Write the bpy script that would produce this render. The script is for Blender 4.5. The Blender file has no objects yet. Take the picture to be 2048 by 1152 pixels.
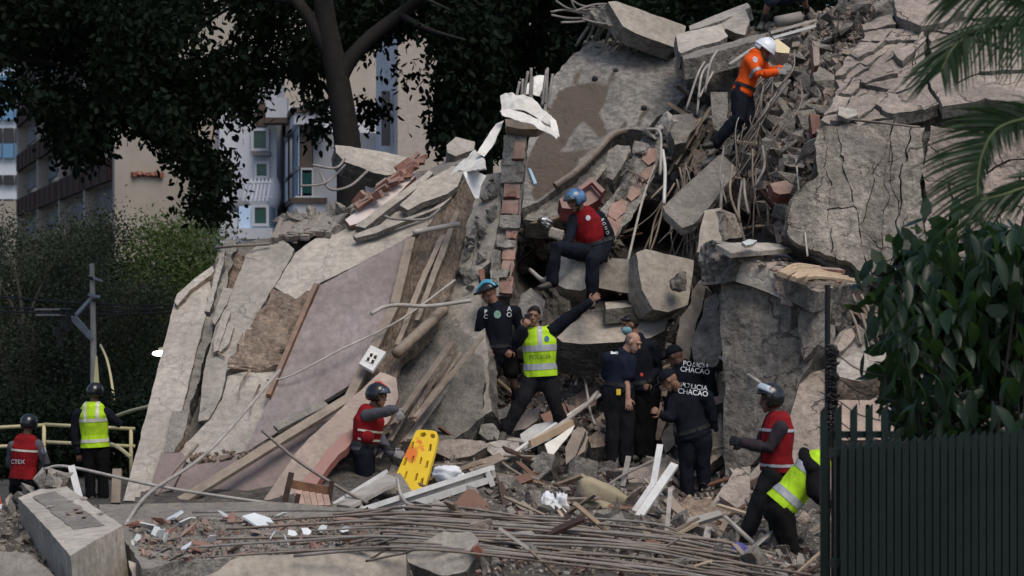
import bpy, bmesh, math, random
import numpy as np
from mathutils import Vector, Matrix, noise
from mathutils.geometry import delaunay_2d_cdt
from mathutils.bvhtree import BVHTree

# ------------------------------------------------------------------ camera, sky, sun, exposure
SC = bpy.context.scene
COL = SC.collection
F, CX, HY, CZ = 4600.0, 1024.0, 576.0, 3.2      # focal length in photo pixels, image centre, camera height
cam = bpy.data.cameras.new('camera')
cam.sensor_width = 36.0
cam.lens = 36.0 * F / 2048.0
cam.clip_end = 2000.0
cam.dof.use_dof = True
cam.dof.focus_distance = 28.5
cam.dof.aperture_fstop = 3.2
camo = bpy.data.objects.new('camera', cam)
camo.location = (0, 0, CZ)
camo.rotation_euler = (math.radians(90), 0, 0)
COL.objects.link(camo)
SC.camera = camo

W = bpy.data.worlds.new('World')
SC.world = W
W.use_nodes = True
nt = W.node_tree
sky = nt.nodes.new('ShaderNodeTexSky')
sky.sky_type = 'NISHITA'
sky.sun_disc = False
SUN_EL, SUN_AZ = math.radians(58), math.radians(150)     # azimuth clockwise from +Y (into the picture)
sky.sun_elevation = SUN_EL
sky.sun_rotation = SUN_AZ
sky.dust_density = 5.0
sky.air_density = 1.0
sky.altitude = 900
nt.nodes['Background'].inputs['Strength'].default_value = 0.09
nt.links.new(sky.outputs[0], nt.nodes['Background'].inputs['Color'])

sun = bpy.data.lights.new('sun', 'SUN')
sun.energy = 1.3
sun.angle = math.radians(32)
sun.color = (1.0, 0.91, 0.79)
suno = bpy.data.objects.new('sun', sun)
sd = Vector((math.sin(SUN_AZ) * math.cos(SUN_EL), math.cos(SUN_AZ) * math.cos(SUN_EL), math.sin(SUN_EL)))
suno.rotation_euler = sd.to_track_quat('Z', 'Y').to_euler()
suno.location = (0, -10, 30)
COL.objects.link(suno)

SC.view_settings.view_transform = 'Standard'
SC.view_settings.look = 'None'
SC.view_settings.gamma = 1.0
SC.view_settings.exposure = 0.65
SC.render.engine = 'CYCLES'
SC.cycles.use_denoising = True
SC.cycles.max_bounces = 5
SC.cycles.diffuse_bounces = 3
SC.cycles.glossy_bounces = 2
SC.cycles.transparent_max_bounces = 6

# ------------------------------------------------------------------ helpers
R = random.Random(7)
V3 = Vector

def ray(px, py):
    return V3(((px - CX) / F, 1.0, -(py - HY) / F))

def P(px, py, d):
    return V3((0, 0, CZ)) + ray(px, py) * d

class Pl:
    """a plane through three picture points with their distances"""
    def __init__(s, a, b, c, off=0.0):
        s.o = P(*a)
        n = (P(*b) - s.o).cross(P(*c) - s.o).normalized()
        if n.dot(s.o - V3((0, 0, CZ))) > 0:
            n = -n
        s.n = n
        s.o = s.o + n * off
    def off(s, k):
        q = Pl.__new__(Pl); q.n = s.n; q.o = s.o + s.n * k
        return q
    def at(s, px, py):
        r = ray(px, py)
        return V3((0, 0, CZ)) + r * ((s.o - V3((0, 0, CZ))).dot(s.n) / r.dot(s.n))

WL = {}
def wloc(o):
    return WL.get(o.name, V3((0, 0, 0))) if o is not None else V3((0, 0, 0))

def tag(o, label=None, cat=None, group=None, kind=None):
    if label: o['label'] = label
    if cat: o['category'] = cat
    if group: o['group'] = group
    if kind: o['kind'] = kind
    elif cat: o['kind'] = 'thing'
    return o

def put(o, loc, parent):
    COL.objects.link(o)
    if parent is not None:
        o.parent = parent
        o.location = loc - wloc(parent)
    else:
        o.location = loc
    WL[o.name] = V3(loc)

def thing(name, loc, label, cat, group=None, kind=None):
    o = bpy.data.objects.new(name, None)
    o.empty_display_size = 0.1
    put(o, V3(loc), None)
    return tag(o, label, cat, group, kind)

def mk(name, vs, fs, mats, parent=None, smooth=False, fm=None, label=None, cat=None, group=None, kind=None, attr=None):
    """one mesh object from world-space vertices; its origin goes to the base centre"""
    A = np.array([tuple(v) for v in vs], dtype=float)
    lo, hi = A.min(0), A.max(0)
    base = V3(((lo[0] + hi[0]) / 2, (lo[1] + hi[1]) / 2, lo[2]))
    A = A - np.array(base)
    me = bpy.data.meshes.new(name)
    me.from_pydata(A.tolist(), [], fs)
    for m in (mats if isinstance(mats, (list, tuple)) else [mats]):
        me.materials.append(m)
    if fm is not None:
        me.polygons.foreach_set('material_index', fm)
    if smooth:
        me.polygons.foreach_set('use_smooth', [True] * len(me.polygons))
    if attr is not None:
        at = me.attributes.new('stain', 'FLOAT', 'POINT')
        at.data.foreach_set('value', attr)
    me.update()
    o = bpy.data.objects.new(name, me)
    put(o, base, parent)
    return tag(o, label, cat, group, kind)

def inst(name, me, loc, rot=(0, 0, 0), scale=(1, 1, 1), parent=None, **kw):
    o = bpy.data.objects.new(name, me)
    put(o, V3(loc), parent)
    o.rotation_euler = rot
    o.scale = scale
    return tag(o, **kw)

# ---- geometry collectors: (verts, faces) pairs
def join(parts):
    vs, fs = [], []
    for v, f in parts:
        k = len(vs)
        vs += list(v)
        fs += [tuple(i + k for i in q) for q in f]
    return vs, fs

def box(a, b):
    """axis box"""
    x0, y0, z0 = a; x1, y1, z1 = b
    v = [V3(p) for p in ((x0,y0,z0),(x1,y0,z0),(x1,y1,z0),(x0,y1,z0),(x0,y0,z1),(x1,y0,z1),(x1,y1,z1),(x0,y1,z1))]
    f = [(0,3,2,1),(4,5,6,7),(0,1,5,4),(1,2,6,5),(2,3,7,6),(3,0,4,7)]
    return v, f

def bar(p, q, w, h, side=None, taper=1.0):
    """a straight bar from p to q, w across `side`, h across the other way"""
    p, q = V3(p), V3(q)
    t = (q - p).normalized()
    s = V3(side) if side is not None else (V3((1, 0, 0)) if abs(t.x) < .8 else V3((0, 1, 0)))
    s = (s - t * s.dot(t)).normalized()
    u = t.cross(s)
    v = []
    for c, k in ((p, 1.0), (q, taper)):
        for a, b in ((-1, -1), (1, -1), (1, 1), (-1, 1)):
            v.append(c + s * (a * w * .5 * k) + u * (b * h * .5 * k))
    f = [(3,2,1,0),(4,5,6,7),(0,1,5,4),(1,2,6,5),(2,3,7,6),(3,0,4,7)]
    return v, f

def catmull(pts, n=6):
    pts = [V3(p) for p in pts]
    if len(pts) < 3:
        return [pts[0].lerp(pts[-1], i / n) for i in range(n + 1)]
    out = []
    ex = [pts[0] * 2 - pts[1]] + pts + [pts[-1] * 2 - pts[-2]]
    for i in range(1, len(ex) - 2):
        a, b, c, d = ex[i-1:i+3]
        for k in range(n):
            t = k / n
            out.append(.5 * ((2*b) + (c-a)*t + (2*a-5*b+4*c-d)*t*t + (3*b-a-3*c+d)*t**3))
    out.append(pts[-1])
    return out

def tube(pts, r, n=6, sm=5, r1=None):
    """round rod along a smooth line"""
    c = catmull(pts, sm) if sm > 1 else [V3(p) for p in pts]
    v, f = [], []
    ref = V3((0.3, 0.2, 1)).normalized()
    m = len(c)
    for i, p in enumerate(c):
        t = (c[min(i+1, m-1)] - c[max(i-1, 0)]).normalized()
        if abs(t.dot(ref)) > .95:
            ref = V3((1, 0, 0.1)).normalized()
        s = (ref - t * ref.dot(t)).normalized()
        u = t.cross(s)
        ref = s
        rr = r if r1 is None else r + (r1 - r) * i / (m - 1)
        for k in range(n):
            a = 2 * math.pi * k / n
            v.append(p + s * (rr * math.cos(a)) + u * (rr * math.sin(a)))
    for i in range(m - 1):
        for k in range(n):
            a, b = i*n + k, i*n + (k+1) % n
            f.append((a, b, b + n, a + n))
    f.append(tuple(range(n))[::-1])
    f.append(tuple(range((m-1)*n, m*n)))
    return v, f

def loft(st, side, n=12, cap=True):
    """closed elliptical limb through stations (point, radius along side, radius across)"""
    st = [(V3(p), a, b) for p, a, b in st]
    if cap:
        t0 = (st[0][0] - st[1][0]).normalized(); t1 = (st[-1][0] - st[-2][0]).normalized()
        p, a, b = st[0]; m = min(a, b)
        q, c, d = st[-1]; k = min(c, d)
        st = [(p + t0*m*.87, a*.5, b*.5), (p + t0*m*.5, a*.87, b*.87)] + st + [(q + t1*k*.5, c*.87, d*.87), (q + t1*k*.87, c*.5, d*.5)]
    v, f = [], []
    m = len(st)
    side = V3(side)
    for i, (p, a, b) in enumerate(st):
        t = (st[min(i+1, m-1)][0] - st[max(i-1, 0)][0]).normalized()
        s = side - t * side.dot(t)
        if s.length < .15:
            s = V3((0.2, 1, 0.1)) - t * V3((0.2, 1, 0.1)).dot(t)
        s.normalize()
        u = t.cross(s)
        for k in range(n):
            an = 2 * math.pi * k / n
            v.append(p + s * (a * math.cos(an)) + u * (b * math.sin(an)))
    for i in range(m - 1):
        for k in range(n):
            a, b = i*n + k, i*n + (k+1) % n
            f.append((a, b, b + n, a + n))
    f.append(tuple(range(n))[::-1]); f.append(tuple(range((m-1)*n, m*n)))
    return v, f

def ell(c, rx, ry, rz, M=None, n=14, m=9):
    """ellipsoid; M columns are its axes"""
    v, f = [], []
    ax = M if M is not None else (V3((1,0,0)), V3((0,1,0)), V3((0,0,1)))
    c = V3(c)
    for i in range(m + 1):
        th = math.pi * (i + .02) / (m + .04)
        for k in range(n):
            a = 2 * math.pi * k / n
            v.append(c + ax[0]*(rx*math.sin(th)*math.cos(a)) + ax[1]*(ry*math.sin(th)*math.sin(a)) + ax[2]*(rz*math.cos(th)))
    for i in range(m):
        for k in range(n):
            a, b = i*n + k, i*n + (k+1) % n
            f.append((a, a + n, b + n, b))
    f.append(tuple(range(n))); f.append(tuple(range(m*n, (m+1)*n))[::-1])
    return v, f

# ---- flat outlines with real thickness
def dens(poly, step):
    out = []
    n = len(poly)
    for i in range(n):
        a, b = poly[i], poly[(i+1) % n]
        L = math.hypot(b[0]-a[0], b[1]-a[1])
        k = max(1, int(round(L / step)))
        for j in range(k):
            out.append((a[0] + (b[0]-a[0])*j/k, a[1] + (b[1]-a[1])*j/k))
    return out

def area2(p):
    return sum(p[i][0]*p[(i+1) % len(p)][1] - p[(i+1) % len(p)][0]*p[i][1] for i in range(len(p))) / 2

def inside_np(X, Y, poly):
    c = np.zeros(X.shape, bool)
    n = len(poly)
    for i in range(n):
        x0, y0 = poly[i]; x1, y1 = poly[(i+1) % n]
        if y0 == y1:
            continue
        hit = ((y0 > Y) != (y1 > Y)) & (X < (x1-x0)*(Y-y0)/(y1-y0) + x0)
        c ^= hit
    return c

def inside(x, y, poly):
    return bool(inside_np(np.array([x]), np.array([y]), poly)[0])

def edge_dist(X, Y, poly):
    D = np.full(X.shape, 1e9)
    n = len(poly)
    for i in range(n):
        x0, y0 = poly[i]; x1, y1 = poly[(i+1) % n]
        dx, dy = x1-x0, y1-y0
        L = dx*dx + dy*dy + 1e-12
        t = np.clip(((X-x0)*dx + (Y-y0)*dy) / L, 0, 1)
        D = np.minimum(D, np.hypot(X-x0-t*dx, Y-y0-t*dy))
    return D

def fract(p, s):
    q = p * s
    return noise.noise(q) + .5 * noise.noise(q * 2.1) + .25 * noise.noise(q * 4.3)

SEED = [0]
def plate(poly2, O, u, v, n, th, jag=.02, amp=.008, step=.09, ext=None, jf=5.0, nf=3.0, holes=(), stain=None, rj=None, bend=None):
    """poly2 in the (u,v) plane at O, front towards n; returns verts, faces, face-materials, stain"""
    SEED[0] += 1
    sd_ = SEED[0] * 3.17
    if area2(poly2) < 0:
        poly2 = poly2[::-1]
    b = dens(poly2, step)
    if jag > 0:
        c = []
        for x, y in b:
            w = noise.noise_vector(V3((x*jf, y*jf, sd_))) + .6 * noise.noise_vector(V3((x*jf*2.7, y*jf*2.7, sd_ + 9)))
            c.append((x + w.x*jag, y + w.y*jag))
        b = c
    B = np.array(b)
    x0, y0 = B.min(0); x1, y1 = B.max(0)
    gx, gy = np.meshgrid(np.arange(x0 + step/2, x1, step), np.arange(y0 + step/2, y1, step*.87))
    gx = gx + (np.arange(gx.shape[0]) % 2)[:, None] * step * .5
    rs = np.random.RandomState(SEED[0])
    gx = (gx + rs.uniform(-.2, .2, gx.shape)*step).ravel(); gy = (gy + rs.uniform(-.2, .2, gy.shape)*step).ravel()
    ok = inside_np(gx, gy, b)
    hb = [dens(h, step*.6) for h in holes]
    gx, gy = gx[ok], gy[ok]
    if len(gx):
        D = edge_dist(gx, gy, b)
        for h in hb:
            D = np.minimum(D, edge_dist(gx, gy, h)); D[inside_np(gx, gy, h)] = 0
        ok = D > step * .45
        gx, gy = gx[ok], gy[ok]
    pts = [V3((p[0], p[1])) for p in b]
    edges = [(i, (i+1) % len(b)) for i in range(len(b))]
    for h in hb:
        k = len(pts)
        pts += [V3((p[0], p[1])) for p in h]
        edges += [(k+i, k+(i+1) % len(h)) for i in range(len(h))]
    pts += [V3((x, y)) for x, y in zip(gx, gy)]
    pts = [q.to_2d() for q in pts]
    rv, re, rf, *_ = delaunay_2d_cdt(pts, edges, [], 1, 1e-5)
    if holes:
        def _inh(f):
            c = sum((rv[i] for i in f), V3((0, 0)).to_2d()) / len(f)
            return any(inside(c.x, c.y, h) for h in hb)
        rf = [f for f in rf if not _inh(f)]
    back = ext if ext is not None else -n * th
    nv = len(rv)
    fr, bk, stv = [], [], []
    for q in rv:
        p = O + u * q.x + v * q.y
        k = amp * fract(p + V3((sd_, 0, 0)), nf) if amp else 0
        if bend: k += bend(q.x, q.y)
        fr.append(p + n * k)
        bk.append(p + n * (k if bend else 0) + back)
        if stain: stv.append(stain(p))
    vs = fr + bk
    fs = [tuple(f) for f in rf]
    fm = [0] * len(fs)
    ec = {}
    for f in rf:
        m = len(f)
        for i in range(m):
            a, c = f[i], f[(i+1) % m]
            ec[(a, c)] = 1
    fs += [tuple(i + nv for i in reversed(f)) for f in rf]
    fm += [1] * len(rf)
    L = back.length
    rj = min(.03, L * .18) if rj is None else rj
    K = 2 if L > .1 else 1
    ring = {}
    def rv_(i, k):
        if k == 0: return i
        if k == K: return i + nv
        if (i, k) not in ring:
            p = fr[i].lerp(bk[i], k / K + .12 * noise.noise(fr[i]*9))
            w = noise.noise_vector(p * 6.0 + V3((sd_, 1, 2)))
            w = w - n * w.dot(n) * .5
            ring[(i, k)] = len(vs); vs.append(p + w * rj)
        return ring[(i, k)]
    for (a, c) in ec:
        if (c, a) not in ec:
            for k in range(K):
                fs.append((rv_(a, k), rv_(a, k+1), rv_(c, k+1), rv_(c, k)))
                fm.append(1)
    if stain:
        stv = stv + [0.0] * (len(vs) - len(stv))
    return vs, fs, fm, (stv if stain else None)

def frame_of(pl):
    n = pl.n
    u = V3((1, 0, 0)) - n * n.x
    u.normalize()
    v = n.cross(u)
    return n, u, v

def slab(name, out, pl, th, mats, parent=None, label=None, cat=None, group=None, kind=None, smooth=False, **kw):
    """a broken slab whose front face covers the picture outline on plane pl"""
    n, u, v = frame_of(pl)
    O = pl.at(*out[0])
    p2 = [((pl.at(*q) - O).dot(u), (pl.at(*q) - O).dot(v)) for q in out]
    vs, fs, fm, st = plate(p2, O, u, v, n, th, **kw)
    return mk(name, vs, fs, mats, parent, smooth=smooth, fm=fm, label=label, cat=cat, group=group, kind=kind, attr=st)

def clip_half(poly, a, b, sgn):
    out = []
    n = len(poly)
    s = lambda p: sgn * ((b[0]-a[0])*(p[1]-a[1]) - (b[1]-a[1])*(p[0]-a[0]))
    for i in range(n):
        p, q = poly[i], poly[(i+1) % n]
        sp, sq = s(p), s(q)
        if sp >= 0: out.append(p)
        if (sp > 0) != (sq > 0) and abs(sp - sq) > 1e-12:
            t = sp / (sp - sq)
            out.append((p[0]+(q[0]-p[0])*t, p[1]+(q[1]-p[1])*t))
    return out

def shrink(poly, g):
    if area2(poly) < 0: poly = poly[::-1]
    out = []
    n = len(poly)
    for i in range(n):
        a, b, c = poly[i-1], poly[i], poly[(i+1) % n]
        e1 = V3((b[0]-a[0], b[1]-a[1], 0)); e2 = V3((c[0]-b[0], c[1]-b[1], 0))
        if e1.length < 1e-6 or e2.length < 1e-6:
            continue
        e1.normalize(); e2.normalize()
        m = V3((-e1.y - e2.y, e1.x + e2.x, 0))
        k = max(.5, m.length_squared / 2)
        out.append((b[0] + m.x*g/k, b[1] + m.y*g/k))
    return out

def split_poly(p, maxa, rs, bias=None):
    a = abs(area2(p))
    if a < maxa * rs.uniform(.5, 1.6) or len(p) < 3:
        return [p]
    cx = sum(q[0] for q in p)/len(p); cy = sum(q[1] for q in p)/len(p)
    ext = max(p, key=lambda q: (q[0]-cx)**2 + (q[1]-cy)**2)
    an = math.atan2(ext[1]-cy, ext[0]-cx) + math.pi/2 + rs.uniform(-.6, .6)
    if bias is not None and rs.random() < .6:
        an = bias + rs.uniform(-.3, .3)
    x = cx + rs.uniform(-.15, .15)*math.sqrt(a); y = cy + rs.uniform(-.15, .15)*math.sqrt(a)
    A, B = (x, y), (x + math.cos(an), y + math.sin(an))
    r = []
    for s in (1, -1):
        q = clip_half(p, A, B, s)
        if len(q) >= 3 and abs(area2(q)) > 1e-4:
            r += split_poly(q, maxa, rs, bias)
    return r

def cracked(parent, piece, out, pl, th, mats, maxa=.4, gap=.012, seed=1, bias=None, lift=.03, step=.08, amp=.012, tilt=0.0):
    """a wall face broken into pieces, each a child of `parent`"""
    rs = random.Random(seed)
    n, u, v = frame_of(pl)
    O = pl.at(*out[0])
    p2 = [((pl.at(*q) - O).dot(u), (pl.at(*q) - O).dot(v)) for q in out]
    if area2(p2) < 0: p2 = p2[::-1]
    for q in split_poly(p2, maxa, rs, bias):
        b = []
        for x, y in dens(q, step):
            w = noise.noise_vector(V3((x*2.2, y*2.2, seed*3.3))) * .09 + noise.noise_vector(V3((x*7, y*7, seed*1.3))) * .045 + noise.noise_vector(V3((x*19, y*19, seed*1.7))) * .018
            b.append((x + w.x, y + w.y))
        b = shrink(b, gap * rs.uniform(.3, 1.6))
        if len(b) < 3 or abs(area2(b)) < .004:
            continue
        off = rs.uniform(-lift, lift)
        try:
            vs, fs, fm, st = plate(b, O + n*off, u, v, n, th, jag=.006, amp=amp, step=step, nf=2.2)
        except Exception:
            continue
        if tilt:
            c = sum(vs, V3()) / len(vs)
            M = Matrix.Rotation(rs.uniform(-tilt, tilt), 3, u) @ Matrix.Rotation(rs.uniform(-tilt, tilt), 3, v)
            vs = [c + M @ (p - c) for p in vs]
        mk(piece, vs, fs, mats, parent, fm=fm)

def rock_mesh(name, seed, sx, sy, sz, mats, cut=.35, rough=.06, npts=15, sub=1):
    """angular broken lump as shared mesh data, unit scale, centred"""
    rs = random.Random(seed)
    bm = bmesh.new()
    for i in range(npts):
        p = V3((rs.uniform(-1, 1), rs.uniform(-1, 1), rs.uniform(-1, 1)))
        m = max(abs(p.x), abs(p.y), abs(p.z))
        p = p / m * (1 - cut * rs.random())
        bm.verts.new((p.x*sx, p.y*sy, p.z*sz))
    r = bmesh.ops.convex_hull(bm, input=bm.verts)
    bmesh.ops.delete(bm, geom=[e for e in r['geom_interior'] if isinstance(e, bmesh.types.BMVert)], context='VERTS')
    loose = [v for v in bm.verts if not v.link_faces]
    bmesh.ops.delete(bm, geom=loose, context='VERTS')
    bmesh.ops.dissolve_limit(bm, angle_limit=.18, verts=bm.verts, edges=bm.edges)
    bmesh.ops.triangulate(bm, faces=bm.faces)
    for k in range(sub):
        bmesh.ops.subdivide_edges(bm, edges=bm.edges, cuts=1, use_grid_fill=True)
        for v in bm.verts:
            w = noise.noise_vector(v.co * (1.7 + k*2) / max(sx, sy, sz) + V3((seed, 0, 0)))
            v.co += w * rough * min(sx, sy, sz) / (k + 1)
    bmesh.ops.recalc_face_normals(bm, faces=bm.faces)
    me = bpy.data.meshes.new(name)
    for m in mats: me.materials.append(m)
    if len(mats) > 1:
        ax = rs.choice((0, 1, 2))
        bm.normal_update()
        for f in bm.faces:
            f.material_index = 1 if abs(f.normal[ax]) < .8 else 0
    bm.to_mesh(me); bm.free()
    return me

def mesh_only(name, vs, fs, mats, smooth=False):
    me = bpy.data.meshes.new(name)
    me.from_pydata([tuple(v) for v in vs], [], fs)
    for m in (mats if isinstance(mats, (list, tuple)) else [mats]): me.materials.append(m)
    if smooth: me.polygons.foreach_set('use_smooth', [True]*len(me.polygons))
    me.update()
    return me

# ------------------------------------------------------------------ materials
def mat(name, col, col2=None, rough=.9, scale=2.5, bump=.35, bscale=30., spec=.25, metal=0., dust=0., stain=None, vary=.12, bdist=.02, stretch=None, trans=None, emit=None, grain=.0, crack=0.):
    m = bpy.data.materials.new(name)
    m.use_nodes = True
    N, Lk = m.node_tree.nodes, m.node_tree.links
    b = N['Principled BSDF']
    b.inputs['Roughness'].default_value = rough
    b.inputs['Specular IOR Level'].default_value = spec
    b.inputs['Metallic'].default_value = metal
    col2 = col2 or tuple(c * .72 for c in col)
    g = N.new('ShaderNodeNewGeometry')
    pos = g.outputs['Position']
    if stretch:
        mp = N.new('ShaderNodeMapping'); mp.inputs['Scale'].default_value = stretch
        Lk.new(pos, mp.inputs['Vector']); pos = mp.outputs[0]
    n1 = N.new('ShaderNodeTexNoise'); n1.inputs['Scale'].default_value = scale; n1.inputs['Detail'].default_value = 7; n1.inputs['Roughness'].default_value = .62
    Lk.new(pos, n1.inputs['Vector'])
    rp = N.new('ShaderNodeValToRGB')
    rp.color_ramp.elements[0].position = .34; rp.color_ramp.elements[1].position = .66
    rp.color_ramp.elements[0].color = (*col2, 1); rp.color_ramp.elements[1].color = (*col, 1)
    Lk.new(n1.outputs['Fac'], rp.inputs['Fac'])
    c = rp.outputs['Color']
    def mix(a, bcol, fac, kind='MIX'):
        x = N.new('ShaderNodeMix'); x.data_type = 'RGBA'; x.blend_type = kind
        if isinstance(fac, (int, float)): x.inputs['Factor'].default_value = fac
        else: Lk.new(fac, x.inputs['Factor'])
        Lk.new(a, x.inputs['A'])
        if isinstance(bcol, tuple): x.inputs['B'].default_value = (*bcol, 1)
        else: Lk.new(bcol, x.inputs['B'])
        return x.outputs['Result']
    if vary:
        oi = N.new('ShaderNodeObjectInfo')
        mr = N.new('ShaderNodeMapRange'); mr.inputs['To Min'].default_value = 1 - vary; mr.inputs['To Max'].default_value = 1 + vary
        Lk.new(oi.outputs['Random'], mr.inputs['Value'])
        hs = N.new('ShaderNodeHueSaturation')
        Lk.new(mr.outputs[0], hs.inputs['Value']); Lk.new(c, hs.inputs['Color']); c = hs.outputs['Color']
    if grain:
        n6 = N.new('ShaderNodeTexNoise'); n6.inputs['Scale'].default_value = 11; n6.inputs['Detail'].default_value = 9; n6.inputs['Roughness'].default_value = .72
        Lk.new(pos, n6.inputs['Vector'])
        mg = N.new('ShaderNodeMapRange'); mg.inputs['From Min'].default_value = .37; mg.inputs['From Max'].default_value = .62; mg.inputs['To Min'].default_value = 1 - grain*1.15; mg.inputs['To Max'].default_value = 1 + grain*.4
        Lk.new(n6.outputs['Fac'], mg.inputs['Value'])
        n7 = N.new('ShaderNodeTexNoise'); n7.inputs['Scale'].default_value = .9; n7.inputs['Detail'].default_value = 4
        mp7 = N.new('ShaderNodeMapping'); mp7.inputs['Scale'].default_value = (1.6, 1.2, .55)
        Lk.new(g.outputs['Position'], mp7.inputs['Vector']); Lk.new(mp7.outputs[0], n7.inputs['Vector'])
        mg7 = N.new('ShaderNodeMapRange'); mg7.inputs['From Min'].default_value = .4; mg7.inputs['From Max'].default_value = .6; mg7.inputs['To Min'].default_value = 1 - grain*.7; mg7.inputs['To Max'].default_value = 1.05
        Lk.new(n7.outputs['Fac'], mg7.inputs['Value'])
        mm = N.new('ShaderNodeMath'); mm.operation = 'MULTIPLY'; Lk.new(mg.outputs[0], mm.inputs[0]); Lk.new(mg7.outputs[0], mm.inputs[1])
        h6 = N.new('ShaderNodeHueSaturation'); Lk.new(mm.outputs[0], h6.inputs['Value']); Lk.new(c, h6.inputs['Color']); c = h6.outputs['Color']
    ck = None
    if crack:
        nd = N.new('ShaderNodeTexNoise'); nd.inputs['Scale'].default_value = 2.6; nd.inputs['Detail'].default_value = 7
        Lk.new(g.outputs['Position'], nd.inputs['Vector'])
        va = N.new('ShaderNodeVectorMath'); va.operation = 'MULTIPLY_ADD'; va.inputs[1].default_value = (.7, .7, .7)
        Lk.new(nd.outputs['Color'], va.inputs[0]); Lk.new(g.outputs['Position'], va.inputs[2])
        vo = N.new('ShaderNodeTexVoronoi'); vo.feature = 'DISTANCE_TO_EDGE'; vo.inputs['Scale'].default_value = 1.15
        Lk.new(va.outputs[0], vo.inputs['Vector'])
        nm = N.new('ShaderNodeTexNoise'); nm.inputs['Scale'].default_value = 1.1
        Lk.new(g.outputs['Position'], nm.inputs['Vector'])
        wd = N.new('ShaderNodeMapRange'); wd.inputs['From Min'].default_value = .42; wd.inputs['From Max'].default_value = .7; wd.inputs['To Min'].default_value = .0001; wd.inputs['To Max'].default_value = .03
        Lk.new(nm.outputs['Fac'], wd.inputs['Value'])
        dv = N.new('ShaderNodeMath'); dv.operation = 'DIVIDE'; dv.use_clamp = True
        Lk.new(vo.outputs['Distance'], dv.inputs[0]); Lk.new(wd.outputs[0], dv.inputs[1])
        ck = dv.outputs[0]
        mc = N.new('ShaderNodeMapRange'); mc.inputs['To Min'].default_value = 1 - crack; Lk.new(ck, mc.inputs['Value'])
        hc = N.new('ShaderNodeHueSaturation'); Lk.new(mc.outputs[0], hc.inputs['Value']); Lk.new(c, hc.inputs['Color']); c = hc.outputs['Color']
    if dust:
        sp = N.new('ShaderNodeSeparateXYZ'); Lk.new(g.outputs['Normal'], sp.inputs[0])
        n3 = N.new('ShaderNodeTexNoise'); n3.inputs['Scale'].default_value = 5; n3.inputs['Detail'].default_value = 5
        Lk.new(g.outputs['Position'], n3.inputs['Vector'])
        ad = N.new('ShaderNodeMath'); ad.operation = 'MULTIPLY_ADD'; ad.inputs[1].default_value = .9; 
        Lk.new(n3.outputs['Fac'], ad.inputs[0]); Lk.new(sp.outputs['Z'], ad.inputs[2])
        mr2 = N.new('ShaderNodeMapRange'); mr2.inputs['From Min'].default_value = .55; mr2.inputs['From Max'].default_value = 1.2; mr2.inputs['To Max'].default_value = dust
        Lk.new(ad.outputs[0], mr2.inputs['Value'])
        c = mix(c, (.36, .33, .29), mr2.outputs[0])
    if stain:
        at = N.new('ShaderNodeAttribute'); at.attribute_name = 'stain'
        n4 = N.new('ShaderNodeTexNoise'); n4.inputs['Scale'].default_value = 6; n4.inputs['Detail'].default_value = 6
        Lk.new(g.outputs['Position'], n4.inputs['Vector'])
        a2 = N.new('ShaderNodeMath'); a2.operation = 'MULTIPLY_ADD'; a2.inputs[1].default_value = .7; 
        Lk.new(n4.outputs['Fac'], a2.inputs[0]); Lk.new(at.outputs['Fac'], a2.inputs[2])
        mr3 = N.new('ShaderNodeMapRange'); mr3.inputs['From Min'].default_value = .72; mr3.inputs['From Max'].default_value = .95
        Lk.new(a2.outputs[0], mr3.inputs['Value'])
        c = mix(c, stain, mr3.outputs[0])
    Lk.new(c, b.inputs['Base Color'])
    if bump:
        n2 = N.new('ShaderNodeTexNoise'); n2.inputs['Scale'].default_value = bscale; n2.inputs['Detail'].default_value = 5; n2.inputs['Roughness'].default_value = .65
        Lk.new(pos, n2.inputs['Vector'])
        bp = N.new('ShaderNodeBump'); bp.inputs['Strength'].default_value = bump; bp.inputs['Distance'].default_value = bdist
        hh = n2.outputs['Fac']
        if ck is not None:
            ad9 = N.new('ShaderNodeMath'); ad9.operation = 'MULTIPLY_ADD'; ad9.inputs[1].default_value = .8
            Lk.new(ck, ad9.inputs[0]); Lk.new(hh, ad9.inputs[2]); hh = ad9.outputs[0]
        Lk.new(hh, bp.inputs['Height']); Lk.new(bp.outputs[0], b.inputs['Normal'])
    if trans:
        tr = N.new('ShaderNodeBsdfTranslucent'); tr.inputs['Color'].default_value = (*trans, 1)
        ms = N.new('ShaderNodeMixShader'); ms.inputs[0].default_value = .3
        Lk.new(b.outputs[0], ms.inputs[1]); Lk.new(tr.outputs[0], ms.inputs[2])
        Lk.new(ms.outputs[0], N['Material Output'].inputs['Surface'])
    if emit:
        b.inputs['Emission Color'].default_value = (*emit[0], 1); b.inputs['Emission Strength'].default_value = emit[1]
    return m

M = {}
M['plaster'] = mat('cream_plaster', (.40, .368, .325), (.30, .275, .24), bump=.6, bscale=13, bdist=.03, scale=1.8, dust=.3, grain=.34, crack=.25)
M['plaster_l'] = mat('pale_plaster', (.47, .43, .375), (.38, .345, .30), bump=.5, bscale=12, bdist=.025, scale=1.5, dust=.3, grain=.32, crack=.22)
M['smooth_beige'] = mat('smooth_beige_concrete', (.42, .375, .315), (.33, .295, .25), bump=.35, bscale=11, scale=1.6, vary=.06, grain=.3, dust=.2)
M['stucco'] = mat('rough_stucco', (.375, .335, .285), (.265, .235, .20), bump=1., bscale=13, bdist=.06, scale=3, dust=.3, grain=.45, crack=.2)
M['pinkwall'] = mat('pinkish_stucco', (.405, .33, .28), (.30, .245, .21), bump=1., bscale=11, bdist=.06, scale=2.2, dust=.3, grain=.4, crack=.2)
M['concrete'] = mat('raw_grey_concrete', (.30, .278, .248), (.19, .178, .158), bump=1., bscale=12, bdist=.07, scale=4, dust=.35, grain=.4)
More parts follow.
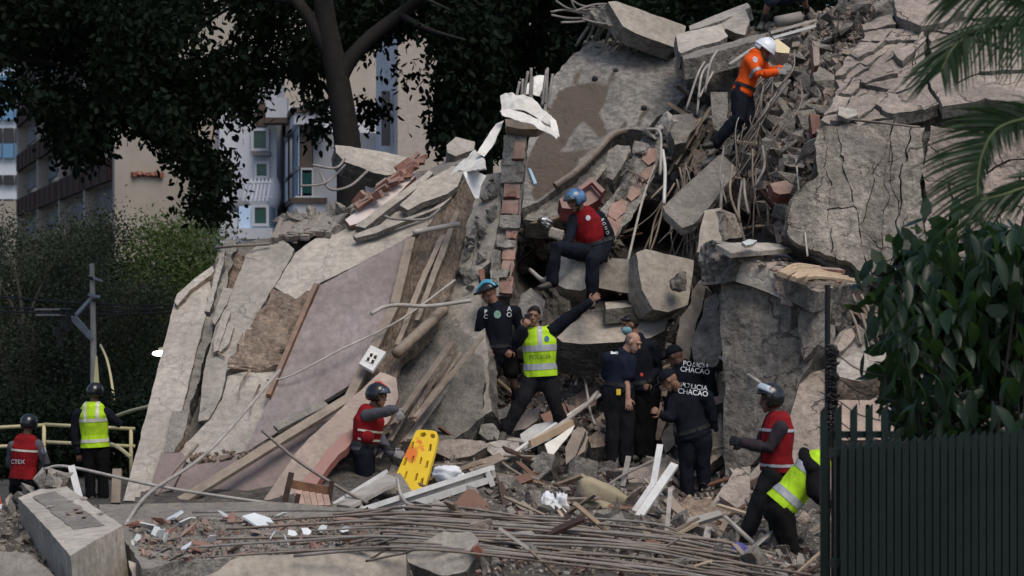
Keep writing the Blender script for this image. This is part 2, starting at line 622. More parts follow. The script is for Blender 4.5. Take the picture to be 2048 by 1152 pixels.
M['concrete_d'] = mat('shade_dark_broken_concrete', (.17, .16, .145), (.095, .09, .082), bump=1., bscale=11, bdist=.09, scale=5, dust=.3, grain=.45)  # broken concrete, colour deepened so gaps and undersides look shaded
M['stained'] = mat('stained_concrete', (.33, .31, .28), (.25, .235, .21), bump=1., bscale=9, bdist=.07, scale=2, grain=.45, stain=(.105, .085, .068), vary=0)
M['tan'] = mat('peeled_tan_render', (.37, .29, .225), (.22, .165, .125), bump=1., bscale=9, bdist=.09, scale=3.5, grain=.45)
M['dirt'] = mat('shade_dark_rubble_dust', (.185, .163, .14), (.07, .062, .055), bump=1., bscale=10, bdist=.1, scale=6, vary=0, dust=.1, grain=.55)  # heap dust, colour lowered so the gaps between pieces read as shade
M['debris'] = mat('mixed_debris', (.27, .238, .20), (.09, .077, .066), bump=.6, bscale=20, scale=9, vary=0, dust=.15)
M['brick'] = mat('red_clay_block', (.335, .165, .125), (.235, .12, .092), bump=.5, bscale=30, scale=5, dust=.45, grain=.35)
M['brick_d'] = mat('dark_red_brick', (.225, .088, .062), (.15, .06, .043), bump=.5, bscale=30, scale=5, dust=.25)
M['mortar'] = mat('grey_mortar', (.36, .34, .31), (.24, .225, .2), bump=1., bscale=14, bdist=.07, scale=6, grain=.4)
M['purple'] = mat('mauve_painted_board', (.245, .208, .213), (.195, .152, .155), bump=.25, bscale=6, scale=1.6, rough=.7, vary=0, stretch=(1, .6, .6), dust=.25, grain=.36)
M['maroon'] = mat('faded_maroon_board', (.19, .125, .125), (.14, .105, .108), bump=.4, bscale=12, scale=2.2, dust=.3, grain=.3)
M['salmon'] = mat('salmon_plastered_sheet', (.43, .33, .27), (.36, .28, .235), bump=.4, bscale=9, scale=2, dust=.2, grain=.25)
M['redpaint'] = mat('faded_red_paint', (.33, .13, .105), (.27, .12, .10), bump=.25, bscale=14, scale=3, dust=.3)
M['rust'] = mat('rusty_rebar', (.20, .165, .14), (.115, .085, .068), bump=.5, bscale=70, scale=9, rough=.8, dust=.35)
M['rebar'] = mat('dusty_grey_rebar', (.29, .27, .25), (.18, .165, .15), bump=.4, bscale=70, scale=8, rough=.75)
M['steel'] = mat('pale_steel_pipe', (.42, .395, .36), (.27, .25, .225), bump=.3, bscale=40, scale=6, rough=.55)
M['alu'] = mat('white_aluminium', (.62, .62, .60), (.46, .46, .45), bump=.08, scale=4, rough=.4, spec=.5)
M['sheet'] = mat('crumpled_white_sheet', (.70, .68, .63), (.55, .53, .48), bump=.25, bscale=9, scale=4, rough=.5, spec=.4)
M['whitetile'] = mat('white_glazed_tile', (.72, .76, .76), (.6, .64, .64), bump=.02, rough=.25, spec=.5, scale=3)
M['wood'] = mat('weathered_wood', (.27, .215, .165), (.15, .115, .085), bump=.5, bscale=25, scale=6, dust=.25)
M['wood_o'] = mat('orange_varnished_wood', (.25, .125, .07), (.16, .08, .048), bump=.3, scale=7, rough=.7, dust=.25, grain=.3)
M['wood_l'] = mat('pale_pine', (.46, .36, .25), (.35, .26, .18), bump=.25, bscale=30, scale=7)
M['wood_p'] = mat('pinkish_slat_wood', (.40, .29, .235), (.30, .21, .17), bump=.2, scale=7)
M['wood_d'] = mat('dark_brown_wood', (.075, .045, .035), (.045, .028, .022), bump=.2, scale=7, rough=.6)
M['fibre'] = mat('torn_fibre_board', (.33, .265, .205), (.17, .13, .10), bump=1., bscale=12, bdist=.08, scale=7, grain=.4, stretch=(2.5, 1.1, .55))
M['brownboard'] = mat('brown_melamine_board', (.15, .065, .036), (.10, .042, .024), bump=.1, scale=3, rough=.5, dust=.12)
M['cloth_w'] = mat('white_cloth', (.68, .70, .72), (.58, .60, .63), bump=.3, bscale=12, scale=3)
M['cushion'] = mat('olive_tan_cushion', (.37, .32, .22), (.29, .25, .17), bump=.2, bscale=25, scale=4)
M['yellow'] = mat('yellow_plastic', (.72, .50, .03), (.66, .44, .025), bump=.05, rough=.45, spec=.4, scale=4, stain=(.62, .17, .03), vary=0)
M['black'] = mat('black_plastic', (.018, .018, .02), (.012, .012, .014), bump=.1, rough=.5)
M['redtube'] = mat('red_enamel_tube', (.33, .03, .035), (.22, .022, .025), bump=.1, rough=.45, spec=.4)
M['bluerag'] = mat('blue_violet_fabric', (.12, .12, .36), (.08, .08, .25), bump=.4, bscale=18)
M['bluestrip'] = mat('pale_blue_plastic', (.42, .60, .74), (.36, .52, .66), bump=.05, rough=.5)
M['redbox'] = mat('dull_red_plastic', (.20, .05, .048), (.14, .038, .036), bump=.1, rough=.6, dust=.4)
M['foil'] = mat('silver_foil', (.6, .6, .6), (.35, .35, .35), bump=.8, bscale=14, rough=.3, metal=.8)
M['creambox'] = mat('cream_dented_metal', (.62, .53, .33), (.48, .40, .24), bump=.3, rough=.5, bscale=14)
M['concpipe'] = mat('grey_clay_pipe', (.27, .25, .23), (.18, .165, .15), bump=.5, bscale=40)
M['orange_cone'] = mat('orange_plastic', (.75, .13, .02), (.65, .11, .02), bump=.05, rough=.5)

# ------------------------------------------------------------------ ground and the heap that carries everything
MG = mat('dusty_asphalt', (.075, .073, .07), (.045, .044, .043), bump=.5, bscale=25, scale=1.2, vary=0)
mk('ground', [(-900, -60, 0), (900, -60, 0), (900, 1500, 0), (-900, 1500, 0)], [(0, 1, 2, 3)], MG, kind='structure',
   label='dark dusty street ground beneath the rubble', cat='ground')

CTL = [(0,1152,20.2),(300,1152,21.6),(600,1152,21.6),(1000,1152,19.6),(1300,1152,20.2),(1500,1152,21.2),(1640,1152,21.8),(2048,1152,21.8),
 (0,1060,22.6),(300,1050,23.2),(700,1060,22.8),(1000,1060,21.8),(1250,1060,22.6),(1500,1080,22.9),(1640,1060,23.6),
 (240,1000,25.5),(700,1005,25.3),(1000,1000,25.4),(1300,1000,26.0),(1500,1000,25.3),(1650,1000,25.5),(2048,1000,25.5),
 (500,960,27.3),(700,960,26.2),(820,960,26.9),(1000,940,27.2),(1120,945,27.4),(1250,945,28.0),(1390,1000,27.2),(1430,950,27.6),
 (1000,885,28.4),(900,880,28.0),(1120,865,28.6),(1280,918,28.6),(1400,930,28.2),(1340,880,29.0),
 (985,815,29.6),(1150,780,29.7),(1330,800,29.9),(1420,800,29.6),(1150,700,30.6),(1350,700,31.0),(1420,700,30.4),
 (1050,600,31.2),(1180,600,31.0),(1350,600,31.4),(1100,490,32.2),(1300,480,32.6),(1420,480,31.6),(1150,350,33.4),(1250,300,34.0),
 (1350,330,33.0),(1420,300,32.2),(1480,300,31.9),(1550,400,30.6),(1550,250,31.6),(1620,200,31.6),(1620,330,30.4),(1580,120,33.2),(1500,180,33.2),
 (1400,160,34.2),(1300,110,36.0),(1160,120,36.0),(1530,50,34.8),(1620,30,34.8),(1700,0,33.6),(1750,200,31.6),(2048,0,33.5),(2048,250,31.5),(2048,520,29.8),(1700,520,30.0),
 (1500,560,29.6),(1700,700,29.0),(2048,750,28.5),(1550,850,28.4),(1700,860,28.0),
 (300,950,28.3),(400,650,31.2),(480,520,32.6),(600,700,30.6),(760,600,31.0),(700,440,33.4),(620,450,33.6),(860,720,30.2),(850,340,34.4),(940,330,34.0),(1000,400,32.6),(930,600,30.8),(900,800,29.6)]
_c = np.array(CTL, float)
_xy = _c[:, :2] / 500.0
_K = np.hypot(_xy[:, None, 0] - _xy[None, :, 0], _xy[:, None, 1] - _xy[None, :, 1])
_A = np.block([[_K + np.eye(len(_c))*-0.004, np.c_[np.ones(len(_c)), _xy]], [np.c_[np.ones(len(_c)), _xy].T, np.zeros((3, 3))]])
_w = np.linalg.solve(_A, np.r_[_c[:, 2], 0, 0, 0])
HOLLOWS = [(1262,470,40,50,1.9), (1062,545,28,50,1.8), (1350,480,45,42,1.6), (1410,650,30,60,1.2), (1200,705,60,20,1.3), (1420,180,30,35,1.2), (872,760,30,55,1.2), (1500,440,40,35,1.2), (1240,600,60,16,1.0), (1330,860,14,40,.6), (1100,960,26,14,.5), (1000,1000,30,12,.5), (1180,1040,40,12,.45), (1450,1050,40,14,.4), (850,960,20,30,.6)]   # dark pockets in the heap
def Dm_np(X, Y):
    X, Y = np.asarray(X, float) / 500, np.asarray(Y, float) / 500
    k = np.hypot(X[..., None] - _xy[:, 0], Y[..., None] - _xy[:, 1])
    d = k @ _w[:-3] + _w[-3] + X*_w[-2] + Y*_w[-1]
    for hx, hy, rx, ry, dp_ in HOLLOWS:
        d = d + dp_ * np.exp(-((X*500 - hx)/rx)**2 - ((Y*500 - hy)/ry)**2)
    return d
def Dm(px, py):
    return float(Dm_np(np.array([px]), np.array([py]))[0])

MOUND = [(-60,1240),(-60,1030),(240,1010),(300,960),(345,800),(410,640),(455,540),(560,490),(640,462),(700,420),(840,350),(930,350),(1010,350),
 (1075,250),(1115,180),(1180,118),(1350,125),(1385,140),(1480,90),(1535,55),(1620,35),(1680,10),(1720,-40),(2150,-40),(2150,1240)]
gs = 11
GX, GY = np.meshgrid(np.arange(-60, 2151, gs), np.arange(-40, 1241, gs))
DD = Dm_np(GX, GY)
nv = np.zeros(DD.shape)
for i in range(DD.shape[0]):
    for j in range(DD.shape[1]):
        p = P(GX[i, j], GY[i, j], DD[i, j])
        c = noise.cell_vector(p * 3.2)
        nv[i, j] = .13 * c.x + .15 * noise.noise(p * 1.7) + .12 * noise.noise(p * 4.5)
DD = DD + nv - .02
INM = inside_np(GX.ravel().astype(float), GY.ravel().astype(float), MOUND).reshape(DD.shape)
idx = -np.ones(DD.shape, int)
vs = []
for i in range(DD.shape[0]):
    for j in range(DD.shape[1]):
        if INM[i, j]:
            idx[i, j] = len(vs); p = P(GX[i, j], GY[i, j], DD[i, j]); p.z = max(p.z, .02); vs.append(p)
fs = []
for i in range(DD.shape[0]-1):
    for j in range(DD.shape[1]-1):
        q = (idx[i, j], idx[i+1, j], idx[i+1, j+1], idx[i, j+1])
        if min(q) >= 0: fs.append(q)
# the far side of the heap falls back to the ground
ec = {}
for q in fs:
    for k in range(4): ec[(q[k], q[(k+1) % 4])] = 1
bk = {}
def back(i):
    if i not in bk:
        p = vs[i]; a = p + V3((0, .9, -.35)); b = V3((p.x, p.y + 3.5 + p.z * .6, 0.01))
        bk[i] = (len(vs), len(vs) + 1); vs.extend([a, b])
    return bk[i]
for a, b in list(ec):
    if (b, a) not in ec and vs[a].y > 24:
        A, B = back(a), back(b)
        fs += [(b, a, A[0], B[0]), (B[0], A[0], A[1], B[1])]
mk('rubble_mound', vs, fs, M['dirt'], kind='stuff', label='heap of dust and crushed rubble under the collapsed slabs', cat='rubble')

# ------------------------------------------------------------------ far buildings
def quadbox(o, a, b, h, a0, a1, b0, b1, z0, z1):
    """box in a building's own axes: a along one face, b along the other"""
    o = V3((o.x, o.y, 0))
    v = [o + a*s + b*t + V3((0, 0, z)) for z in (z0, z1) for s, t in ((a0, b0), (a1, b0), (a1, b1), (a0, b1))]
    f = [(0,3,2,1),(4,5,6,7),(0,1,5,4),(1,2,6,5),(2,3,7,6),(3,0,4,7)]
    return v, f

B = {}
B['beige'] = mat('beige_render_wall', (.36, .325, .275), (.30, .27, .23), bump=.2, scale=.6, vary=0)
B['grey'] = mat('grey_shutter', (.22, .22, .225), (.17, .17, .175), bump=.1, scale=1, vary=.1)
B['brown'] = mat('dark_brown_parapet', (.05, .028, .022), (.035, .02, .017), bump=.3, scale=2, vary=.1)
B['col'] = mat('pale_concrete_column', (.36, .33, .30), (.3, .275, .25), bump=.2, scale=2, vary=.05)
B['dark'] = mat('dark_window', (.03, .032, .038), (.02, .022, .026), rough=.25, bump=0, spec=.5, vary=.2)
B['white'] = mat('white_painted_wall', (.56, .57, .60), (.46, .47, .50), bump=.15, scale=1.2, vary=.04)
B['blueglass'] = mat('painted_sky_glass', (.50, .66, .86), (.44, .60, .80), rough=.12, bump=0, spec=.6, scale=.3, vary=.05)  # the sky's reflection is put into this pale blue base colour
B['greenglass'] = mat('dark_green_glass', (.012, .075, .065), (.01, .055, .05), rough=.15, bump=0, spec=.5, vary=.1)
B['brownwall'] = mat('brown_cladding', (.115, .088, .072), (.085, .066, .055), bump=.3, scale=3, vary=.05)
B['brickwall'] = mat('pale_brick_wall', (.44, .385, .33), (.36, .31, .265), bump=.6, bscale=10, scale=5, vary=0)
B['tower'] = mat('blue_curtain_wall', (.10, .24, .42), (.08, .19, .34), rough=.15, bump=0, spec=.6, vary=.1)
B['towerw'] = mat('white_spandrel', (.62, .68, .74), (.56, .62, .68), rough=.4, bump=0, vary=.05)

# --- left apartment block: balcony face running away to the left, blank gable towards the street
a = V3((-.2965, 1, 0)).normalized(); b = V3((1, .2965, 0)).normalized()
d0 = 105.0
o = P(228, 576, d0); o.z = 0
BL = thing('apartment_block', o, 'beige apartment block with dark brown balcony bands and blank gable wall', 'building')
bayL = [0, 12.5, 26, 40, 56]
ztop = 36
mk('wall', *quadbox(o, a, b, 0, 0, 58, .9, 18, 0, ztop), B['beige'], BL)
mk('gable_wall', *quadbox(o, a, b, 0, -.25, .6, 0, 18, 0, ztop), B['beige'], BL)
for i in range(1, 5):
    mk('column', *quadbox(o, a, b, 0, bayL[i]-.28, bayL[i]+.28, -.06, .95, 0, ztop), B['col'], BL)
st0 = CZ + (576 - 413) / F * 140 - 3.05          # underside of the lowest brown band seen
for k in range(-2, 7):
    z = st0 + 3.05 * k + 3.05
    for i in range(4):
        s0, s1 = bayL[i] + (.3 if i else .62), bayL[i+1] - .3
        mk('parapet', *quadbox(o, a, b, 0, s0, s1, -.14, .1, z, z + 1.1), B['brown'], BL)
        n = int((s1 - s0) / 1.5)
        rib = [quadbox(o, a, b, 0, s0 + (s1-s0)*(j+.5)/n - .05, s0 + (s1-s0)*(j+.5)/n + .05, -.2, -.145, z + .05, z + 1.05) for j in range(n)]
        for r_ in rib[::2]: mk('parapet_rib', *r_, B['brown'], BL)
        mk('shutter', *quadbox(o, a, b, 0, s0 + .3, s1 - .1, .55, .75, z + 1.75, z + 2.95), B['grey'], BL)
        w = mk('window', *quadbox(o, a, b, 0, s0 + .8, s1 - .3, .62, .86, z + 1.12, z + 1.72), B['dark'], BL)
g = P(263, 350, d0 + 1); h = P(320, 350, d0 + 1)
mk('exposed_brick_patch', *join([bar(P(263 + i*9, 349 + R.uniform(-2, 3), d0 - .35 + .062*(4 + i*1.0)), P(271 + i*9, 350 + R.uniform(-2, 3), d0 - .3 + .062*(5 + i*1.0)), .3, .14 + R.uniform(0, .1)) for i in range(7)]), M['brick_d'], BL, label='strip of red brick showing through the gable render')

# --- centre apartment house with glazed bays
a = V3((-.147, 1, 0)).normalized(); b = V3((1, .147, 0)).normalized()
d1 = 84.0
o = P(598, 576, d1); o.z = 0
Z = lambda py, d=d1: CZ + (576 - py) / F * d
BC = thing('bay_window_house', o, 'white apartment house with blue glazed bay windows behind the heap', 'building')
mk('wall', *quadbox(o, a, b, 0, 14.3, 22, -2.6, 9, 0, Z(150)), B['white'], BC)
mk('side_wall', *quadbox(o, a, b, 0, 0.6, 14.2, .55, 5, 0, Z(262)), B['white'], BC)
for zb, zt, nm in ((392, 250, 'upper'), (565, 430, 'lower')):
    ba = thing('x', o, None, None) if False else None
    z0, z1 = Z(zb), Z(zt)
    mk('bay_floor', *quadbox(o, a, b, 0, -.3, 14.1, -.15, .9, z0 - .55, z0 - .003), B['white'], BC)
    mk('bay_roof', *quadbox(o, a, b, 0, -.35, 14.15, -.2, .95, z1, z1 + .42), B['white'], BC)
    mk('roof_edge', *quadbox(o, a, b, 0, -.45, 14.18, -.3, 1.0, z1 + .423, z1 + .62), B['brownwall'], BC)
    mk('bay_cheek', *quadbox(o, a, b, 0, 0.05, .3, .02, .48, z0 + .95, z1 - .003), B['brownwall'], BC)
    rl = .95
    for j in range(4):
        s0, s1 = .08 + j*3.5, .08 + j*3.5 + 3.35
        w = mk('window', *quadbox(o, a, b, 0, s0, s1, -.02, .01, z0 + rl + .12, z1 - .05), B['blueglass'], BC)
        mk('frame', *quadbox(o, a, b, 0, s1 + .004, s1 + .14, -.06, .04, z0 + .003, z1 - .003), B['brownwall'], w)
        mk('glass_panel', *quadbox(o, a, b, 0, s0, s1, -.025, .005, z0 + .05, z0 + rl), B['blueglass'], BC)
    mk('rail', *quadbox(o, a, b, 0, -.1, 14.0, -.08, .0, z0 + rl + .003, z0 + rl + .1), B['grey'], BC)
    gw = mk('side_window', *quadbox(o, a, b, 0, .0, .04, .1, .45, z0 + .1, z0 + rl - .1), B['greenglass'], BC)
    for q in (.06, .47):
        mk('frame', *quadbox(o, a, b, 0, -.04, .05, q, q + .05, z0 + .003, z0 + rl), B['white'], gw)
    mk('frame', *quadbox(o, a, b, 0, -.05, .04, .06, .52, z0 + rl + .003, z0 + rl + .08), B['white'], gw)
# street side windows of the same house, left of the bay
def fw(px0, py0, px1, py1, d, m, nm='window', fr=B['white']):
    p, q = P(px0, py1, d), P(px1, py0, d)
    w = mk(nm, *box((p.x, d - .05, p.z), (q.x, d, q.z)), m, BC)
    t = .1
    mk('frame', *join([box((p.x - t, d - .12, p.z - t), (q.x + t, d - .06, p.z)), box((p.x - t, d - .12, q.z), (q.x + t, d - .06, q.z + t)),
                       box((p.x - t, d - .12, p.z + .002), (p.x, d - .06, q.z - .002)), box((q.x, d - .12, p.z + .002), (q.x + t, d - .06, q.z - .002))]), fr, w)
D2 = d1 + 4.0
def bx(nm, px0, py0, px1, py1, da, db, m, par):
    p, q = P(px0, py1, da), P(px1, py0, da)
    return mk(nm, *box((p.x, da, p.z), (q.x, db, q.z)), m, par)
bx('front_wall', 470, 130, 553, 600, D2, D2 + 3, B['white'], BC)
bx('cladding', 512, 205, 534, 252, D2 - .15, D2 - .004, B['brownwall'], BC)
fw(508, 262, 533, 297, D2 - .02, B['greenglass'])
fw(514, 328, 534, 352, D2 - .02, B['greenglass'])
bx('ledge', 505, 303, 540, 311, D2 - .4, D2 - .004, B['grey'], BC)
bx('balcony_box', 478, 412, 538, 470, D2 - 3.0, D2 - .5, B['blueglass'], BC)
fw(510, 415, 533, 447, D2 - 3.02, B['greenglass'])
bx('balcony_floor', 472, 456, 545, 478, D2 - 3.3, D2 - .5, B['white'], BC)
bx('corner_post', 465, 425, 474, 480, D2 - 3.2, D2 - 3.0, B['white'], BC)
bl_ = [P(500 + i*8, y, D2 - 1.2) for i in range(6) for y in ()]
for i in range(7): mk('grille_bar', *tube([P(496 + i*7.5, 358, D2 - 1.2), P(486 + i*8, 402, D2 - 1.6)], .035, 5, 1), B['white'], BC)
for y in (365, 395): mk('grille_rail', *tube([P(490, y, D2 - 1.3), P(545, y, D2 - 1.3)], .04, 5, 1), B['white'], BC)
vv, ff = ell(P(546, 388, D2 + .2), .32, .4, .75)
v2, f2 = ell(P(478, 412, D2 + .2), .5, .5, .35)
mk('awning', vv, ff, B['white'], BC, smooth=True); mk('awning', v2, f2, B['grey'], BC, smooth=True)
ac = P(552, 236, D2 - 1.2)
q = thing('air_conditioner', ac, 'white air conditioning unit on a bracket beside the glazed bay roof', 'air conditioner')
mk('casing', *box((ac.x - .35, ac.y - .3, ac.z), (ac.x + .45, ac.y + .3, ac.z + .75)), B['white'], q)
mk('bracket', *box((ac.x - .5, ac.y - .3, ac.z - .2), (ac.x + .6, ac.y + 1.1, ac.z - .003)), B['brownwall'], q)

# --- pale brick building with a blue-lit flank
d3 = 78.0
o3 = P(795, 576, d3)
BB = thing('brick_house', (o3.x, d3, 0), 'tall pale brick building with a smooth white flank behind the tree', 'building')
p, q = P(795, 0, d3), P(905, 0, d3)
mk('brick_wall', *box((p.x, d3, 0), (q.x + 6, d3 + 9, 22)), B['brickwall'], BB)
a = V3((-.30, 1, 0)).normalized()
w0 = V3((p.x - .02, d3, 0)); w1 = w0 + V3((-.9, 3.2, 0))
vv = [w0, w1, w1 + V3((0, 0, 19)), w0 + V3((0, 0, 19)), w0 + V3((.02, .3, 0)), w1 + V3((.02, .3, 0)), w1 + V3((.02, .3, 19)), w0 + V3((.02, .3, 19))]
mk('white_flank', vv, [(0,1,2,3)[::-1],(4,5,6,7),(0,1,5,4),(1,2,6,5),(2,3,7,6),(3,0,4,7)], B['white'], BB)
pp = P(777, 250, d3 + 1.2)
mk('window', *box((pp.x - .2, d3 + .4, CZ + (576-290)/F*d3), (pp.x + .1, d3 + .6, CZ + (576-180)/F*d3)), B['dark'], BB)
# --- far blue tower at the picture's edge
d4 = 190.0
p, q = P(-160, 576, d4), P(52, 576, d4)
BT = thing('glass_tower', (p.x, d4, 0), 'distant blue and white banded office tower', 'building')
mk('core', *box((p.x, d4 + .3, 0), (q.x, d4 + 15, Z(60, d4))), B['towerw'], BT)
for py0, py1, m in ((256, 286, 'dark'), (287, 316, 'tower'), (350, 369, 'dark'), (398, 402, 'dark'), (200, 240, 'tower'), (150, 180, 'tower'), (90, 130, 'tower')):
    n = 9
    for i in range(n):
        x0 = p.x + (q.x - p.x) * i / n; x1 = p.x + (q.x - p.x) * (i + 1) / n
        mk('window', *box((x0 + .06, d4 - .05, Z(py1, d4)), (x1 - .06, d4 + .29, Z(py0, d4))), B['dark'] if m == 'dark' else B['tower'], BT)
bx('podium', -160, 402, 52, 640, d4 - .8, d4 - .1, B['beige'], BT)

# ------------------------------------------------------------------ trees
LF = {}
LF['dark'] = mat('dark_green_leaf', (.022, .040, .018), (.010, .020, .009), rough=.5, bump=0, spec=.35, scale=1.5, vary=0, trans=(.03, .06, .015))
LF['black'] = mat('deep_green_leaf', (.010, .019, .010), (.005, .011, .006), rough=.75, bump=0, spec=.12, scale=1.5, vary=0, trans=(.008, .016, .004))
LF['olive'] = mat('olive_leaf', (.066, .082, .056), (.034, .044, .032), rough=.7, bump=0, spec=.2, scale=.8, vary=0, trans=(.04, .06, .02))
LF['lime'] = mat('fresh_green_leaf', (.085, .125, .035), (.045, .075, .022), rough=.6, bump=0, spec=.25, scale=.8, vary=0, trans=(.08, .12, .02))
BARK = mat('grey_brown_bark', (.024, .021, .019), (.013, .0115, .010), bump=.8, bscale=12, scale=3, vary=0)
BARK_L = mat('pale_dry_twig', (.16, .145, .125), (.09, .08, .07), bump=.4, bscale=20, scale=3, vary=0)

def leaf_mass(C, size, rs, per, spread, droop=.5, asp=.48):
    """leaf-shaped faces round twig centres C (n,3) -> verts, 6-gon faces"""
    n = len(C) * per
    c = np.repeat(C, per, 0) + rs.normal(0, 1, (n, 3)) * np.array([spread, spread, spread * .8])
    d = rs.normal(0, 1, (n, 3)); d[:, 2] -= droop * 1.6
    d /= np.linalg.norm(d, axis=1)[:, None]
    s = np.cross(d, rs.normal(0, 1, (n, 3))); s /= np.linalg.norm(s, axis=1)[:, None]
    w = np.cross(d, s)
    L = size * rs.uniform(.7, 1.25, n)[:, None]
    prof = [(0, 0, 0), (.3, asp*.5, .02), (.7, asp*.42, .02), (1, 0, -.06), (.7, -asp*.42, .02), (.3, -asp*.5, .02)]
    V = np.stack([c + d*L*u_ + s*L*v_ + w*L*k for u_, v_, k in prof], 1).reshape(-1, 3)
    Fc = np.arange(n*6).reshape(n, 6)
    return V, Fc

def leaf_obj(name, V, Fc, m, parent, flat=False, **kw):
    lo, hi = V.min(0), V.max(0)
    base = V3(((lo[0]+hi[0])/2, (lo[1]+hi[1])/2, lo[2]))
    me = bpy.data.meshes.new(name)
    V = V - np.array(base)
    me.vertices.add(len(V)); me.vertices.foreach_set('co', V.ravel())
    n, k = Fc.shape
    me.loops.add(n*k); me.loops.foreach_set('vertex_index', Fc.ravel().astype(np.int32))
    me.polygons.add(n); me.polygons.foreach_set('loop_start', np.arange(0, n*k, k, dtype=np.int32))
    try: me.polygons.foreach_set('loop_total', np.full(n, k, np.int32))
    except Exception: pass
    me.materials.append(m)
    if flat: me.polygons.foreach_set('use_smooth', [False]*n)
    me.update(calc_edges=True)
    o = bpy.data.objects.new(name, me)
    put(o, base, parent)
    return tag(o, **kw)

def twigs(polys, n, d0_, d1_, rs, gap=.0, gf=.9, holes=()):
    """random twig centres inside picture outlines spread through a depth range, thinned by noise for gaps"""
    out = []
    xs = [p[0] for q in polys for p in q]; ys = [p[1] for q in polys for p in q]
    while len(out) < n:
        px = rs.uniform(min(xs), max(xs)); py = rs.uniform(min(ys), max(ys))
        if not any(inside(px, py, q) for q in polys): continue
        if any(inside(px, py, q) and rs.rand() < .96 for q in holes): continue
        d = rs.uniform(d0_, d1_)
        p = P(px, py, d)
        if gap and noise.noise(V3((p.x*gf, p.y*.25, p.z*gf))) < gap - .5: continue
        out.append(tuple(p))
    return np.array(out)

def branches(name, parent, lines, m):
    mk(name, *join([tube(pts, r0, 8, 6, r1) for pts, r0, r1 in lines]), m, parent, smooth=True)

rs = np.random.RandomState(3)
# the big tree whose forked trunk stands behind the heap
T0 = P(694, 400, 43); T0.z = 0
TA = thing('shade_tree', T0, 'large dark shade tree with a forked leaning trunk behind the heap', 'tree', 'street trees behind the heap')
tr = lambda px, py, d=43: P(px, py, d)
mk('trunk', *join([tube([V3((T0.x, 43, 0)), tr(702, 420), tr(696, 300), tr(682, 200), tr(668, 120), tr(652, 40), tr(640, -60), tr(632, -200)], .29, 12, 6, .15),
                   tube([tr(676, 165), tr(700, 120), tr(745, 72), tr(800, 30), tr(850, -10), tr(905, -60)], .16, 10, 6, .11),
                   tube([tr(660, 110), tr(628, 50), tr(595, 5), tr(545, -60)], .15, 10, 6, .1)]), BARK, TA, smooth=True)
branches('branch', TA, [([tr(800, 30, 43), tr(860, 60, 42), tr(930, 80, 41)], .07, .02), ([tr(595, 5, 43), tr(500, 0, 44), tr(400, 60, 46), tr(330, 180, 47)], .05, .012),
                        ([tr(500, 0, 44), tr(455, 120, 46), tr(430, 250, 47), tr(410, 360, 47)], .04, .01), ([tr(640, -60), tr(760, -40, 41), tr(900, 20, 40)], .09, .02)], BARK)
CAN_A = [[(240,-60),(860,-60),(850,10),(790,60),(735,90),(700,105),(640,120),(620,150),(560,165),(500,190),(498,260),(492,330),(455,360),(440,425),(410,440),(385,415),(370,410),(365,345),(345,300),(310,280),(280,240),(240,225)], [(90,200),(230,200),(215,260),(185,315),(140,315),(110,260)], [(640,-60),(1000,-60),(960,60),(900,100),(860,60),(760,60)],
         [(610,170),(655,175),(650,255),(636,300),(630,260)], [(712,170),(760,160),(770,200),(760,245),(725,265),(712,230)], [(790,120),(830,110),(815,170),(795,165)]]
HOL = [[(520,165),(600,150),(605,195),(540,205)], [(215,260),(262,262),(275,300),(215,330)]]
C = twigs(CAN_A, 1080, 43.6, 50, rs, .4, holes=HOL)
V, Fc = leaf_mass(C, .17, rs, 24, .19)
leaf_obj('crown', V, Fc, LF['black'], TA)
# its neighbour on the left
T1 = P(-120, 400, 47); T1.z = 0
TB = thing('shade_tree', T1, 'dark shade tree whose crown hangs before the balcony block', 'tree', 'street trees behind the heap')
branches('trunk', TB, [([V3((T1.x, 47, 0)), P(-110, 300, 47), P(-60, 100, 46), P(20, -60, 45)], .35, .2), ([P(-90, 200, 46.5), P(20, 120, 45), P(120, 130, 44)], .14, .03)], BARK)
CAN_B = [[(-80,-80),(330,-80),(345,270),(300,260),(245,225),(220,270),(190,315),(150,320),(125,290),(105,225),(60,205),(20,210),(-80,220)]]
C = twigs(CAN_B, 700, 42, 48, rs, .38)
V, Fc = leaf_mass(C, .17, rs, 24, .19)
leaf_obj('crown', V, Fc, LF['black'], TB)
# right-hand tree
T2 = P(965, 400, 46); T2.z = 0
TCt = thing('shade_tree', T2, 'dense dark shade tree behind the big stained slab', 'tree', 'street trees behind the heap')
branches('trunk', TCt, [([V3((T2.x, 46, 0)), P(962, 250, 46), P(985, 60, 46), P(1000, -80, 46)], .3, .16), ([P(970, 200, 46), P(920, 90, 45), P(880, -20, 44)], .14, .05), ([P(985, 90, 46), P(1060, 30, 45), P(1150, -20, 44)], .12, .04)], BARK)
CAN_C = [[(800,-80),(1260,-80),(1230,40),(1150,110),(1100,200),(1075,235),(1030,285),(960,305),(905,300),(880,270),(880,225),(875,180),(890,130),(870,70),(825,20)]]
C = twigs(CAN_C, 1050, 42, 48, rs, .3)
V, Fc = leaf_mass(C, .17, rs, 25, .2)
leaf_obj('crown', V, Fc, LF['black'], TCt)
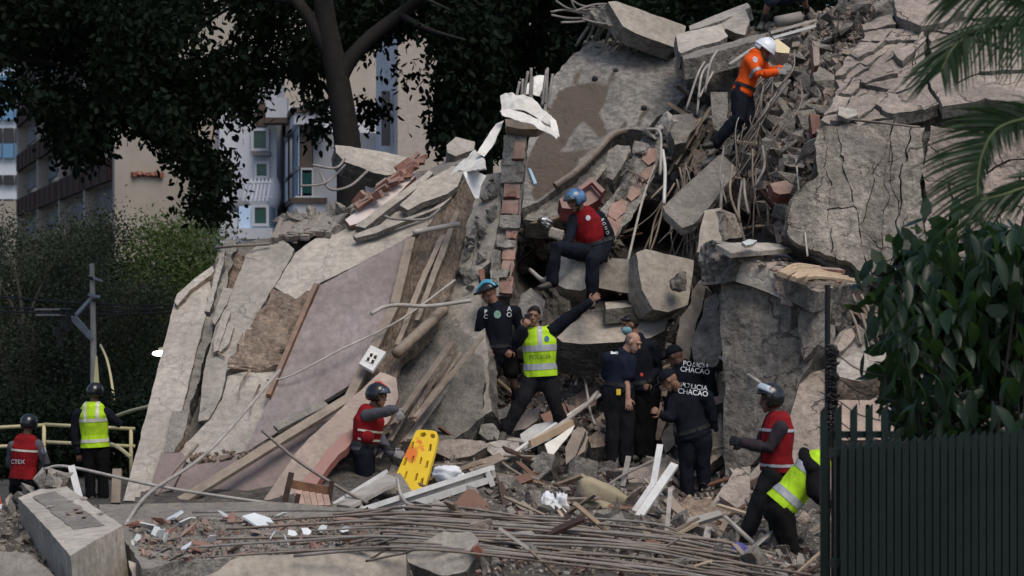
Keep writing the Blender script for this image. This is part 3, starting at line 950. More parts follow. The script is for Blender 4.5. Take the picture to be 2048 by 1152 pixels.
# tree beyond the crest of the heap
T3 = P(1450, 400, 52); T3.z = 0
TD = thing('shade_tree', T3, 'dark tree beyond the crest of the heap', 'tree', 'street trees behind the heap')
branches('trunk', TD, [([V3((T3.x, 52, 0)), P(1445, 200, 52), P(1470, 0, 52), P(1480, -150, 52)], .3, .18), ([P(1460, 60, 52), P(1380, 0, 51), P(1300, -60, 50)], .13, .05), ([P(1470, 30, 52), P(1580, -20, 51), P(1700, -60, 50)], .13, .05)], BARK)
CAN_D = [[(1080,-100),(1980,-100),(1900,60),(1560,110),(1400,140),(1180,190),(1090,150)]]
C = twigs(CAN_D, 1000, 48, 56, rs, .16)
V, Fc = leaf_mass(C, .19, rs, 28, .27)
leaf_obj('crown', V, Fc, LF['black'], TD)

# fine-leaved bushes along the street on the left
def bush(px, py, d, label, polys, n, m, size, seed, per=30, sp=.3, gap=.2, dr=3.0, bare=5, gf=.9):
    rq = np.random.RandomState(seed)
    t0 = P(px, py, d); t0.z = 0
    t = thing('street_tree', t0, label, 'tree', 'fine-leaved trees along the street')
    L = []
    for i in range(bare):
        q = P(px + rq.uniform(-90, 90), rq.uniform(430, 640), d + rq.uniform(-1.5, 1.5))
        mdl = V3((t0.x, d, 0)).lerp(q, .5) + V3((rq.uniform(-.4, .4), rq.uniform(-.4, .4), rq.uniform(-.2, .5)))
        L.append(([V3((t0.x + rq.uniform(-.2, .2), d, 0)), mdl, q], .09, .015))
    branches('trunk', t, L, BARK_L)
    C = twigs(polys, n, d - dr, d + dr, rq, gap, gf)
    V, Fc = leaf_mass(C, size, rq, per, sp, .2)
    leaf_obj('crown', V, Fc, m, t)
bush(60, 900, 56, 'dusky olive tree with thin bare stems left of the utility pole', [[(-60,455),(30,435),(90,470),(150,500),(160,1010),(-60,1010)]], 620, LF['olive'], .085, 11, per=60, gap=.3)
bush(215, 900, 55, 'dusky olive tree rising behind the utility pole', [[(95,480),(130,445),(235,430),(262,520),(330,560),(355,620),(300,1010),(90,1010)]], 700, LF['olive'], .085, 12, per=60, gap=.3)
bush(370, 900, 58, 'brighter green tree between the gable and the heap', [[(240,560),(255,490),(300,455),(350,450),(420,455),(470,470),(470,620),(350,900),(240,900)]], 620, LF['lime'], .1, 13, per=45, gap=.34, bare=4)
bush(140, 1000, 62, 'dark hedge-like tree in the shade behind the railing', [[(-80,560),(470,520),(470,700),(300,1040),(-80,1040)]], 1100, LF['black'], .2, 14, per=30, sp=.4, gap=.0, bare=2)

rq = np.random.RandomState(31)
HG = thing('street_hedge', (P(110, 576, 40).x, 40, 0), 'low dark hedge right behind the yellow railing', 'hedge')
branches('stems', HG, [([V3((P(x, 0, 40).x, 40, 0)), P(x + rq.uniform(-10, 10), 860, 40)], .04, .015) for x in range(-60, 280, 30)], BARK)
C = twigs([[(-120,812),(330,800),(330,985),(-120,985)]], 460, 38.3, 41.5, rq, .0)
C[:, 2] = np.maximum(C[:, 2], .12)
V, Fc = leaf_mass(C, .1, rq, 40, .16, .2)
leaf_obj('crown', V, Fc, LF['black'], HG)

# ------------------------------------------------------------------ utility pole, wires, railing, street lamp
U = mat('grey_concrete_pole', (.36, .345, .31), (.28, .265, .24), bump=.3, scale=4)
GALV = mat('galvanised_bracket', (.27, .31, .36), (.19, .22, .26), bump=.2, rough=.5)
WIRE = mat('black_wire', (.02, .02, .021), (.014, .014, .015), bump=0, rough=.6)
RAILM = mat('pale_yellow_railing', (.50, .45, .27), (.40, .36, .21), bump=.1, rough=.5)
dp = 46.0
b0 = P(187, 576, dp); b0.z = 0
UP = thing('utility_pole', b0, 'slim grey utility pole with angled bracket and yellow guard', 'pole')
mk('shaft', *tube([b0, P(187, 700, dp), P(184, 527, dp)], .075, 10, 3, .05), U, UP, smooth=True)
for a_, b_, w_ in ((P(184, 678, dp-.1), P(141, 634, dp-.3), .07), (P(181, 668, dp-.12), P(150, 632, dp-.3), .05), (P(181, 598, dp-.1), P(152, 630, dp-.3), .06), (P(176, 589, dp-.1), P(200, 594, dp-.1), .05), (P(178, 552, dp-.1), P(205, 562, dp-.1), .04)):
    mk('bracket_arm', *bar(a_, b_, w_, w_), GALV, UP)
tv, tf = tube([P(132, 660, dp-.4), P(133, 640, dp-.4), P(131, 632, dp-.4)], .1, 10, 2)
mk('transformer', tv, tf, M['black'], UP)
mk('transformer', *tube([P(118, 672, dp-.4), P(119, 655, dp-.4)], .11, 10, 1), M['black'], UP)
mk('fuse_box', *tube([P(120, 690, dp-.4), P(120, 676, dp-.4)], .07, 8, 1), M['black'], UP)
mk('yellow_guard', *bar(P(193, 778, dp-.25), P(193, 712, dp-.25), .12, .08, taper=.25), mat('bright_yellow_guard', (.75, .72, .36), (.68, .64, .3), bump=0, rough=.4), UP)
for x, y in ((182, 560), (190, 604), (174, 598)):
    mk('insulator', *tube([P(x, y, dp-.1), P(x, y-7, dp-.1)], .05, 8, 1), M['black'], UP)
def wire(name, pts, r, m, label):
    o = mk(name, *tube(pts, r, 5, 8), m, label=label, cat='cable')
    return o
for k, (ya, yb, lab) in enumerate(((588, 612, 'uppermost black cable crossing the trees to the pole'), (612, 614, 'second black cable strung behind the pole'), (620, 622, 'third black cable sagging behind the pole'))):
    wire('overhead_cable', [P(-60, ya, 49), P(187, (ya+yb)/2 + 8, dp+.1), P(420, yb, 47)], .022, WIRE, lab)
for k, (x0, x1, y, lab) in enumerate(((70, 140, 619, 'pair of pale spacer rods clipped to the cables left of the pole'), (225, 252, 611, 'pale rectangular cable spacer right of the pole'))):
    t = thing('cable_spacer', P(x0, y, 46.6), lab, 'cable spacer')
    mk('rod', *tube([P(x0, y, 46.6), P(x1, y, 46.6)], .02, 5, 1), M['steel'], t)
    mk('rod', *tube([P(x0+2, y+11, 46.6), P(x1-8, y+11, 46.6)], .02, 5, 1), M['steel'], t)
wire('guy_wire', [P(201, 690, 45), P(214, 720, 44), P(224, 770, 43), P(228, 825, 42), P(228, 900, 42)], .025, RAILM, 'pale yellow hose hanging in a bow beside the pole')
RL = thing('street_railing', V3((P(130, 900, 37).x, 37, 0)), 'pale yellow tube railing behind the left rescuers', 'railing')
for x0, y0, x1, y1 in ((-60, 858, 92, 850), (88, 849, 270, 858), (-60, 895, 92, 890), (92, 884, 270, 893)):
    mk('rail', *tube([P(x0, y0, 37), P(x1, y1, 37)], .03, 8, 1), RAILM, RL, smooth=True)
for x, y in ((88, 850), (262, 858), (-20, 860)):
    q = P(x, y, 37)
    mk('post', *tube([V3((q.x, 37, 0)), q], .032, 8, 1), RAILM, RL, smooth=True)
for i, (pts, r, lab) in enumerate((([P(232, 832, 37), P(260, 822, 36), P(300, 812, 35)], .03, 'pale leaning bar between railing and leaning wall'),
                         ([P(222, 888, 36.5), P(240, 897, 36), P(262, 915, 35.5)], .03, 'short pale bar dropping behind the leaning wall'))):
    mk('loose_bar', *tube(pts, r, 6, 3), RAILM, label=lab, cat='bar')
wd = P(150, 870, 44)
sl = thing('street_lamp', P(317, 707, 44) * 1.0, 'lit street lamp peeping out beside the leaning wall', 'street lamp')
lp = P(318, 707, 44)
mk('post', *tube([V3((lp.x + .9, 44.2, 0)), V3((lp.x + .9, 44.2, lp.z + .1)), lp + V3((.3, .1, .12)), lp + V3((.0, 0, .07))], .04, 8, 5), U, sl, smooth=True)
mk('lamp_head', *ell(lp, .13, .1, .05), mat('glowing_lamp_glass', (1, .97, .85), (1, .97, .85), bump=0, emit=((1, .95, .8), 6.0)), sl, smooth=True)

# ------------------------------------------------------------------ the leaning facade on the left
FP = Pl((250, 1000, 26.8), (350, 600, 29.9), (900, 420, 31.3))
pl, co, st_, cd = M['plaster'], M['concrete'], M['stucco'], M['concrete_d']
o = FP.at(500, 1000)
LW = thing('leaning_facade', (o.x, o.y, 0), 'big plastered facade leaning back against the heap, its layers torn open', 'wall')
slab('wall_core', [(262,1010),(352,650),(425,530),(470,492),(560,470),(640,455),(720,400),(830,345),(955,345),(1000,400),(975,560),(965,830),(760,1010)], FP.off(-.22), .3, [cd, cd], LW, jag=.04, amp=.05, step=.13)
slab('plaster_strip', [(247,1002),(300,800),(348,606),(418,556),(424,585),(404,660),(385,735),(360,835),(330,905),(292,1003)], FP.off(.05), .22, [M['plaster_l'], co], LW, jag=.012, amp=.01, step=.1)
slab('broken_cap', [(348,603),(354,588),(385,560),(424,532),(428,541),(420,551),(380,580),(353,610)], FP.off(.12), .4, [M['plaster_l'], M['tan']], LW, jag=.012, step=.07)
slab('exposed_strip', [(422,552),(436,505),(456,478),(474,480),(463,530),(448,590),(430,650),(408,720),(385,800),(370,838),(352,836),(372,760),(392,690),(408,640)], FP.off(.0), .2, [co, cd], LW, jag=.03, amp=.05, step=.06, nf=6)
slab('exposed_strip', [(440,505),(452,500),(438,560),(420,625),(410,622),(426,560)], FP.off(.09), .2, [M['plaster'], cd], LW, jag=.02, amp=.02, step=.06)
slab('cavity_fill', [(468,508),(488,508),(484,545),(462,578),(446,572),(455,540)], FP.off(-.08), .1, [M['tan'], M['tan']], LW, jag=.03, amp=.07, step=.05, nf=7)
slab('render_ridge', [(446,572),(466,576),(448,618),(430,650),(424,640)], FP.off(.1), .2, [M['plaster'], cd], LW, jag=.02, amp=.03, step=.05)
slab('plaster_panel', [(494,506),(520,486),(545,490),(562,478),(590,498),(572,532),(548,572),(528,606),(505,650),(492,690),(478,728),(452,745),(440,800),(416,838),(398,842),(404,760),(420,690),(436,640),(452,610),(474,556)], FP.off(.07), .2, [pl, co], LW, jag=.02, amp=.018, step=.08)
slab('plaster_flake', [(448,620),(462,624),(452,650),(436,700),(426,704),(430,672)], FP.off(.16), .05, [M['plaster_l'], co], LW, jag=.012, step=.05)
slab('plaster_flake', [(452,640),(468,652),(456,690),(440,704),(428,700)], FP.off(.13), .05, [pl, co], LW, jag=.014, step=.05)
slab('upper_plaster', [(548,574),(575,532),(592,505),(640,470),(700,448),(760,430),(812,420),(905,385),(928,360),(910,420),(870,445),(826,470),(735,520),(640,566),(610,590),(590,600)], FP.off(.06), .16, [M['plaster_l'], co], LW, jag=.012, amp=.012, step=.1)
slab('peeled_render', [(548,576),(592,600),(632,570),(628,590),(590,680),(566,735),(520,736),(452,734),(470,705),(498,655),(528,606)], FP.off(.09), .16, [M['tan'], M['tan']], LW, jag=.025, amp=.06, step=.055, nf=4.5)
slab('plaster_panel', [(456,752),(500,742),(566,738),(548,790),(520,850),(492,902),(440,918),(385,928),(348,912),(380,880),(416,840),(444,800)], FP.off(.03), .2, [pl, co], LW, jag=.015, amp=.02, step=.09)
slab('brick_edge', [(345,822),(378,815),(366,880),(346,905),(332,902),(338,860)], FP.off(.16), .16, [M['concrete'], M['tan']], LW, jag=.02, amp=.03, step=.06)
slab('maroon_patch', [(322,905),(365,905),(372,918),(345,980),(318,985),(300,978)], FP.off(.15), .06, [M['maroon'], co], LW, jag=.008, step=.08)
slab('maroon_band', [(292,1004),(345,985),(372,930),(402,912),(492,908),(560,872),(705,786),(772,742),(765,800),(700,880),(560,1006)], FP.off(.1), .06, [M['maroon'], co], LW, jag=.01, amp=.02, step=.1)
slab('purple_panel', [(489,906),(560,750),(640,571),(735,520),(824,470),(812,505),(780,600),(745,722),(700,770),(650,800),(575,852)], FP.off(.15), .06, [M['purple'], co], LW, jag=.006, amp=.006, step=.12)
mk('timber_edge', *join([bar(FP.off(.2).at(632, 570), FP.off(.2).at(537, 792), .06, .06, FP.n)]), M['wood_o'], LW)
mk('timber_edge', *join([bar(FP.off(.2).at(822, 478), FP.off(.2).at(790, 610), .07, .12, FP.n), bar(FP.off(.2).at(790, 612), FP.off(.2).at(700, 795), .07, .12, FP.n)]), M['wood'], LW)
for i in range(46):        # crumbs of render along the lower break
    x = R.uniform(385, 500); y = 918 - (x - 385) * .12 + R.uniform(-8, 8)
    p = FP.off(.12).at(x, y)
    if i == 0: CR = rock_mesh('crumb', 5, 1, 1, 1, [M['tan']], sub=0, npts=9)
    inst('crumb', CR, p, (R.uniform(0, 6), R.uniform(0, 6), 0), (R.uniform(.015, .045),)*3, LW)
# a few long splits in the plaster as raised torn lips
for (x0, y0, x1, y1) in ((455,734,520,742),(500,740,478,800),(520,770,500,830),(436,706,450,716),(548,790,520,850),(476,690,486,665),(586,640,575,668),(560,700,600,690)):
    a_, b_ = FP.off(.12).at(x0, y0), FP.off(.12).at(x1, y1)
    mid = a_.lerp(b_, .5) + V3((R.uniform(-.05, .05), 0, R.uniform(-.03, .03)))
    mk('torn_lip', *tube([a_, mid, b_], .018, 5, 4, .004), M['tan'], LW)

mk('dark_channel_beam', *bar(FP.off(.42).at(362, 1003), FP.off(.3).at(706, 792), .05, .13, FP.n), M['wood'], label='long dark flat channel lying diagonally up the leaning facade', cat='beam')
mk('flat_plank', *bar(FP.off(.3).at(552, 858), FP.off(.3).at(652, 808), .05, .12, FP.n), M['concrete'], label='short grey plank caught on the diagonal channel', cat='plank')
o = slab('salmon_sheet', [(524,1006),(560,960),(620,880),(700,792),(760,742),(792,752),(796,790),(775,840),(735,858),(690,884),(650,925),(612,1006)], FP.off(.38), .05, [M['salmon'], M['redpaint']], jag=.015, amp=.03, step=.09, nf=1.4,
     bend=lambda x, y: .06*math.sin(x*2.1 + y*1.3), label='large crumpled salmon sheet slumped at the facade foot', cat='sheet')
slab('red_roll', [(578,1006),(612,960),(655,905),(688,872),(722,850),(728,862),(700,892),(672,925),(640,965),(612,1008)], FP.off(.5), .1, [M['redpaint'], M['redpaint']], jag=.02, amp=.03, step=.07, nf=3, bend=lambda x, y: .05*math.sin(x*3.2),
     label='faded red curled sheet edge below the salmon sheet', cat='sheet')
0 and slab('pale_crumple', [(425,990),(470,960),(540,1000),(500,1012),(420,1012)], FP.off(.55), .04, [M['salmon'], M['redpaint']], jag=.02, amp=.05, step=.07, label='low pale crumpled scrap at the foot of the maroon band', cat='scrap')

# torn fibre strip and grey wall right of the purple panel
GP = Pl((870, 850, 28.6), (985, 820, 28.4), (960, 400, 31.0))
o = GP.at(900, 850)
FW = thing('fibre_wall', (o.x, o.y, 0), 'torn brown fibrous wall layer between purple panel and grey wall', 'wall')
slab('fibre_layer', [(822,486),(850,455),(905,400),(930,362),(952,350),(958,380),(930,470),(905,560),(880,640),(830,700),(800,720),(790,790),(745,760),(705,792),(745,722),(790,612)], FP.off(.12), .12, [M['fibre'], M['fibre']], FW, jag=.03, amp=.045, step=.07, nf=5)
slab('loose_splinter', [(880,470),(892,468),(850,560),(800,690),(790,690),(830,580)], FP.off(.25), .03, [M['wood'], M['wood']], FW, jag=.01, step=.09)
slab('loose_splinter', [(910,420),(918,424),(885,520),(838,640),(830,640),(872,520)], FP.off(.25), .03, [M['wood'], M['wood']], FW, jag=.01, step=.09)
GW = thing('grey_wall', (o.x + .5, o.y, 0), 'upright grey plaster wall scarred with slanting score marks', 'wall')
slab('wall_face', [(925,470),(950,400),(972,350),(1004,346),(1000,430),(985,520),(955,545),(962,600),(975,700),(978,780),(985,822),(940,850),(895,868),(855,862),(868,800),(884,680),(895,590),(910,530)], GP, .3, [M['plaster'], co], GW, jag=.02, amp=.02, step=.08)
slab('wall_face', [(832,864),(850,780),(872,765),(866,810),(858,866)], GP.off(.08), .15, [M['plaster'], co], GW, jag=.02, amp=.02, step=.08)
for i in range(9):
    y = 640 + i * 14
    mk('score_mark', *tube([GP.off(.012).at(895 + R.uniform(-3, 3), y + 8), GP.off(.012).at(915 + R.uniform(-4, 4), y - 6)], .012, 4, 1), M['plaster_l'], GW)
for i in range(26):        # broken lumps stuck along the torn edge
    t = i / 25
    x = 930 + 60*t + R.uniform(-14, 14); y = 560 - 190*t + R.uniform(-18, 18)
    if i == 0: LP = [rock_mesh('lump', 40 + k, 1, 1, 1, [M['mortar']], sub=1, npts=11, rough=.15) for k in range(4)]
    s = R.uniform(.04, .11)
    inst('mortar_lump', LP[i % 4], GP.off(.06).at(x, y), (R.uniform(0, 6), R.uniform(0, 6), R.uniform(0, 6)), (s, s, s*.7), GW)

# hollow clay block pier
KP = Pl((1003, 590, 29.9), (1040, 590, 29.9), (1030, 270, 31.3))
BR = thing('clay_block_pier', KP.at(1005, 600), 'leaning pier of red hollow clay blocks half covered in mortar', 'pier')
slab('mortar_core', [(1012,268),(1053,274),(1048,345),(1040,430),(1026,520),(1018,592),(982,590),(990,520),(1000,430),(1006,340)], KP.off(-.03), .3, [M['mortar'], M['mortar']], BR, jag=.02, amp=.02, step=.06)
rows = [(284, 320), (366, 396), (399, 430), (452, 478), (493, 520), (521, 545), (552, 588)]
for i, (y0, y1) in enumerate(rows):
    t = (y0 - 270) / 320
    xl, xr = 1016 - 26*t, 1052 - 28*t
    if i in (0, 3): xl += 12
    if i > 3: xl += 9
    xr += R.uniform(-4, 1)
    q = slab('clay_block', [(xl, y0), (xr, y0 + 2), (xr - 3, y1 - 1), (xl - 3, y1 - 2)], KP.off(.012 + R.uniform(0, .03)), .12, [M['brick'], M['brick']], BR, jag=.02, amp=.015, step=.06)
    if i in (1, 3):
        slab('hole_shade_plate', [(xl+8, y1-12), (xl+18, y1-14), (xr-8, y1-12), (xr-8, y1-3), (xl+8, y1-3)], KP.off(.075), .02, [M['brick_d'], M['brick_d']], q, jag=.004, step=.05)  # darker brick plate stands for a shaded hollow in the block
for i, (y0, y1, x0, x1) in enumerate(((320, 364, 1004, 1048), (272, 330, 1008, 1028), (428, 454, 1000, 1042), (476, 496, 994, 1030), (500, 590, 984, 1000), (540, 556, 990, 1018))):
    slab('mortar_patch', [(x0, y0), (x1, y0+3), (x1-3, y1), (x0-3, y1)], KP.off(.075), .06, [M['mortar'], M['mortar']], BR, jag=.03, amp=.03, step=.05, nf=8)
mk('clay_shard', *bar(P(962, 540, 30.0), P(970, 580, 29.95), .08, .1, taper=.5), M['brick'], label='red clay shard wedged beside the cyclist officer', cat='brick shard')

# crumpled white sheet metal on the pier head
SHT = thing('crumpled_sheet_metal', KP.at(1030, 262), 'crumpled white sheet metal draped over the pier head', 'sheet metal')
SPl = Pl((1000, 250, 30.6), (1110, 250, 30.5), (1050, 190, 31.2))
slab('upper_fold', [(1001,190),(1012,188),(1032,196),(1048,194),(1075,206),(1102,228),(1110,240),(1104,246),(1080,238),(1050,226),(1022,222),(1003,226)], SPl.off(.15), .012, [M['sheet'], M['sheet']], SHT, jag=.012, amp=.05, step=.05, nf=5, bend=lambda x, y: .06*math.sin(x*6))
slab('lower_fold', [(1000,222),(1020,217),(1048,224),(1080,242),(1102,258),(1116,272),(1112,278),(1090,262),(1060,248),(1030,238),(1004,230)], SPl.off(.28), .012, [M['sheet'], M['sheet']], SHT, jag=.01, amp=.04, step=.05, nf=5)
slab('hanging_corner', [(1102,230),(1112,240),(1119,272),(1110,276),(1100,255)], SPl.off(.2), .012, [M['sheet'], M['sheet']], SHT, jag=.01, amp=.03, step=.04, nf=6)
slab('torn_flap', [(1040,190),(1052,172),(1062,160),(1072,152),(1088,150),(1086,180),(1078,192),(1060,188)], SPl.off(-.15), .012, [M['sheet'], M['sheet']], SHT, jag=.015, amp=.04, step=.04, nf=6)
slab('timber_pad', [(1010,238),(1050,240),(1088,250),(1074,258),(1040,258),(1012,252)], KP.off(.12), .18, [M['wood'], M['wood']], SHT, jag=.006, step=.06)
SH2 = thing('bent_white_flashing', P(950, 370, 29.8), 'long bent strip of white metal flashing hanging left of the pier', 'flashing')
slab('upper_strip', [(992,246),(1008,240),(990,285),(968,312),(954,306),(972,278)], SPl.off(.1), .012, [M['sheet'], M['sheet']], SH2, jag=.008, amp=.03, step=.05)
slab('lower_strip', [(952,304),(970,318),(972,338),(950,340),(918,342),(902,350),(912,336),(932,318)], Pl((950,330,29.6),(900,350,29.7),(960,300,30.4)), .012, [M['sheet'], M['sheet']], SH2, jag=.01, amp=.05, step=.05)
slab('drooping_tongue', [(925,345),(945,342),(972,352),(962,372),(958,395),(950,396),(938,370)], Pl((925,345,29.5),(972,352,29.6),(950,396,29.3)), .012, [M['alu'], M['alu']], SH2, jag=.008, amp=.03, step=.05)

# ------------------------------------------------------------------ slabs along the left crest
def loose(name, out, plane, th, mats, label, cat='slab', **kw):
    return slab(name, out, plane, th, mats, label=label, cat=cat, **kw)
loose('roof_slab', [(670,291),(700,293),(760,302),(822,316),(826,340),(800,347),(770,350),(745,346),(720,332),(690,322),(672,306)], Pl((670,290,33.0),(820,316,33.2),(745,346,32.8)), .3, [M['plaster_l'], co], 'thick pale slab jutting from the left crest of the heap', jag=.02, amp=.01)
loose('white_board', [(690,440),(720,418),(752,392),(790,362),(826,344),(832,352),(800,384),(760,418),(715,448),(700,452)], FP.off(.16), .06, [mat('white_pink_plaster', (.66,.60,.57), (.55,.47,.44), bump=.1), M['brick']], 'bright white board lying up the slope beside broken brick', 'board', jag=.012)
BE = thing('brick_crest', FP.off(.2).at(760, 400), 'ragged run of broken orange clay block along the crest', 'bricks')
for i in range(26):
    t = i / 25
    p = FP.off(.24).at(712 + 118*t + R.uniform(-8, 8), 415 - 95*t + R.uniform(-8, 8))
    v, f = bar(p, p + V3((R.uniform(.08, .2), R.uniform(-.1, .1), R.uniform(.02, .16))), R.uniform(.05, .12), R.uniform(.05, .1), (R.random(), R.random(), R.random()))
    mk('brick', v, f, M['brick'], BE)
loose('plaster_plank', [(710,452),(790,392),(860,340),(866,346),(840,372),(770,424),(730,456)], FP.off(.2), .1, [M['plaster_l'], co], 'long narrow plaster plank sliding down beside the white board', 'plank', jag=.01)
loose('plaster_plate', [(800,410),(850,362),(905,332),(932,330),(915,372),(895,388),(850,402),(815,420)], FP.off(.22), .1, [M['plaster_l'], co], 'broad plaster plate below the white flashing', 'plate', jag=.012)
loose('plaster_plate', [(706,470),(760,448),(800,438),(860,420),(905,392),(880,415),(800,446),(750,466),(712,476)], FP.off(.2), .07, [M['plaster_l'], co], 'thin plaster plate edge above the purple panel', 'plate', jag=.01)
loose('crest_chunk', [(893,290),(912,274),(950,284),(948,300),(910,312),(895,305)], Pl((893,290,32.5),(950,284,32.6),(910,312,32.2)), .4, [M['plaster_l'], co], 'small squarish chunk on the crest beside the flashing', 'chunk', jag=.012)
loose('crest_slab', [(845,345),(900,320),(945,300),(948,308),(915,330),(860,356)], Pl((845,345,32.4),(945,300,32.8),(900,330,32.2)), .25, [co, co], 'dusty grey slab edge lying along the crest', 'slab', jag=.02, amp=.03)
# exposed tendons/ribs at the top left
RB = thing('ribbed_slab_edge', FP.at(590, 470), 'broken slab edge with a comb of exposed ribs above the facade', 'slab')
for i in range(15):
    x = 545 + i*8 + R.uniform(-2, 2)
    a_ = FP.off(.12).at(x, 480 - (x-545)*.12 + R.uniform(-4, 4)); b_ = FP.off(-.15).at(x + 24 + R.uniform(-4, 4), 432 - (x-545)*.02)
    mk('rib', *bar(a_, b_, R.uniform(.04, .13), .07, (1, 0, 0)), co if i % 3 else M['rust'], RB)
LP2 = [rock_mesh('lump', 60 + k, 1, 1, 1, [co], sub=1, npts=11, rough=.15) for k in range(5)]
for i in range(60):
    x = R.uniform(545, 720); y = 448 - max(0, (x - 640))*.18 + R.uniform(-22, 26) + (10 if x < 600 else 0)
    s = R.uniform(.05, .15)
    inst('lump', LP2[i % 5], FP.off(R.uniform(-.2, .05)).at(x, y), (R.uniform(0, 6), R.uniform(0, 6), R.uniform(0, 6)), (s, s*R.uniform(.6, 1), s*.8), RB)

# ------------------------------------------------------------------ the great stained slab in the middle
SP_ = Pl((1060, 400, 32.0), (1300, 250, 33.2), (1265, 92, 34.8))
STN = [[(1120,180),(1150,165),(1205,168),(1212,200),(1200,225),(1215,262),(1200,275),(1175,250),(1165,235),(1130,290),(1100,330),(1062,372),(1052,330),(1075,280),(1090,235)], [(1205,175),(1228,145),(1232,150),(1210,195)], [(1135,180),(1160,135),(1170,130),(1152,170)], [(1235,262),(1252,238),(1254,243),(1245,266)], [(1272,245),(1290,216),(1302,218),(1285,240),(1275,256)], [(1105,312),(1150,300),(1180,300),(1130,360),(1070,400),(1060,380)]]
def stain_fn(p):
    q = p - V3((0, 0, CZ)); px = CX + F*q.x/q.y; py = HY - F*q.z/q.y
    X, Y = np.array([px]), np.array([py])
    for S in STN:
        if inside_np(X, Y, S)[0]: return min(1., .5 + float(edge_dist(X, Y, S)[0]) / 22)
    return max(0., .5 - min(float(edge_dist(X, Y, S)[0]) for S in STN) / 22)
SL = thing('stained_slab', SP_.at(1150, 380), 'huge rough grey slab with a dark water stain', 'slab')
slab('slab_face', [(1104,162),(1128,128),(1150,104),(1176,86),(1220,84),(1262,94),(1310,108),(1350,114),(1356,150),(1384,178),(1350,210),(1312,236),(1290,262),(1258,258),(1228,268),(1188,316),(1150,352),(1110,380),(1065,410),(1040,420),(1052,330),(1060,270),(1086,222)], SP_, .45, [M['stained'], co], SL, jag=.03, amp=.045, step=.055, nf=2.5, stain=stain_fn)
slab('lower_face', [(1066,408),(1110,378),(1150,352),(1188,318),(1224,282),(1218,330),(1180,372),(1150,420),(1100,445),(1050,440)], SP_.off(-.12), .3, [M['stained'], co], SL, jag=.03, amp=.03, step=.06, stain=stain_fn)
for x, y in ((1232, 143), (1190, 158), (1288, 217)):
    mk('hole_shade', *ell(SP_.off(.02).at(x, y), .045, .03, .05), M['black'], SL)  # solid black bodies stand for the shade inside small holes
mk('waste_pipe', *tube([SP_.off(.12).at(1110, 372), SP_.off(.15).at(1150, 345), SP_.off(.15).at(1195, 302), SP_.off(.1).at(1222, 272), SP_.off(.05).at(1250, 262)], .05, 10, 5), M['rust'], label='rusty drain pipe bent along the lower edge of the stained slab', cat='pipe')
CB = thing('starter_bars', SP_.at(1220, 90), 'row of grey starter bars bristling from the stained slab', 'rebar')
for i, (x0, y0, x1, y1) in enumerate(((1152,92,1178,52),(1172,84,1188,50),(1186,82,1198,57),(1196,80,1208,55),(1208,88,1224,52),(1222,100,1246,58),(1240,100,1248,68),(1228,98,1262,64),(1252,104,1264,74),(1264,104,1276,73),(1216,72,1220,60),(1232,80,1236,62))):
    b_ = SP_.off(-.05).at(x0, y0)
    t_ = P(x1, y1, b_.y - .35)
    mk('bar', *tube([b_, b_.lerp(t_, .5) + V3((R.uniform(-.02, .03), 0, 0)), t_], .022, 7, 3), M['rebar'], CB, smooth=True)
for i in range(34):
    s = R.uniform(.03, .09)
    inst('lump', LP2[i % 5], SP_.off(.0).at(R.uniform(1165, 1290), R.uniform(78, 108)), (R.uniform(0, 6), R.uniform(0, 6), 0), (s, s, s), CB)
TBm = thing('tilted_beam', P(1290, 60, 34.6), 'long smooth beige beam tilted across the crest with frayed end bars', 'beam')
slab('beam_face', [(1216,4),(1232,2),(1372,52),(1366,86),(1350,95),(1270,66),(1246,52)], Pl((1216,4,34.2),(1372,52,34.6),(1270,66,34.0)), .28, [M['smooth_beige'], co], TBm, jag=.008, amp=.006, step=.1)
slab('beam_underside', [(1244,54),(1270,68),(1350,97),(1352,110),(1300,108),(1262,92),(1250,72)], Pl((1244,54,34.1),(1350,97,34.4),(1300,108,34.9)), .1, [cd, cd], TBm, jag=.01, step=.1)  # beige beam's underside given dark concrete, its shade painted in
slab('broken_end', [(1160,22),(1190,12),(1216,6),(1240,50),(1222,52),(1190,44),(1166,40)], Pl((1160,22,34.5),(1216,6,34.3),(1200,50,34.3)), .35, [co, co], TBm, jag=.03, amp=.08, step=.05, nf=6)
for i, (x0, y0, x1, y1, xm, ym) in enumerate(((1165,28,1101,24,1130,20),(1170,36,1103,30,1135,36),(1170,42,1122,45,1150,44),(1180,20,1112,2,1140,18),(1190,14,1128,-12,1160,10),(1172,30,1140,-8,1150,16),(1212,8,1150,22,1185,10),(1228,48,1165,38,1196,46))):
    mk('frayed_bar', *tube([P(x0, y0, 34.3), P(xm, ym, 34.1), P(x1, y1, 34.0)], .016, 6, 5), M['rebar'], TBm, smooth=True)
loose('cream_slab', [(1352,70),(1372,64),(1442,49),(1456,72),(1440,82),(1400,92),(1362,106),(1356,100)], Pl((1352,72,33.6),(1442,49,34.4),(1400,92,33.2)), .25, [M['plaster_l'], co], 'cream slab with red chips lying flat on the crest', jag=.015, amp=.012)
loose('edge_slab', [(1378,52),(1430,30),(1495,5),(1502,14),(1450,38),(1400,56),(1380,60)], Pl((1378,52,34.8),(1495,5,35.4),(1450,38,34.6)), .2, [M['plaster_l'], co], 'long narrow slab edge behind the cream slab', jag=.01)
loose('striped_panel', [(1400,52),(1440,36),(1490,18),(1500,40),(1490,70),(1470,66),(1452,56),(1420,58)], Pl((1400,52,34.6),(1490,18,34.9),(1470,66,34.2)), .15, [M['plaster_l'], M['wood']], 'broken upright panel with torn vertical strips on the crest', 'panel', jag=.02, amp=.03)
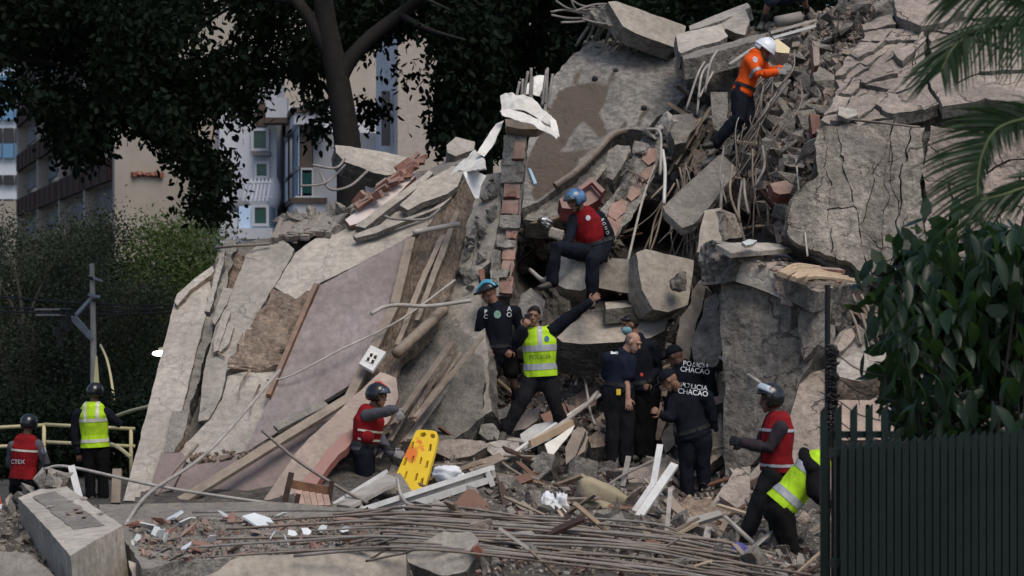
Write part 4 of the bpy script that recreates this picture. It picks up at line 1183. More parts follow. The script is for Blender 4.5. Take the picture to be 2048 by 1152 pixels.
loose('grey_ledge', [(1360,108),(1420,96),(1455,86),(1540,64),(1530,76),(1470,94),(1440,102),(1400,112),(1365,118)], Pl((1360,108,33.0),(1540,64,33.8),(1440,100,32.9)), .3, [co, co], 'grey broken concrete ledge under the cream slab', 'ledge', jag=.03, amp=.03)
loose('hanging_block', [(1346,118),(1376,114),(1380,140),(1374,157),(1352,150)], Pl((1346,118,33.0),(1376,114,32.9),(1374,157,33.0)), .4, [M['smooth_beige'], co], 'beige block hanging under the grey ledge', 'block', jag=.01)
loose('dark_recess_slab', [(1376,118),(1470,100),(1478,170),(1470,215),(1400,185),(1380,160)], Pl((1376,118,33.7),(1470,100,33.8),(1400,185,33.5)), .3, [cd, cd], 'concrete face coloured shade-dark under the ledge beside the orange rescuer', 'slab', jag=.03, amp=.06)  # shade below the ledge is put into the dark colour
loose('rounded_board', [(1421,184),(1455,184),(1456,220),(1452,240),(1438,264),(1428,258),(1424,235)], Pl((1421,184,32.3),(1455,184,32.3),(1438,264,32.0)), .04, [M['concrete'], co], 'dark rounded board hanging below the orange rescuer', 'board', jag=.0, amp=0)

# ------------------------------------------------------------------ diagonal clay block pier, right of centre
KD = Pl((1212, 470, 30.6), (1300, 300, 31.8), (1262, 480, 30.7))
B2 = thing('toppled_block_pier', KD.at(1220, 490), 'toppled diagonal pier of pink clay blocks and grey mortar', 'pier')
slab('mortar_core', [(1288,268),(1322,272),(1326,300),(1310,352),(1290,396),(1262,432),(1240,465),(1226,492),(1204,450),(1202,420),(1232,385),(1258,340),(1276,300)], KD, .35, [M['mortar'], M['mortar']], B2, jag=.03, amp=.05, step=.06, nf=5)
for q in (((1288,298),(1314,296),(1312,322),(1296,330),(1284,318)), ((1262,372),(1284,364),(1280,388),(1264,402),(1252,392)), ((1222,408),(1244,398),(1256,404),(1250,424),(1232,440),(1216,430)), ((1216,432),(1230,442),(1246,430),(1238,456),(1226,482),(1212,456)), ((1292,336),(1306,332),(1298,356),(1284,366),(1280,352))):
    slab('clay_block', list(q), KD.off(.045), .1, [M['brick'], M['brick']], B2, jag=.012, amp=.012, step=.06)
for x, y, s in ((1244, 388, .13), (1262, 330, .12), (1300, 270, .14), (1318, 262, .1), (1280, 295, .12), (1328, 250, .15), (1340, 236, .12)):
    inst('mortar_lump', LP[int(x) % 4], KD.off(.08).at(x, y), (R.uniform(0, 6), R.uniform(0, 6), 0), (s, s*.8, s*.7), B2)
for k in range(3):
    x = 1242 + k*9
    mk('wire_loop', *tube([KD.off(.1).at(x, 352 + k*3), KD.off(.16).at(x + 12, 340 + k*4), KD.off(.16).at(x + 28, 350 + k*4), KD.off(.1).at(x + 34, 368)], .012, 5, 5), M['rust'], B2)
loose('lobed_chunk', [(1216,300),(1234,286),(1258,290),(1262,300),(1248,330),(1228,360),(1212,352),(1212,322)], Pl((1216,300,32.2),(1258,290,32.2),(1228,360,31.8)), .3, [co, co], 'rounded grey concrete chunk leaning on the toppled pier', 'chunk', jag=.03, amp=.05)
loose('rubble_slab', [(1345,230),(1385,228),(1392,250),(1372,285),(1350,290),(1342,262)], Pl((1345,230,32.6),(1392,250,32.5),(1350,290,32.2)), .3, [co, co], 'grey broken slab corner above the timber laths', 'slab', jag=.03, amp=.05)

# ------------------------------------------------------------------ beams and blocks where the seated rescuer rests
loose('seat_block', [(1104,524),(1118,510),(1150,508),(1182,511),(1184,540),(1188,572),(1160,580),(1130,576),(1108,566)], Pl((1104,524,29.15),(1182,511,29.1),(1150,576,29.0)), .55, [M['plaster_l'], co], 'rough broken end of the beam under the seated rescuer', 'block', jag=.02, amp=.04)
loose('seat_beam', [(1183,512),(1284,522),(1290,528),(1286,590),(1240,584),(1190,574)], Pl((1183,512,29.15),(1284,522,29.1),(1240,584,29.1)), .5, [M['smooth_beige'], co], 'smooth beige concrete beam the red-vested rescuer sits on', 'beam', jag=.006, amp=.004, step=.1)
loose('upright_chunk', [(1272,506),(1292,498),(1388,521),(1384,560),(1376,610),(1336,624),(1306,618),(1284,580)], Pl((1272,506,28.9),(1388,521,29.2),(1330,620,28.8)), .4, [M['smooth_beige'], M['plaster']], 'beige slab chunk with a broken white edge right of the seat beam', 'chunk', jag=.012, amp=.01)
inst('boulder', rock_mesh('boulder', 77, 1, 1, 1, [co], sub=2, rough=.2), P(1358, 566, 28.75), (0, 0, 0), (.13, .12, .14), label='round grey lump resting on the beige slab chunk', cat='lump')
loose('lower_beam', [(1114,674),(1140,650),(1178,624),(1240,616),(1312,612),(1336,640),(1330,660),(1300,676),(1240,684),(1165,688),(1125,684)], Pl((1114,674,28.9),(1312,612,29.5),(1165,688,28.8)), .5, [M['smooth_beige'], cd], 'broad beige beam lying below the seat beam behind the officers', 'beam', jag=.008, amp=.006, step=.1)
loose('stone_sill', [(1210,604),(1250,600),(1284,600),(1282,610),(1240,616),(1212,618)], Pl((1210,604,29.2),(1284,600,29.3),(1240,616,29.0)), .2, [M['plaster_l'], co], 'small pale stone sill lying on the broad lower beam', 'stone', jag=.01)
loose('dark_slab', [(1438,310),(1444,308),(1478,340),(1450,372),(1420,412),(1388,448),(1364,456),(1330,424),(1326,414),(1360,380),(1400,345)], Pl((1438,310,31.2),(1478,340,31.0),(1364,456,30.2)), .14, [M['concrete'], M['plaster_l']], 'smooth dark grey slab propped diagonally among hanging bars', 'slab', jag=.004, amp=.003, step=.12)
loose('pale_stub', [(1394,504),(1402,450),(1410,420),(1442,416),(1444,470),(1438,506)], Pl((1394,504,29.6),(1442,416,30.1),(1438,506,29.6)), .35, [M['smooth_beige'], st_], 'pale concrete stub standing behind the stucco box', 'block', jag=.01, amp=.006)
loose('stub_side', [(1446,418),(1478,432),(1482,474),(1448,480)], Pl((1446,418,30.0),(1478,432,30.3),(1448,480,29.7)), .3, [st_, st_], 'rough stucco flank beside the pale stub', 'block', jag=.02, amp=.03)
for i, (q, m) in enumerate(((((1360,640),(1385,580),(1402,560),(1412,575),(1395,640),(1372,740),(1352,745)), 'wood'), (((1385,690),(1410,600),(1432,585),(1440,600),(1424,660),(1404,740),(1388,752)), 'concrete'), (((1416,690),(1432,600),(1448,580),(1450,640),(1448,690),(1432,735),(1412,735)), 'stucco'))):
    loose('hanging_shard', list(q), Pl((1360,640,28.6),(1440,600,28.4),(1400,745,28.2)), .18, [M[m], cd], ('brown splintered shard', 'grey narrow shard', 'stucco-faced shard')[i] + ' hanging beside the stucco wall', 'shard', jag=.025, amp=.04, step=.06)

# ------------------------------------------------------------------ stucco box on the right
RP = Pl((1450, 880, 27.3), (1600, 800, 26.85), (1460, 560, 27.75))
SB = thing('stucco_box', RP.at(1500, 900), 'concrete frame corner with rough stucco panel and rubble-strewn top', 'wall')
slab('stucco_panel', [(1442,566),(1500,572),(1590,602),(1640,640),(1642,690),(1620,730),(1596,770),(1580,830),(1550,880),(1500,930),(1452,960),(1446,880),(1450,760),(1440,650)], RP, .4, [M['stucco'], co], SB, jag=.012, amp=.025, step=.07, nf=5)
TPp = Pl((1468, 516, 27.62), (1592, 561, 27.0), (1750, 560, 28.5))
EP_ = Pl((1634, 588, 26.85), (1752, 561, 28.4), (1640, 690, 27.0))
slab('beam_front', [(1468,514),(1530,534),(1592,560),(1594,612),(1560,596),(1520,578),(1468,562)], RP.off(.13), .3, [M['plaster_l'], co], SB, jag=.008, amp=.008, step=.08)
slab('beam_front', [(1594,560),(1640,578),(1640,600),(1634,690),(1608,720),(1596,660)], RP.off(.1), .3, [M['stucco'], co], SB, jag=.012, amp=.02, step=.07)
slab('clay_patch', [(1546,556),(1586,570),(1590,612),(1578,612),(1572,596),(1548,580)], RP.off(.16), .08, [M['pinkwall'], M['pinkwall']], SB, jag=.01, step=.06)
slab('clay_drip', [(1562,588),(1588,594),(1588,612),(1562,608)], RP.off(.15), .06, [M['pinkwall'], M['pinkwall']], SB, jag=.006, step=.05)
slab('top_face', [(1425,492),(1480,498),(1560,492),(1590,500),(1660,528),(1752,556),(1740,572),(1690,572),(1636,584),(1592,562),(1530,536),(1468,516)], TPp, .25, [M['pinkwall'], co], SB, jag=.015, amp=.03, step=.07, nf=6)
slab('cut_end', [(1634,590),(1690,566),(1754,560),(1752,612),(1722,640),(1690,662),(1660,676),(1640,692)], EP_, .35, [cd, cd], SB, jag=.025, amp=.09, step=.05, nf=5)
slab('torn_end', [(1398,492),(1424,482),(1452,492),(1472,520),(1466,560),(1440,566),(1402,568)], Pl((1398,492,28.1),(1472,520,27.5),(1402,568,28.0)), .4, [co, co], SB, jag=.03, amp=.09, step=.05, nf=6)
loose('cover_board', [(1432,488),(1500,484),(1588,489),(1592,496),(1540,500),(1462,506)], TPp.off(.16), .06, [M['plaster_l'], M['plaster_l']], 'cream board lying on the stucco box top', 'board', jag=.01)
loose('tile_chip', [(1484,484),(1500,478),(1514,480),(1506,488),(1492,490)], TPp.off(.3), .04, [M['whitetile'], M['plaster_l']], 'white tile chip on top of the cream board', 'tile', jag=.005)
RAG = thing('torn_insulation', TPp.at(1600, 545), 'torn strips of tan insulation lying on the stucco box', 'insulation')
for i in range(7):
    y = 528 + i*4
    mk('strip', *join([tube([TPp.off(.08 + .02*(i % 3)).at(1558 + i*6, y + 20 - i*2), TPp.off(.14).at(1590 + i*8, y + 2), TPp.off(.1).at(1640 + i*14, y + 6 + i)], .035, 5, 5, .015)]), M['wood_l'], RAG)
mk('loose_brick', *bar(TPp.off(.08).at(1626, 544), TPp.off(.08).at(1682, 548), .12, .1, TPp.n), M['brick'], label='broken red brick lying on the stucco box top', cat='brick')
CHp = [rock_mesh('chip', 90 + k, 1, 1, .6, [M[m]], sub=0, npts=9) for k, m in enumerate(('plaster_l', 'brick', 'mortar', 'pinkwall', 'plaster'))]
for i in range(110):
    x = R.uniform(1440, 1745); y0_ = 492 + max(0, x - 1590)*.4; y1_ = 516 + (x - 1468)*.38 if x < 1640 else 585 - (x - 1640)*.12
    y = R.uniform(y0_, max(y0_ + 4, y1_)); s = R.uniform(.015, .06)
    inst('chip', CHp[i % 5], TPp.off(.03).at(x, y), (0, 0, R.uniform(0, 6)), (s, s, s*.8), SB)

# ------------------------------------------------------------------ the big cracked wall at the right
WA = Pl((1640, 240, 28.6), (2048, 240, 28.2), (1750, 30, 31.0))
WB = Pl((1600, 480, 28.0), (2048, 500, 27.6), (1630, 255, 28.5))
BW = thing('cracked_wall', WB.at(1800, 540), 'massive broken wall with cracked stucco leaning in two tiers', 'wall')
slab('upper_core', [(1650,236),(1692,125),(1740,45),(1788,34),(1850,-30),(2140,-30),(2140,230),(1900,235),(1760,240)], WA.off(-.2), .5, [cd, cd], BW, jag=.03, amp=.05, step=.14)
slab('lower_core', [(1636,262),(2140,262),(2140,540),(1770,580),(1700,560),(1600,500),(1566,470),(1576,400),(1628,350)], WB.off(-.2), .5, [cd, cd], BW, jag=.03, amp=.05, step=.14)
cracked(BW, 'stucco_piece', [(1642,238),(1668,180),(1690,122),(1735,46),(1788,30),(1800,60),(1850,60),(1852,120),(1856,170),(1880,210),(1790,232),(1720,244)], WA, .18, [M['pinkwall'], co], maxa=.16, gap=.007, seed=21, bias=.9, lift=.05, tilt=.06, amp=.03)
cracked(BW, 'stucco_piece', [(1850,62),(1900,40),(2130,40),(2130,228),(1960,200),(1880,214),(1856,172)], WA.off(.05), .18, [M['pinkwall'], co], maxa=.9, gap=.012, seed=22, bias=.4, lift=.03, tilt=.02)
cracked(BW, 'stucco_piece', [(1790,28),(1830,-10),(1870,-30),(2130,-30),(2130,34),(1900,36),(1850,56)], WA.off(-.05), .2, [M['pinkwall'], co], maxa=.8, gap=.015, seed=23, lift=.05)
cracked(BW, 'stucco_piece', [(1628,256),(1700,248),(1790,246),(1850,250),(1850,300),(1845,420),(1850,500),(1780,560),(1720,552),(1640,505),(1575,478),(1580,410),(1632,345)], WB, .16, [M['stucco'], co], maxa=.42, gap=.006, seed=24, bias=1.45, lift=.012, amp=.03, step=.06)
cracked(BW, 'stucco_piece', [(1852,252),(2130,262),(2130,520),(1900,520),(1850,500),(1847,400)], WB.off(.02), .16, [M['pinkwall'], co], maxa=.5, gap=.012, seed=25, bias=1.5, lift=.02, amp=.02)
loose('grey_tile', [(1678,212),(1712,218),(1716,230),(1694,238),(1676,230)], WA.off(.1), .05, [M['plaster_l'], co], 'pale grey tile fragment lying in the wall ledge', 'tile', jag=.006)
loose('wall_slice', [(1842,52),(1880,46),(1930,20),(1850,-6),(1788,-8),(1794,30)], WA.off(.15), .3, [M['pinkwall'], co], 'pinkish slab slice capping the cracked wall', 'slab', jag=.02, amp=.03)
# lumps below and beside it
loose('corner_chunk', [(1660,690),(1684,660),(1716,650),(1744,672),(1758,700),(1735,718),(1700,728),(1668,722)], Pl((1660,690,27.0),(1744,672,27.3),(1700,728,26.7)), .4, [M['concrete'], co], 'grey rounded concrete chunk behind the barbed post', 'chunk', jag=.02, amp=.06)
loose('orange_face', [(1674,690),(1690,662),(1720,650),(1706,680),(1690,698),(1678,706)], Pl((1660,690,26.9),(1744,672,27.2),(1700,728,26.6)), .08, [M['pinkwall'], co], 'flat orange-pink painted face of the rounded chunk', 'plaster', jag=.008)
loose('flat_chunk', [(1668,735),(1700,712),(1758,694),(1790,720),(1776,752),(1720,760),(1680,756)], Pl((1668,735,26.6),(1790,720,26.9),(1720,760,26.4)), .4, [M['plaster'], M['tan']], 'flat broken slab chunk with a brown underside beside the post', 'chunk', jag=.02, amp=.04)
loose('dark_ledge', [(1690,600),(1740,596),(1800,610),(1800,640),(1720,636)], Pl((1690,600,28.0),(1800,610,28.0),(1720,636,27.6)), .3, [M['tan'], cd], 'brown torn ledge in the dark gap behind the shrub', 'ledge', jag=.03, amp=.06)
loose('low_wall', [(1480,1012),(1500,950),(1556,880),(1580,830),(1604,752),(1660,735),(1672,800),(1668,1000),(1640,1060),(1560,1060)], Pl((1480,1012,25.9),(1660,1000,25.8),(1604,752,27.0)), .3, [M['pinkwall'], co], 'pinkish stucco slab standing behind the helmeted walker', 'slab', jag=.012, amp=.025, step=.08)
loose('pink_board', [(1676,800),(1740,800),(1790,770),(1830,752),(1850,780),(1850,880),(1676,880)], Pl((1676,800,26.2),(1850,780,26.6),(1676,880,26.0)), .1, [M['salmon'], co], 'smooth salmon board behind the green fence spikes', 'board', jag=.006)
loose('low_wall', [(1676,765),(1760,760),(1850,740),(1850,800),(1740,806),(1672,806)], Pl((1676,765,26.9),(1850,740,27.0),(1676,806,26.8)), .2, [M['pinkwall'], co], 'rough pink wall strip above the salmon board', 'wall', jag=.012, amp=.02)
loose('back_wall', [(1680,560),(2140,520),(2140,900),(1680,900)], Pl((1680,560,29.2),(2140,520,28.8),(1680,900,28.6)), .3, [cd, cd], 'rubble face coloured shade-dark behind the leafy shrub', 'rubble face', jag=.05, amp=.12, step=.14)  # dark colour stands for the shade at the shrub's back

# ------------------------------------------------------------------ loose chunks on the heap
CH = [rock_mesh('chunk', 200 + k, 1, R.uniform(.5, .95), R.uniform(.3, .7), [M[a_], M['concrete']], sub=1, npts=R.choice((8, 9, 11)), rough=.07, cut=.22) for k, a_ in enumerate(('plaster', 'pinkwall', 'plaster_l', 'concrete', 'pinkwall', 'stucco', 'plaster', 'concrete'))]
SHD = [rock_mesh('shard', 240 + k, 1, R.uniform(.5, .9), R.uniform(.12, .22), [M[a_], M['concrete']], sub=1, npts=9, rough=.12, cut=.3) for k, a_ in enumerate(('plaster_l', 'pinkwall', 'plaster', 'salmon', 'concrete'))]
BRK = [rock_mesh('brick_bit', 260 + k, 1, .6, .45, [M[a_]], sub=0, npts=9, cut=.25) for k, a_ in enumerate(('brick', 'brick_d', 'brick', 'pinkwall'))]
def rest(me, px, py, s, label, cat, group, d=None, sq=(1, 1, 1), lift=.0, rot=None, dd=0.0):
    d = (Dm(px, py) if d is None else d) + dd
    p = P(px, py, d) + V3((0, -.3*s, lift))
    p.z = max(p.z, s*.3)
    return inst(cat.replace(' ', '_'), me, p, rot or (R.uniform(0, 6.3), R.uniform(0, 6.3), R.uniform(0, 6.3)), (s*sq[0], s*sq[1], s*sq[2]), label=label, cat=cat, group=group)
# the steep pile of big angular pieces left of the cracked wall
PG = 'big angular pieces in the pile beside the cracked wall'
PL_ = 'big angular plaster-faced piece in the steep pile beside the cracked wall'
for x, y, w in ((1668,78,62),(1640,100,46),(1610,110,40),(1575,150,44),(1598,150,60),(1640,165,62),(1628,190,46),(1566,215,62),(1590,190,40),(1575,250,66),(1612,240,50),(1622,262,36),(1570,290,56),(1590,278,40),(1540,330,44),(1560,345,50),(1590,330,40),(1530,300,40),(1596,372,44),(1570,390,40),(1545,420,46),(1590,430,44),(1690,60,50),(1712,40,44),(1660,40,50),(1700,110,40),(1680,150,38),(1640,60,40),(1625,130,34),(1610,300,42),(1548,372,40),(1600,405,36),(1530,262,36),(1655,120,40),(1585,462,40),(1540,460,40),(1606,215,36),(1725,15,46),(1755,10,40),(1690,15,44),(1560,180,50),(1545,240,56),(1535,285,50),(1600,200,44),(1550,310,60),(1640,215,50),(1585,320,56),(1565,425,56),(1610,170,50),(1655,80,60),(1620,90,50),(1600,120,46)):
    s = w / F * 31 * .55
    d = Dm(x, y) - .25
    rest(CH[R.randrange(8)] if R.random() < .65 else SHD[R.randrange(5)], x + R.uniform(-4, 4), y + R.uniform(-4, 4), s, PL_, 'chunk', PG, d=d)
inst('brick_lump', CH[2], P(1566, 352, 29.9), (.4, .2, .3), (.24, .2, .15), label='mortar-crusted lump over the hanging red block', cat='lump')
loose('red_block', [(1540,366),(1572,360),(1586,372),(1580,386),(1560,388),(1548,382)], Pl((1540,366,29.6),(1586,372,29.6),(1560,388,29.5)), .2, [M['brick'], M['brick_d']], 'pinkish red ribbed clay block stuck under a mortar lump', 'brick', jag=.01, amp=.02)
loose('red_pipe_bit', [(1625,80),(1640,84),(1638,130),(1628,132)], Pl((1625,80,31.6),(1640,84,31.6),(1630,132,31.2)), .12, [M['pinkwall'], M['brick']], 'upright reddish broken pipe piece in the pile', 'pipe piece', jag=.02)
loose('red_shard', [(1620,226),(1640,230),(1638,262),(1624,268)], Pl((1620,226,30.6),(1640,230,30.6),(1624,268,30.3)), .1, [M['brick_d'], M['brick_d']], 'dark red brick showing between the big pieces', 'brick', jag=.012)
# explicit pieces lower in the middle
for q, d, th, m, lab, cat in (
    ([(868,888),(890,878),(930,878),(972,886),(975,896),(940,912),(905,918),(872,906)], 27.4, .3, 'pinkwall', 'big flat pinkish boulder right of the yellow board', 'boulder'),
    ([(962,886),(1000,880),(1038,884),(1044,900),(1020,918),(985,912)], 27.6, .3, 'plaster', 'flat layered boulder under the waving officer boot', 'boulder'),
    ([(962,850),(984,846),(1000,862),(996,878),(974,880),(960,866)], 28.1, .25, 'concrete', 'rounded stone beside the waving officer boot', 'boulder'),
    ([(880,880),(930,850),(985,822),(1020,812),(1024,824),(985,846),(940,868),(900,886)], 28.5, .3, 'concrete', 'long crusty mortar ledge running up to the cyclist officer', 'ledge'),
    ([(1030,845),(1060,820),(1080,812),(1078,838),(1050,858),(1028,862)], 28.4, .12, 'salmon', 'pale salmon plaster plate between the spread legs', 'plate'),
    ([(1040,868),(1070,848),(1110,842),(1130,850),(1100,880),(1050,902)], 28.2, .08, 'alu', 'white tiled panel below the spread legs', 'panel'),
    ([(1130,800),(1190,770),(1200,782),(1190,810),(1140,830)], 29.3, .25, 'brick', 'pink clay block slab behind the waving officer leg', 'block'),
    ([(1080,830),(1128,806),(1135,830),(1090,850)], 28.9, .2, 'brick_d', 'dark red brick wedge beside the waving officer knee', 'brick'),
    ([(1130,895),(1150,860),(1156,852),(1172,860),(1150,912),(1132,928)], 27.4, .15, 'wood', 'grey-brown broken post standing in the rubble', 'post'),
    ([(1148,890),(1156,868),(1176,872),(1172,905),(1152,915)], 27.5, .2, 'wood', 'square brown timber end in the rubble', 'timber'),
    ([(1140,862),(1165,855),(1178,862),(1170,885),(1146,890)], 28.0, .25, 'pinkwall', 'cut brown stone with pink top beside the bald man', 'stone'),
    ([(1175,872),(1195,860),(1212,870),(1210,890),(1182,896)], 27.9, .25, 'tan', 'round brown stone beside the bald man boot', 'stone'),
    ([(1060,930),(1085,905),(1110,912),(1100,940),(1075,950)], 27.2, .3, 'mortar', 'crumbly mortar clod in mid rubble', 'clod'),
    ([(1195,950),(1240,935),(1330,930),(1345,960),(1300,985),(1230,990)], 27.3, .2, 'pinkwall', 'pinkish cracked floor slab the bald man stands on', 'slab'),
    ([(1280,930),(1330,905),(1352,920),(1350,945),(1300,950)], 28.0, .2, 'pinkwall', 'tilted pink slab behind the standing officers', 'slab'),
    ([(1296,815),(1322,805),(1334,840),(1318,880),(1300,878)], 28.9, .2, 'salmon', 'rounded salmon slab between the two pairs of officers', 'slab'),
    ([(1318,865),(1345,850),(1352,890),(1330,905)], 28.7, .2, 'plaster', 'pale plaster chunk by the stooping officer', 'chunk'),
    ([(1424,768),(1456,775),(1454,800),(1430,812),(1420,800)], 28.0, .25, 'brick', 'pinkish ribbed block right of the Chacao officers', 'block'),
    ([(1415,870),(1448,860),(1455,900),(1420,930)], 27.6, .2, 'pinkwall', 'pink stone leaning on the stucco box foot', 'stone'),
    ([(1395,640),(1420,640),(1425,668),(1405,675)], 30.0, .2, 'concrete', 'grey lump in the dark gap above the officers', 'lump'),
    ([(1040,590),(1062,575),(1090,600),(1085,640),(1060,650),(1036,630)], 29.8, .4, 'mortar', 'pink and white rough boulder behind the waving officer', 'boulder'),
    ([(1130,560),(1160,545),(1175,580),(1140,600)], 30.2, .3, 'concrete', 'grey stone under the seat beam', 'stone'),
    ([(815,1108),(850,1084),(890,1066),(935,1064),(962,1082),(955,1112),(930,1140),(880,1150),(845,1135),(816,1124)], 20.2, .3, 'plaster', 'big pale broken slab chunk with a red brick edge at the front', 'slab'),
    ([(1420,1010),(1470,940),(1500,930),(1500,1010),(1450,1030)], 25.4, .2, 'pinkwall', 'pink slab tongue between stucco wall and walker', 'slab')):
    c = (sum(a_[0] for a_ in q)/len(q), sum(a_[1] for a_ in q)/len(q))
    tl = .012 if th > .15 else .006
    loose(cat, q, Pl((c[0]-40, c[1], d), (c[0]+40, c[1]+R.uniform(-4, 4), d + R.uniform(-.15, .15)), (c[0], c[1]+40, d - .22)), th, [M[m], M['tan'] if m in ('pinkwall',) else co], lab, cat, jag=tl*1.6, amp=tl*2.2, step=.06, nf=5)
mk('brick_edge_piece', *bar(P(950, 1092, 20.0), P(962, 1112, 20.0), .07, .16), M['brick_d'], label='dark red brick edge on the front slab chunk', cat='brick')

# general scatter of countable pieces
ZONE = [(560,1010),(700,1000),(800,930),(880,860),(960,820),(1000,760),(1060,700),(1130,620),(1210,620),(1330,620),(1380,700),(1430,760),(1440,900),(1480,960),(1640,1010),(1640,1150),(820,1150),(820,1100),(600,1080)]
ZONE2 = [(1040,460),(1100,400),(1200,380),(1220,460),(1240,500),(1110,500),(1040,540)]
ZONE3 = [(1330,200),(1400,180),(1480,230),(1560,250),(1600,330),(1580,470),(1480,470),(1430,400),(1330,330)]
ZONE4 = [(1380,120),(1520,50),(1640,30),(1700,20),(1640,120),(1560,180)]
def pick(zone):
    xs = [p[0] for p in zone]; ys = [p[1] for p in zone]
    while True:
        x, y = R.uniform(min(xs), max(xs)), R.uniform(min(ys), max(ys))
        if inside(x, y, zone): return x, y
ZONE5 = [(1000,925),(1200,925),(1330,1000),(1480,1000),(1640,1040),(1640,1150),(1320,1150),(1250,1040),(1000,1025)]
for zone, n, lab, grp in ((ZONE5, 80, 'angular broken slab piece jumbled between the officers and the swept bars', 'slab pieces between officers and swept bars'), (ZONE, 130, 'loose grey or cream concrete chunk lying in the lower rubble field', 'loose chunks in the lower rubble field'),
                          (ZONE2, 30, 'loose concrete chunk in the hollow behind the seated rescuer', 'chunks in the hollow behind the seated rescuer'),
                          (ZONE3, 45, 'loose concrete chunk tangled in the hanging bars', 'chunks among the hanging bars'),
                          (ZONE4, 34, 'loose concrete chunk on the crest of the heap', 'chunks on the crest')):
    for i in range(n):
        x, y = pick(zone)
        w = R.choice((10, 14, 18, 22, 28, 36, 46, 60, 50))
        if zone is ZONE5: w = R.choice((22, 28, 34, 42, 52, 64))
        if y > 1000: w *= 1.15
        d = Dm(x, y)
        me = R.choice(CH) if R.random() < .35 else R.choice(SHD)
        rest(me, x, y, w / F * d * .55, lab, 'concrete chunk', grp, dd=-.06 - w/F*d*.22)
for i in range(80):
    x, y = pick(ZONE if i < 60 else ZONE2)
    rest(R.choice(BRK), x, y, R.uniform(7, 17) / F * Dm(x, y) * .55, 'broken red brick fragment lying in the rubble', 'brick fragment', 'brick fragments in the rubble', dd=-.06)
SLV = [mesh_only('sliver', *bar((-.5, 0, 0), (.5, .02*k, 0), .05 + .008*k, .03), M[m]) for k, m in enumerate(('wood', 'wood_l', 'wood_d', 'steel', 'wood', 'brownboard'))]
for i in range(140):
    x, y = pick(ZONE if i < 70 else (ZONE2 if i < 85 else (ZONE3 if i < 105 else ZONE5)))
    d = Dm(x, y) - .14
    k_ = R.uniform(.35, 1.3) if i < 105 else R.uniform(.25, .75); inst('wood_splinter', SLV[i % 6], P(x, y, d), (R.uniform(-.5, .5), R.uniform(-.7, .7), R.uniform(-1.2, 1.2)), (k_, k_*R.uniform(.7, 2.2), k_*R.uniform(.7, 1.3)), label='thin splintered wooden lath lying in the rubble', cat='lath', group='splintered laths in the rubble')

# small stuff nobody could count: crushed crumbs over the whole heap
def crumbs(name, n, zone, size, m, label, dd=-.02, seed=1, depth=None):
    rq = np.random.RandomState(seed)
    xs = [p[0] for p in zone]; ys = [p[1] for p in zone]
    X = rq.uniform(min(xs), max(xs), n*4); Y = rq.uniform(min(ys), max(ys), n*4)
    ok = inside_np(X, Y, zone); X, Y = X[ok][:n], Y[ok][:n]
    D = (Dm_np(X, Y) if depth is None else depth(X, Y)) + dd + rq.uniform(-.06, .04, len(X))
    c = np.stack([(X-CX)/F*D, D, CZ - (Y-HY)/F*D], 1); n = len(X)
    c[:, 2] = np.maximum(c[:, 2], .03)
    s = size * rq.lognormal(0, .5, n)
    base = np.array([(-1,-1,-1),(1,-1,-1),(1,1,-1),(-1,1,-1),(-1,-1,1),(1,-1,1),(1,1,1),(-1,1,1)], float)
    ax = rq.normal(0, 1, (n, 3)); ax /= np.linalg.norm(ax, axis=1)[:, None]
    b2 = np.cross(ax, rq.normal(0, 1, (n, 3))); b2 /= np.linalg.norm(b2, axis=1)[:, None]
    b3 = np.cross(ax, b2)
    sc = np.stack([rq.uniform(.6, 1.6, n), rq.uniform(.5, 1, n), rq.uniform(.2, .8, n)], 1) * s[:, None]
    loc = base[None] * rq.uniform(.55, 1.15, (n, 8, 3)) * sc[:, None, :]
    V = c[:, None, :] + loc[..., :1]*ax[:, None] + loc[..., 1:2]*b2[:, None] + loc[..., 2:]*b3[:, None]
    fc = np.array([(0,3,2,1),(4,5,6,7),(0,1,5,4),(1,2,6,5),(2,3,7,6),(3,0,4,7)])
    Fc = (np.arange(n)*8)[:, None, None] + fc[None]
    return leaf_obj(name, V.reshape(-1, 3), Fc.reshape(-1, 4), m, None, flat=True, label=label, cat='debris', kind='stuff')
crumbs('grey_debris', 3200, ZONE, .017, M['debris'], 'fine grey crushed debris over the lower rubble', seed=1)
crumbs('pale_debris', 1300, ZONE, .015, M['plaster_l'], 'fine pale plaster crumbs over the lower rubble', seed=2)
crumbs('red_debris', 420, ZONE, .016, M['brick'], 'fine red brick crumbs over the lower rubble', seed=3)
crumbs('dark_debris', 900, ZONE, .022, M['wood_d'], 'dark splinters and scraps mixed in the lower rubble', seed=4)
crumbs('hollow_debris', 900, ZONE2, .035, M['debris'], 'crushed debris filling the hollow behind the seated rescuer', seed=5)
crumbs('bar_debris', 1500, ZONE3, .035, M['debris'], 'crushed debris among the hanging bars', seed=6)
crumbs('pile_debris', 1600, [(1500,60),(1640,20),(1760,0),(1700,110),(1640,240),(1620,340),(1570,470),(1500,440),(1540,250)], .04, M['pinkwall'], 'crushed pinkish debris in the steep pile', seed=7)
crumbs('crest_debris', 900, ZONE4, .032, M['debris'], 'crushed debris along the crest', seed=8)
crumbs('corner_debris', 900, [(-40,1020),(230,1010),(240,1150),(-40,1150)], .018, M['debris'], 'crushed debris round the leaning front block', seed=9)

# ------------------------------------------------------------------ bars, pipes, laths
def rod(name, pts, r, m, label, cat, group=None, n=6, sm=5):
    return mk(name, *tube([P(*p) for p in pts], r, n, sm), m, label=label, cat=cat, group=group, smooth=True)
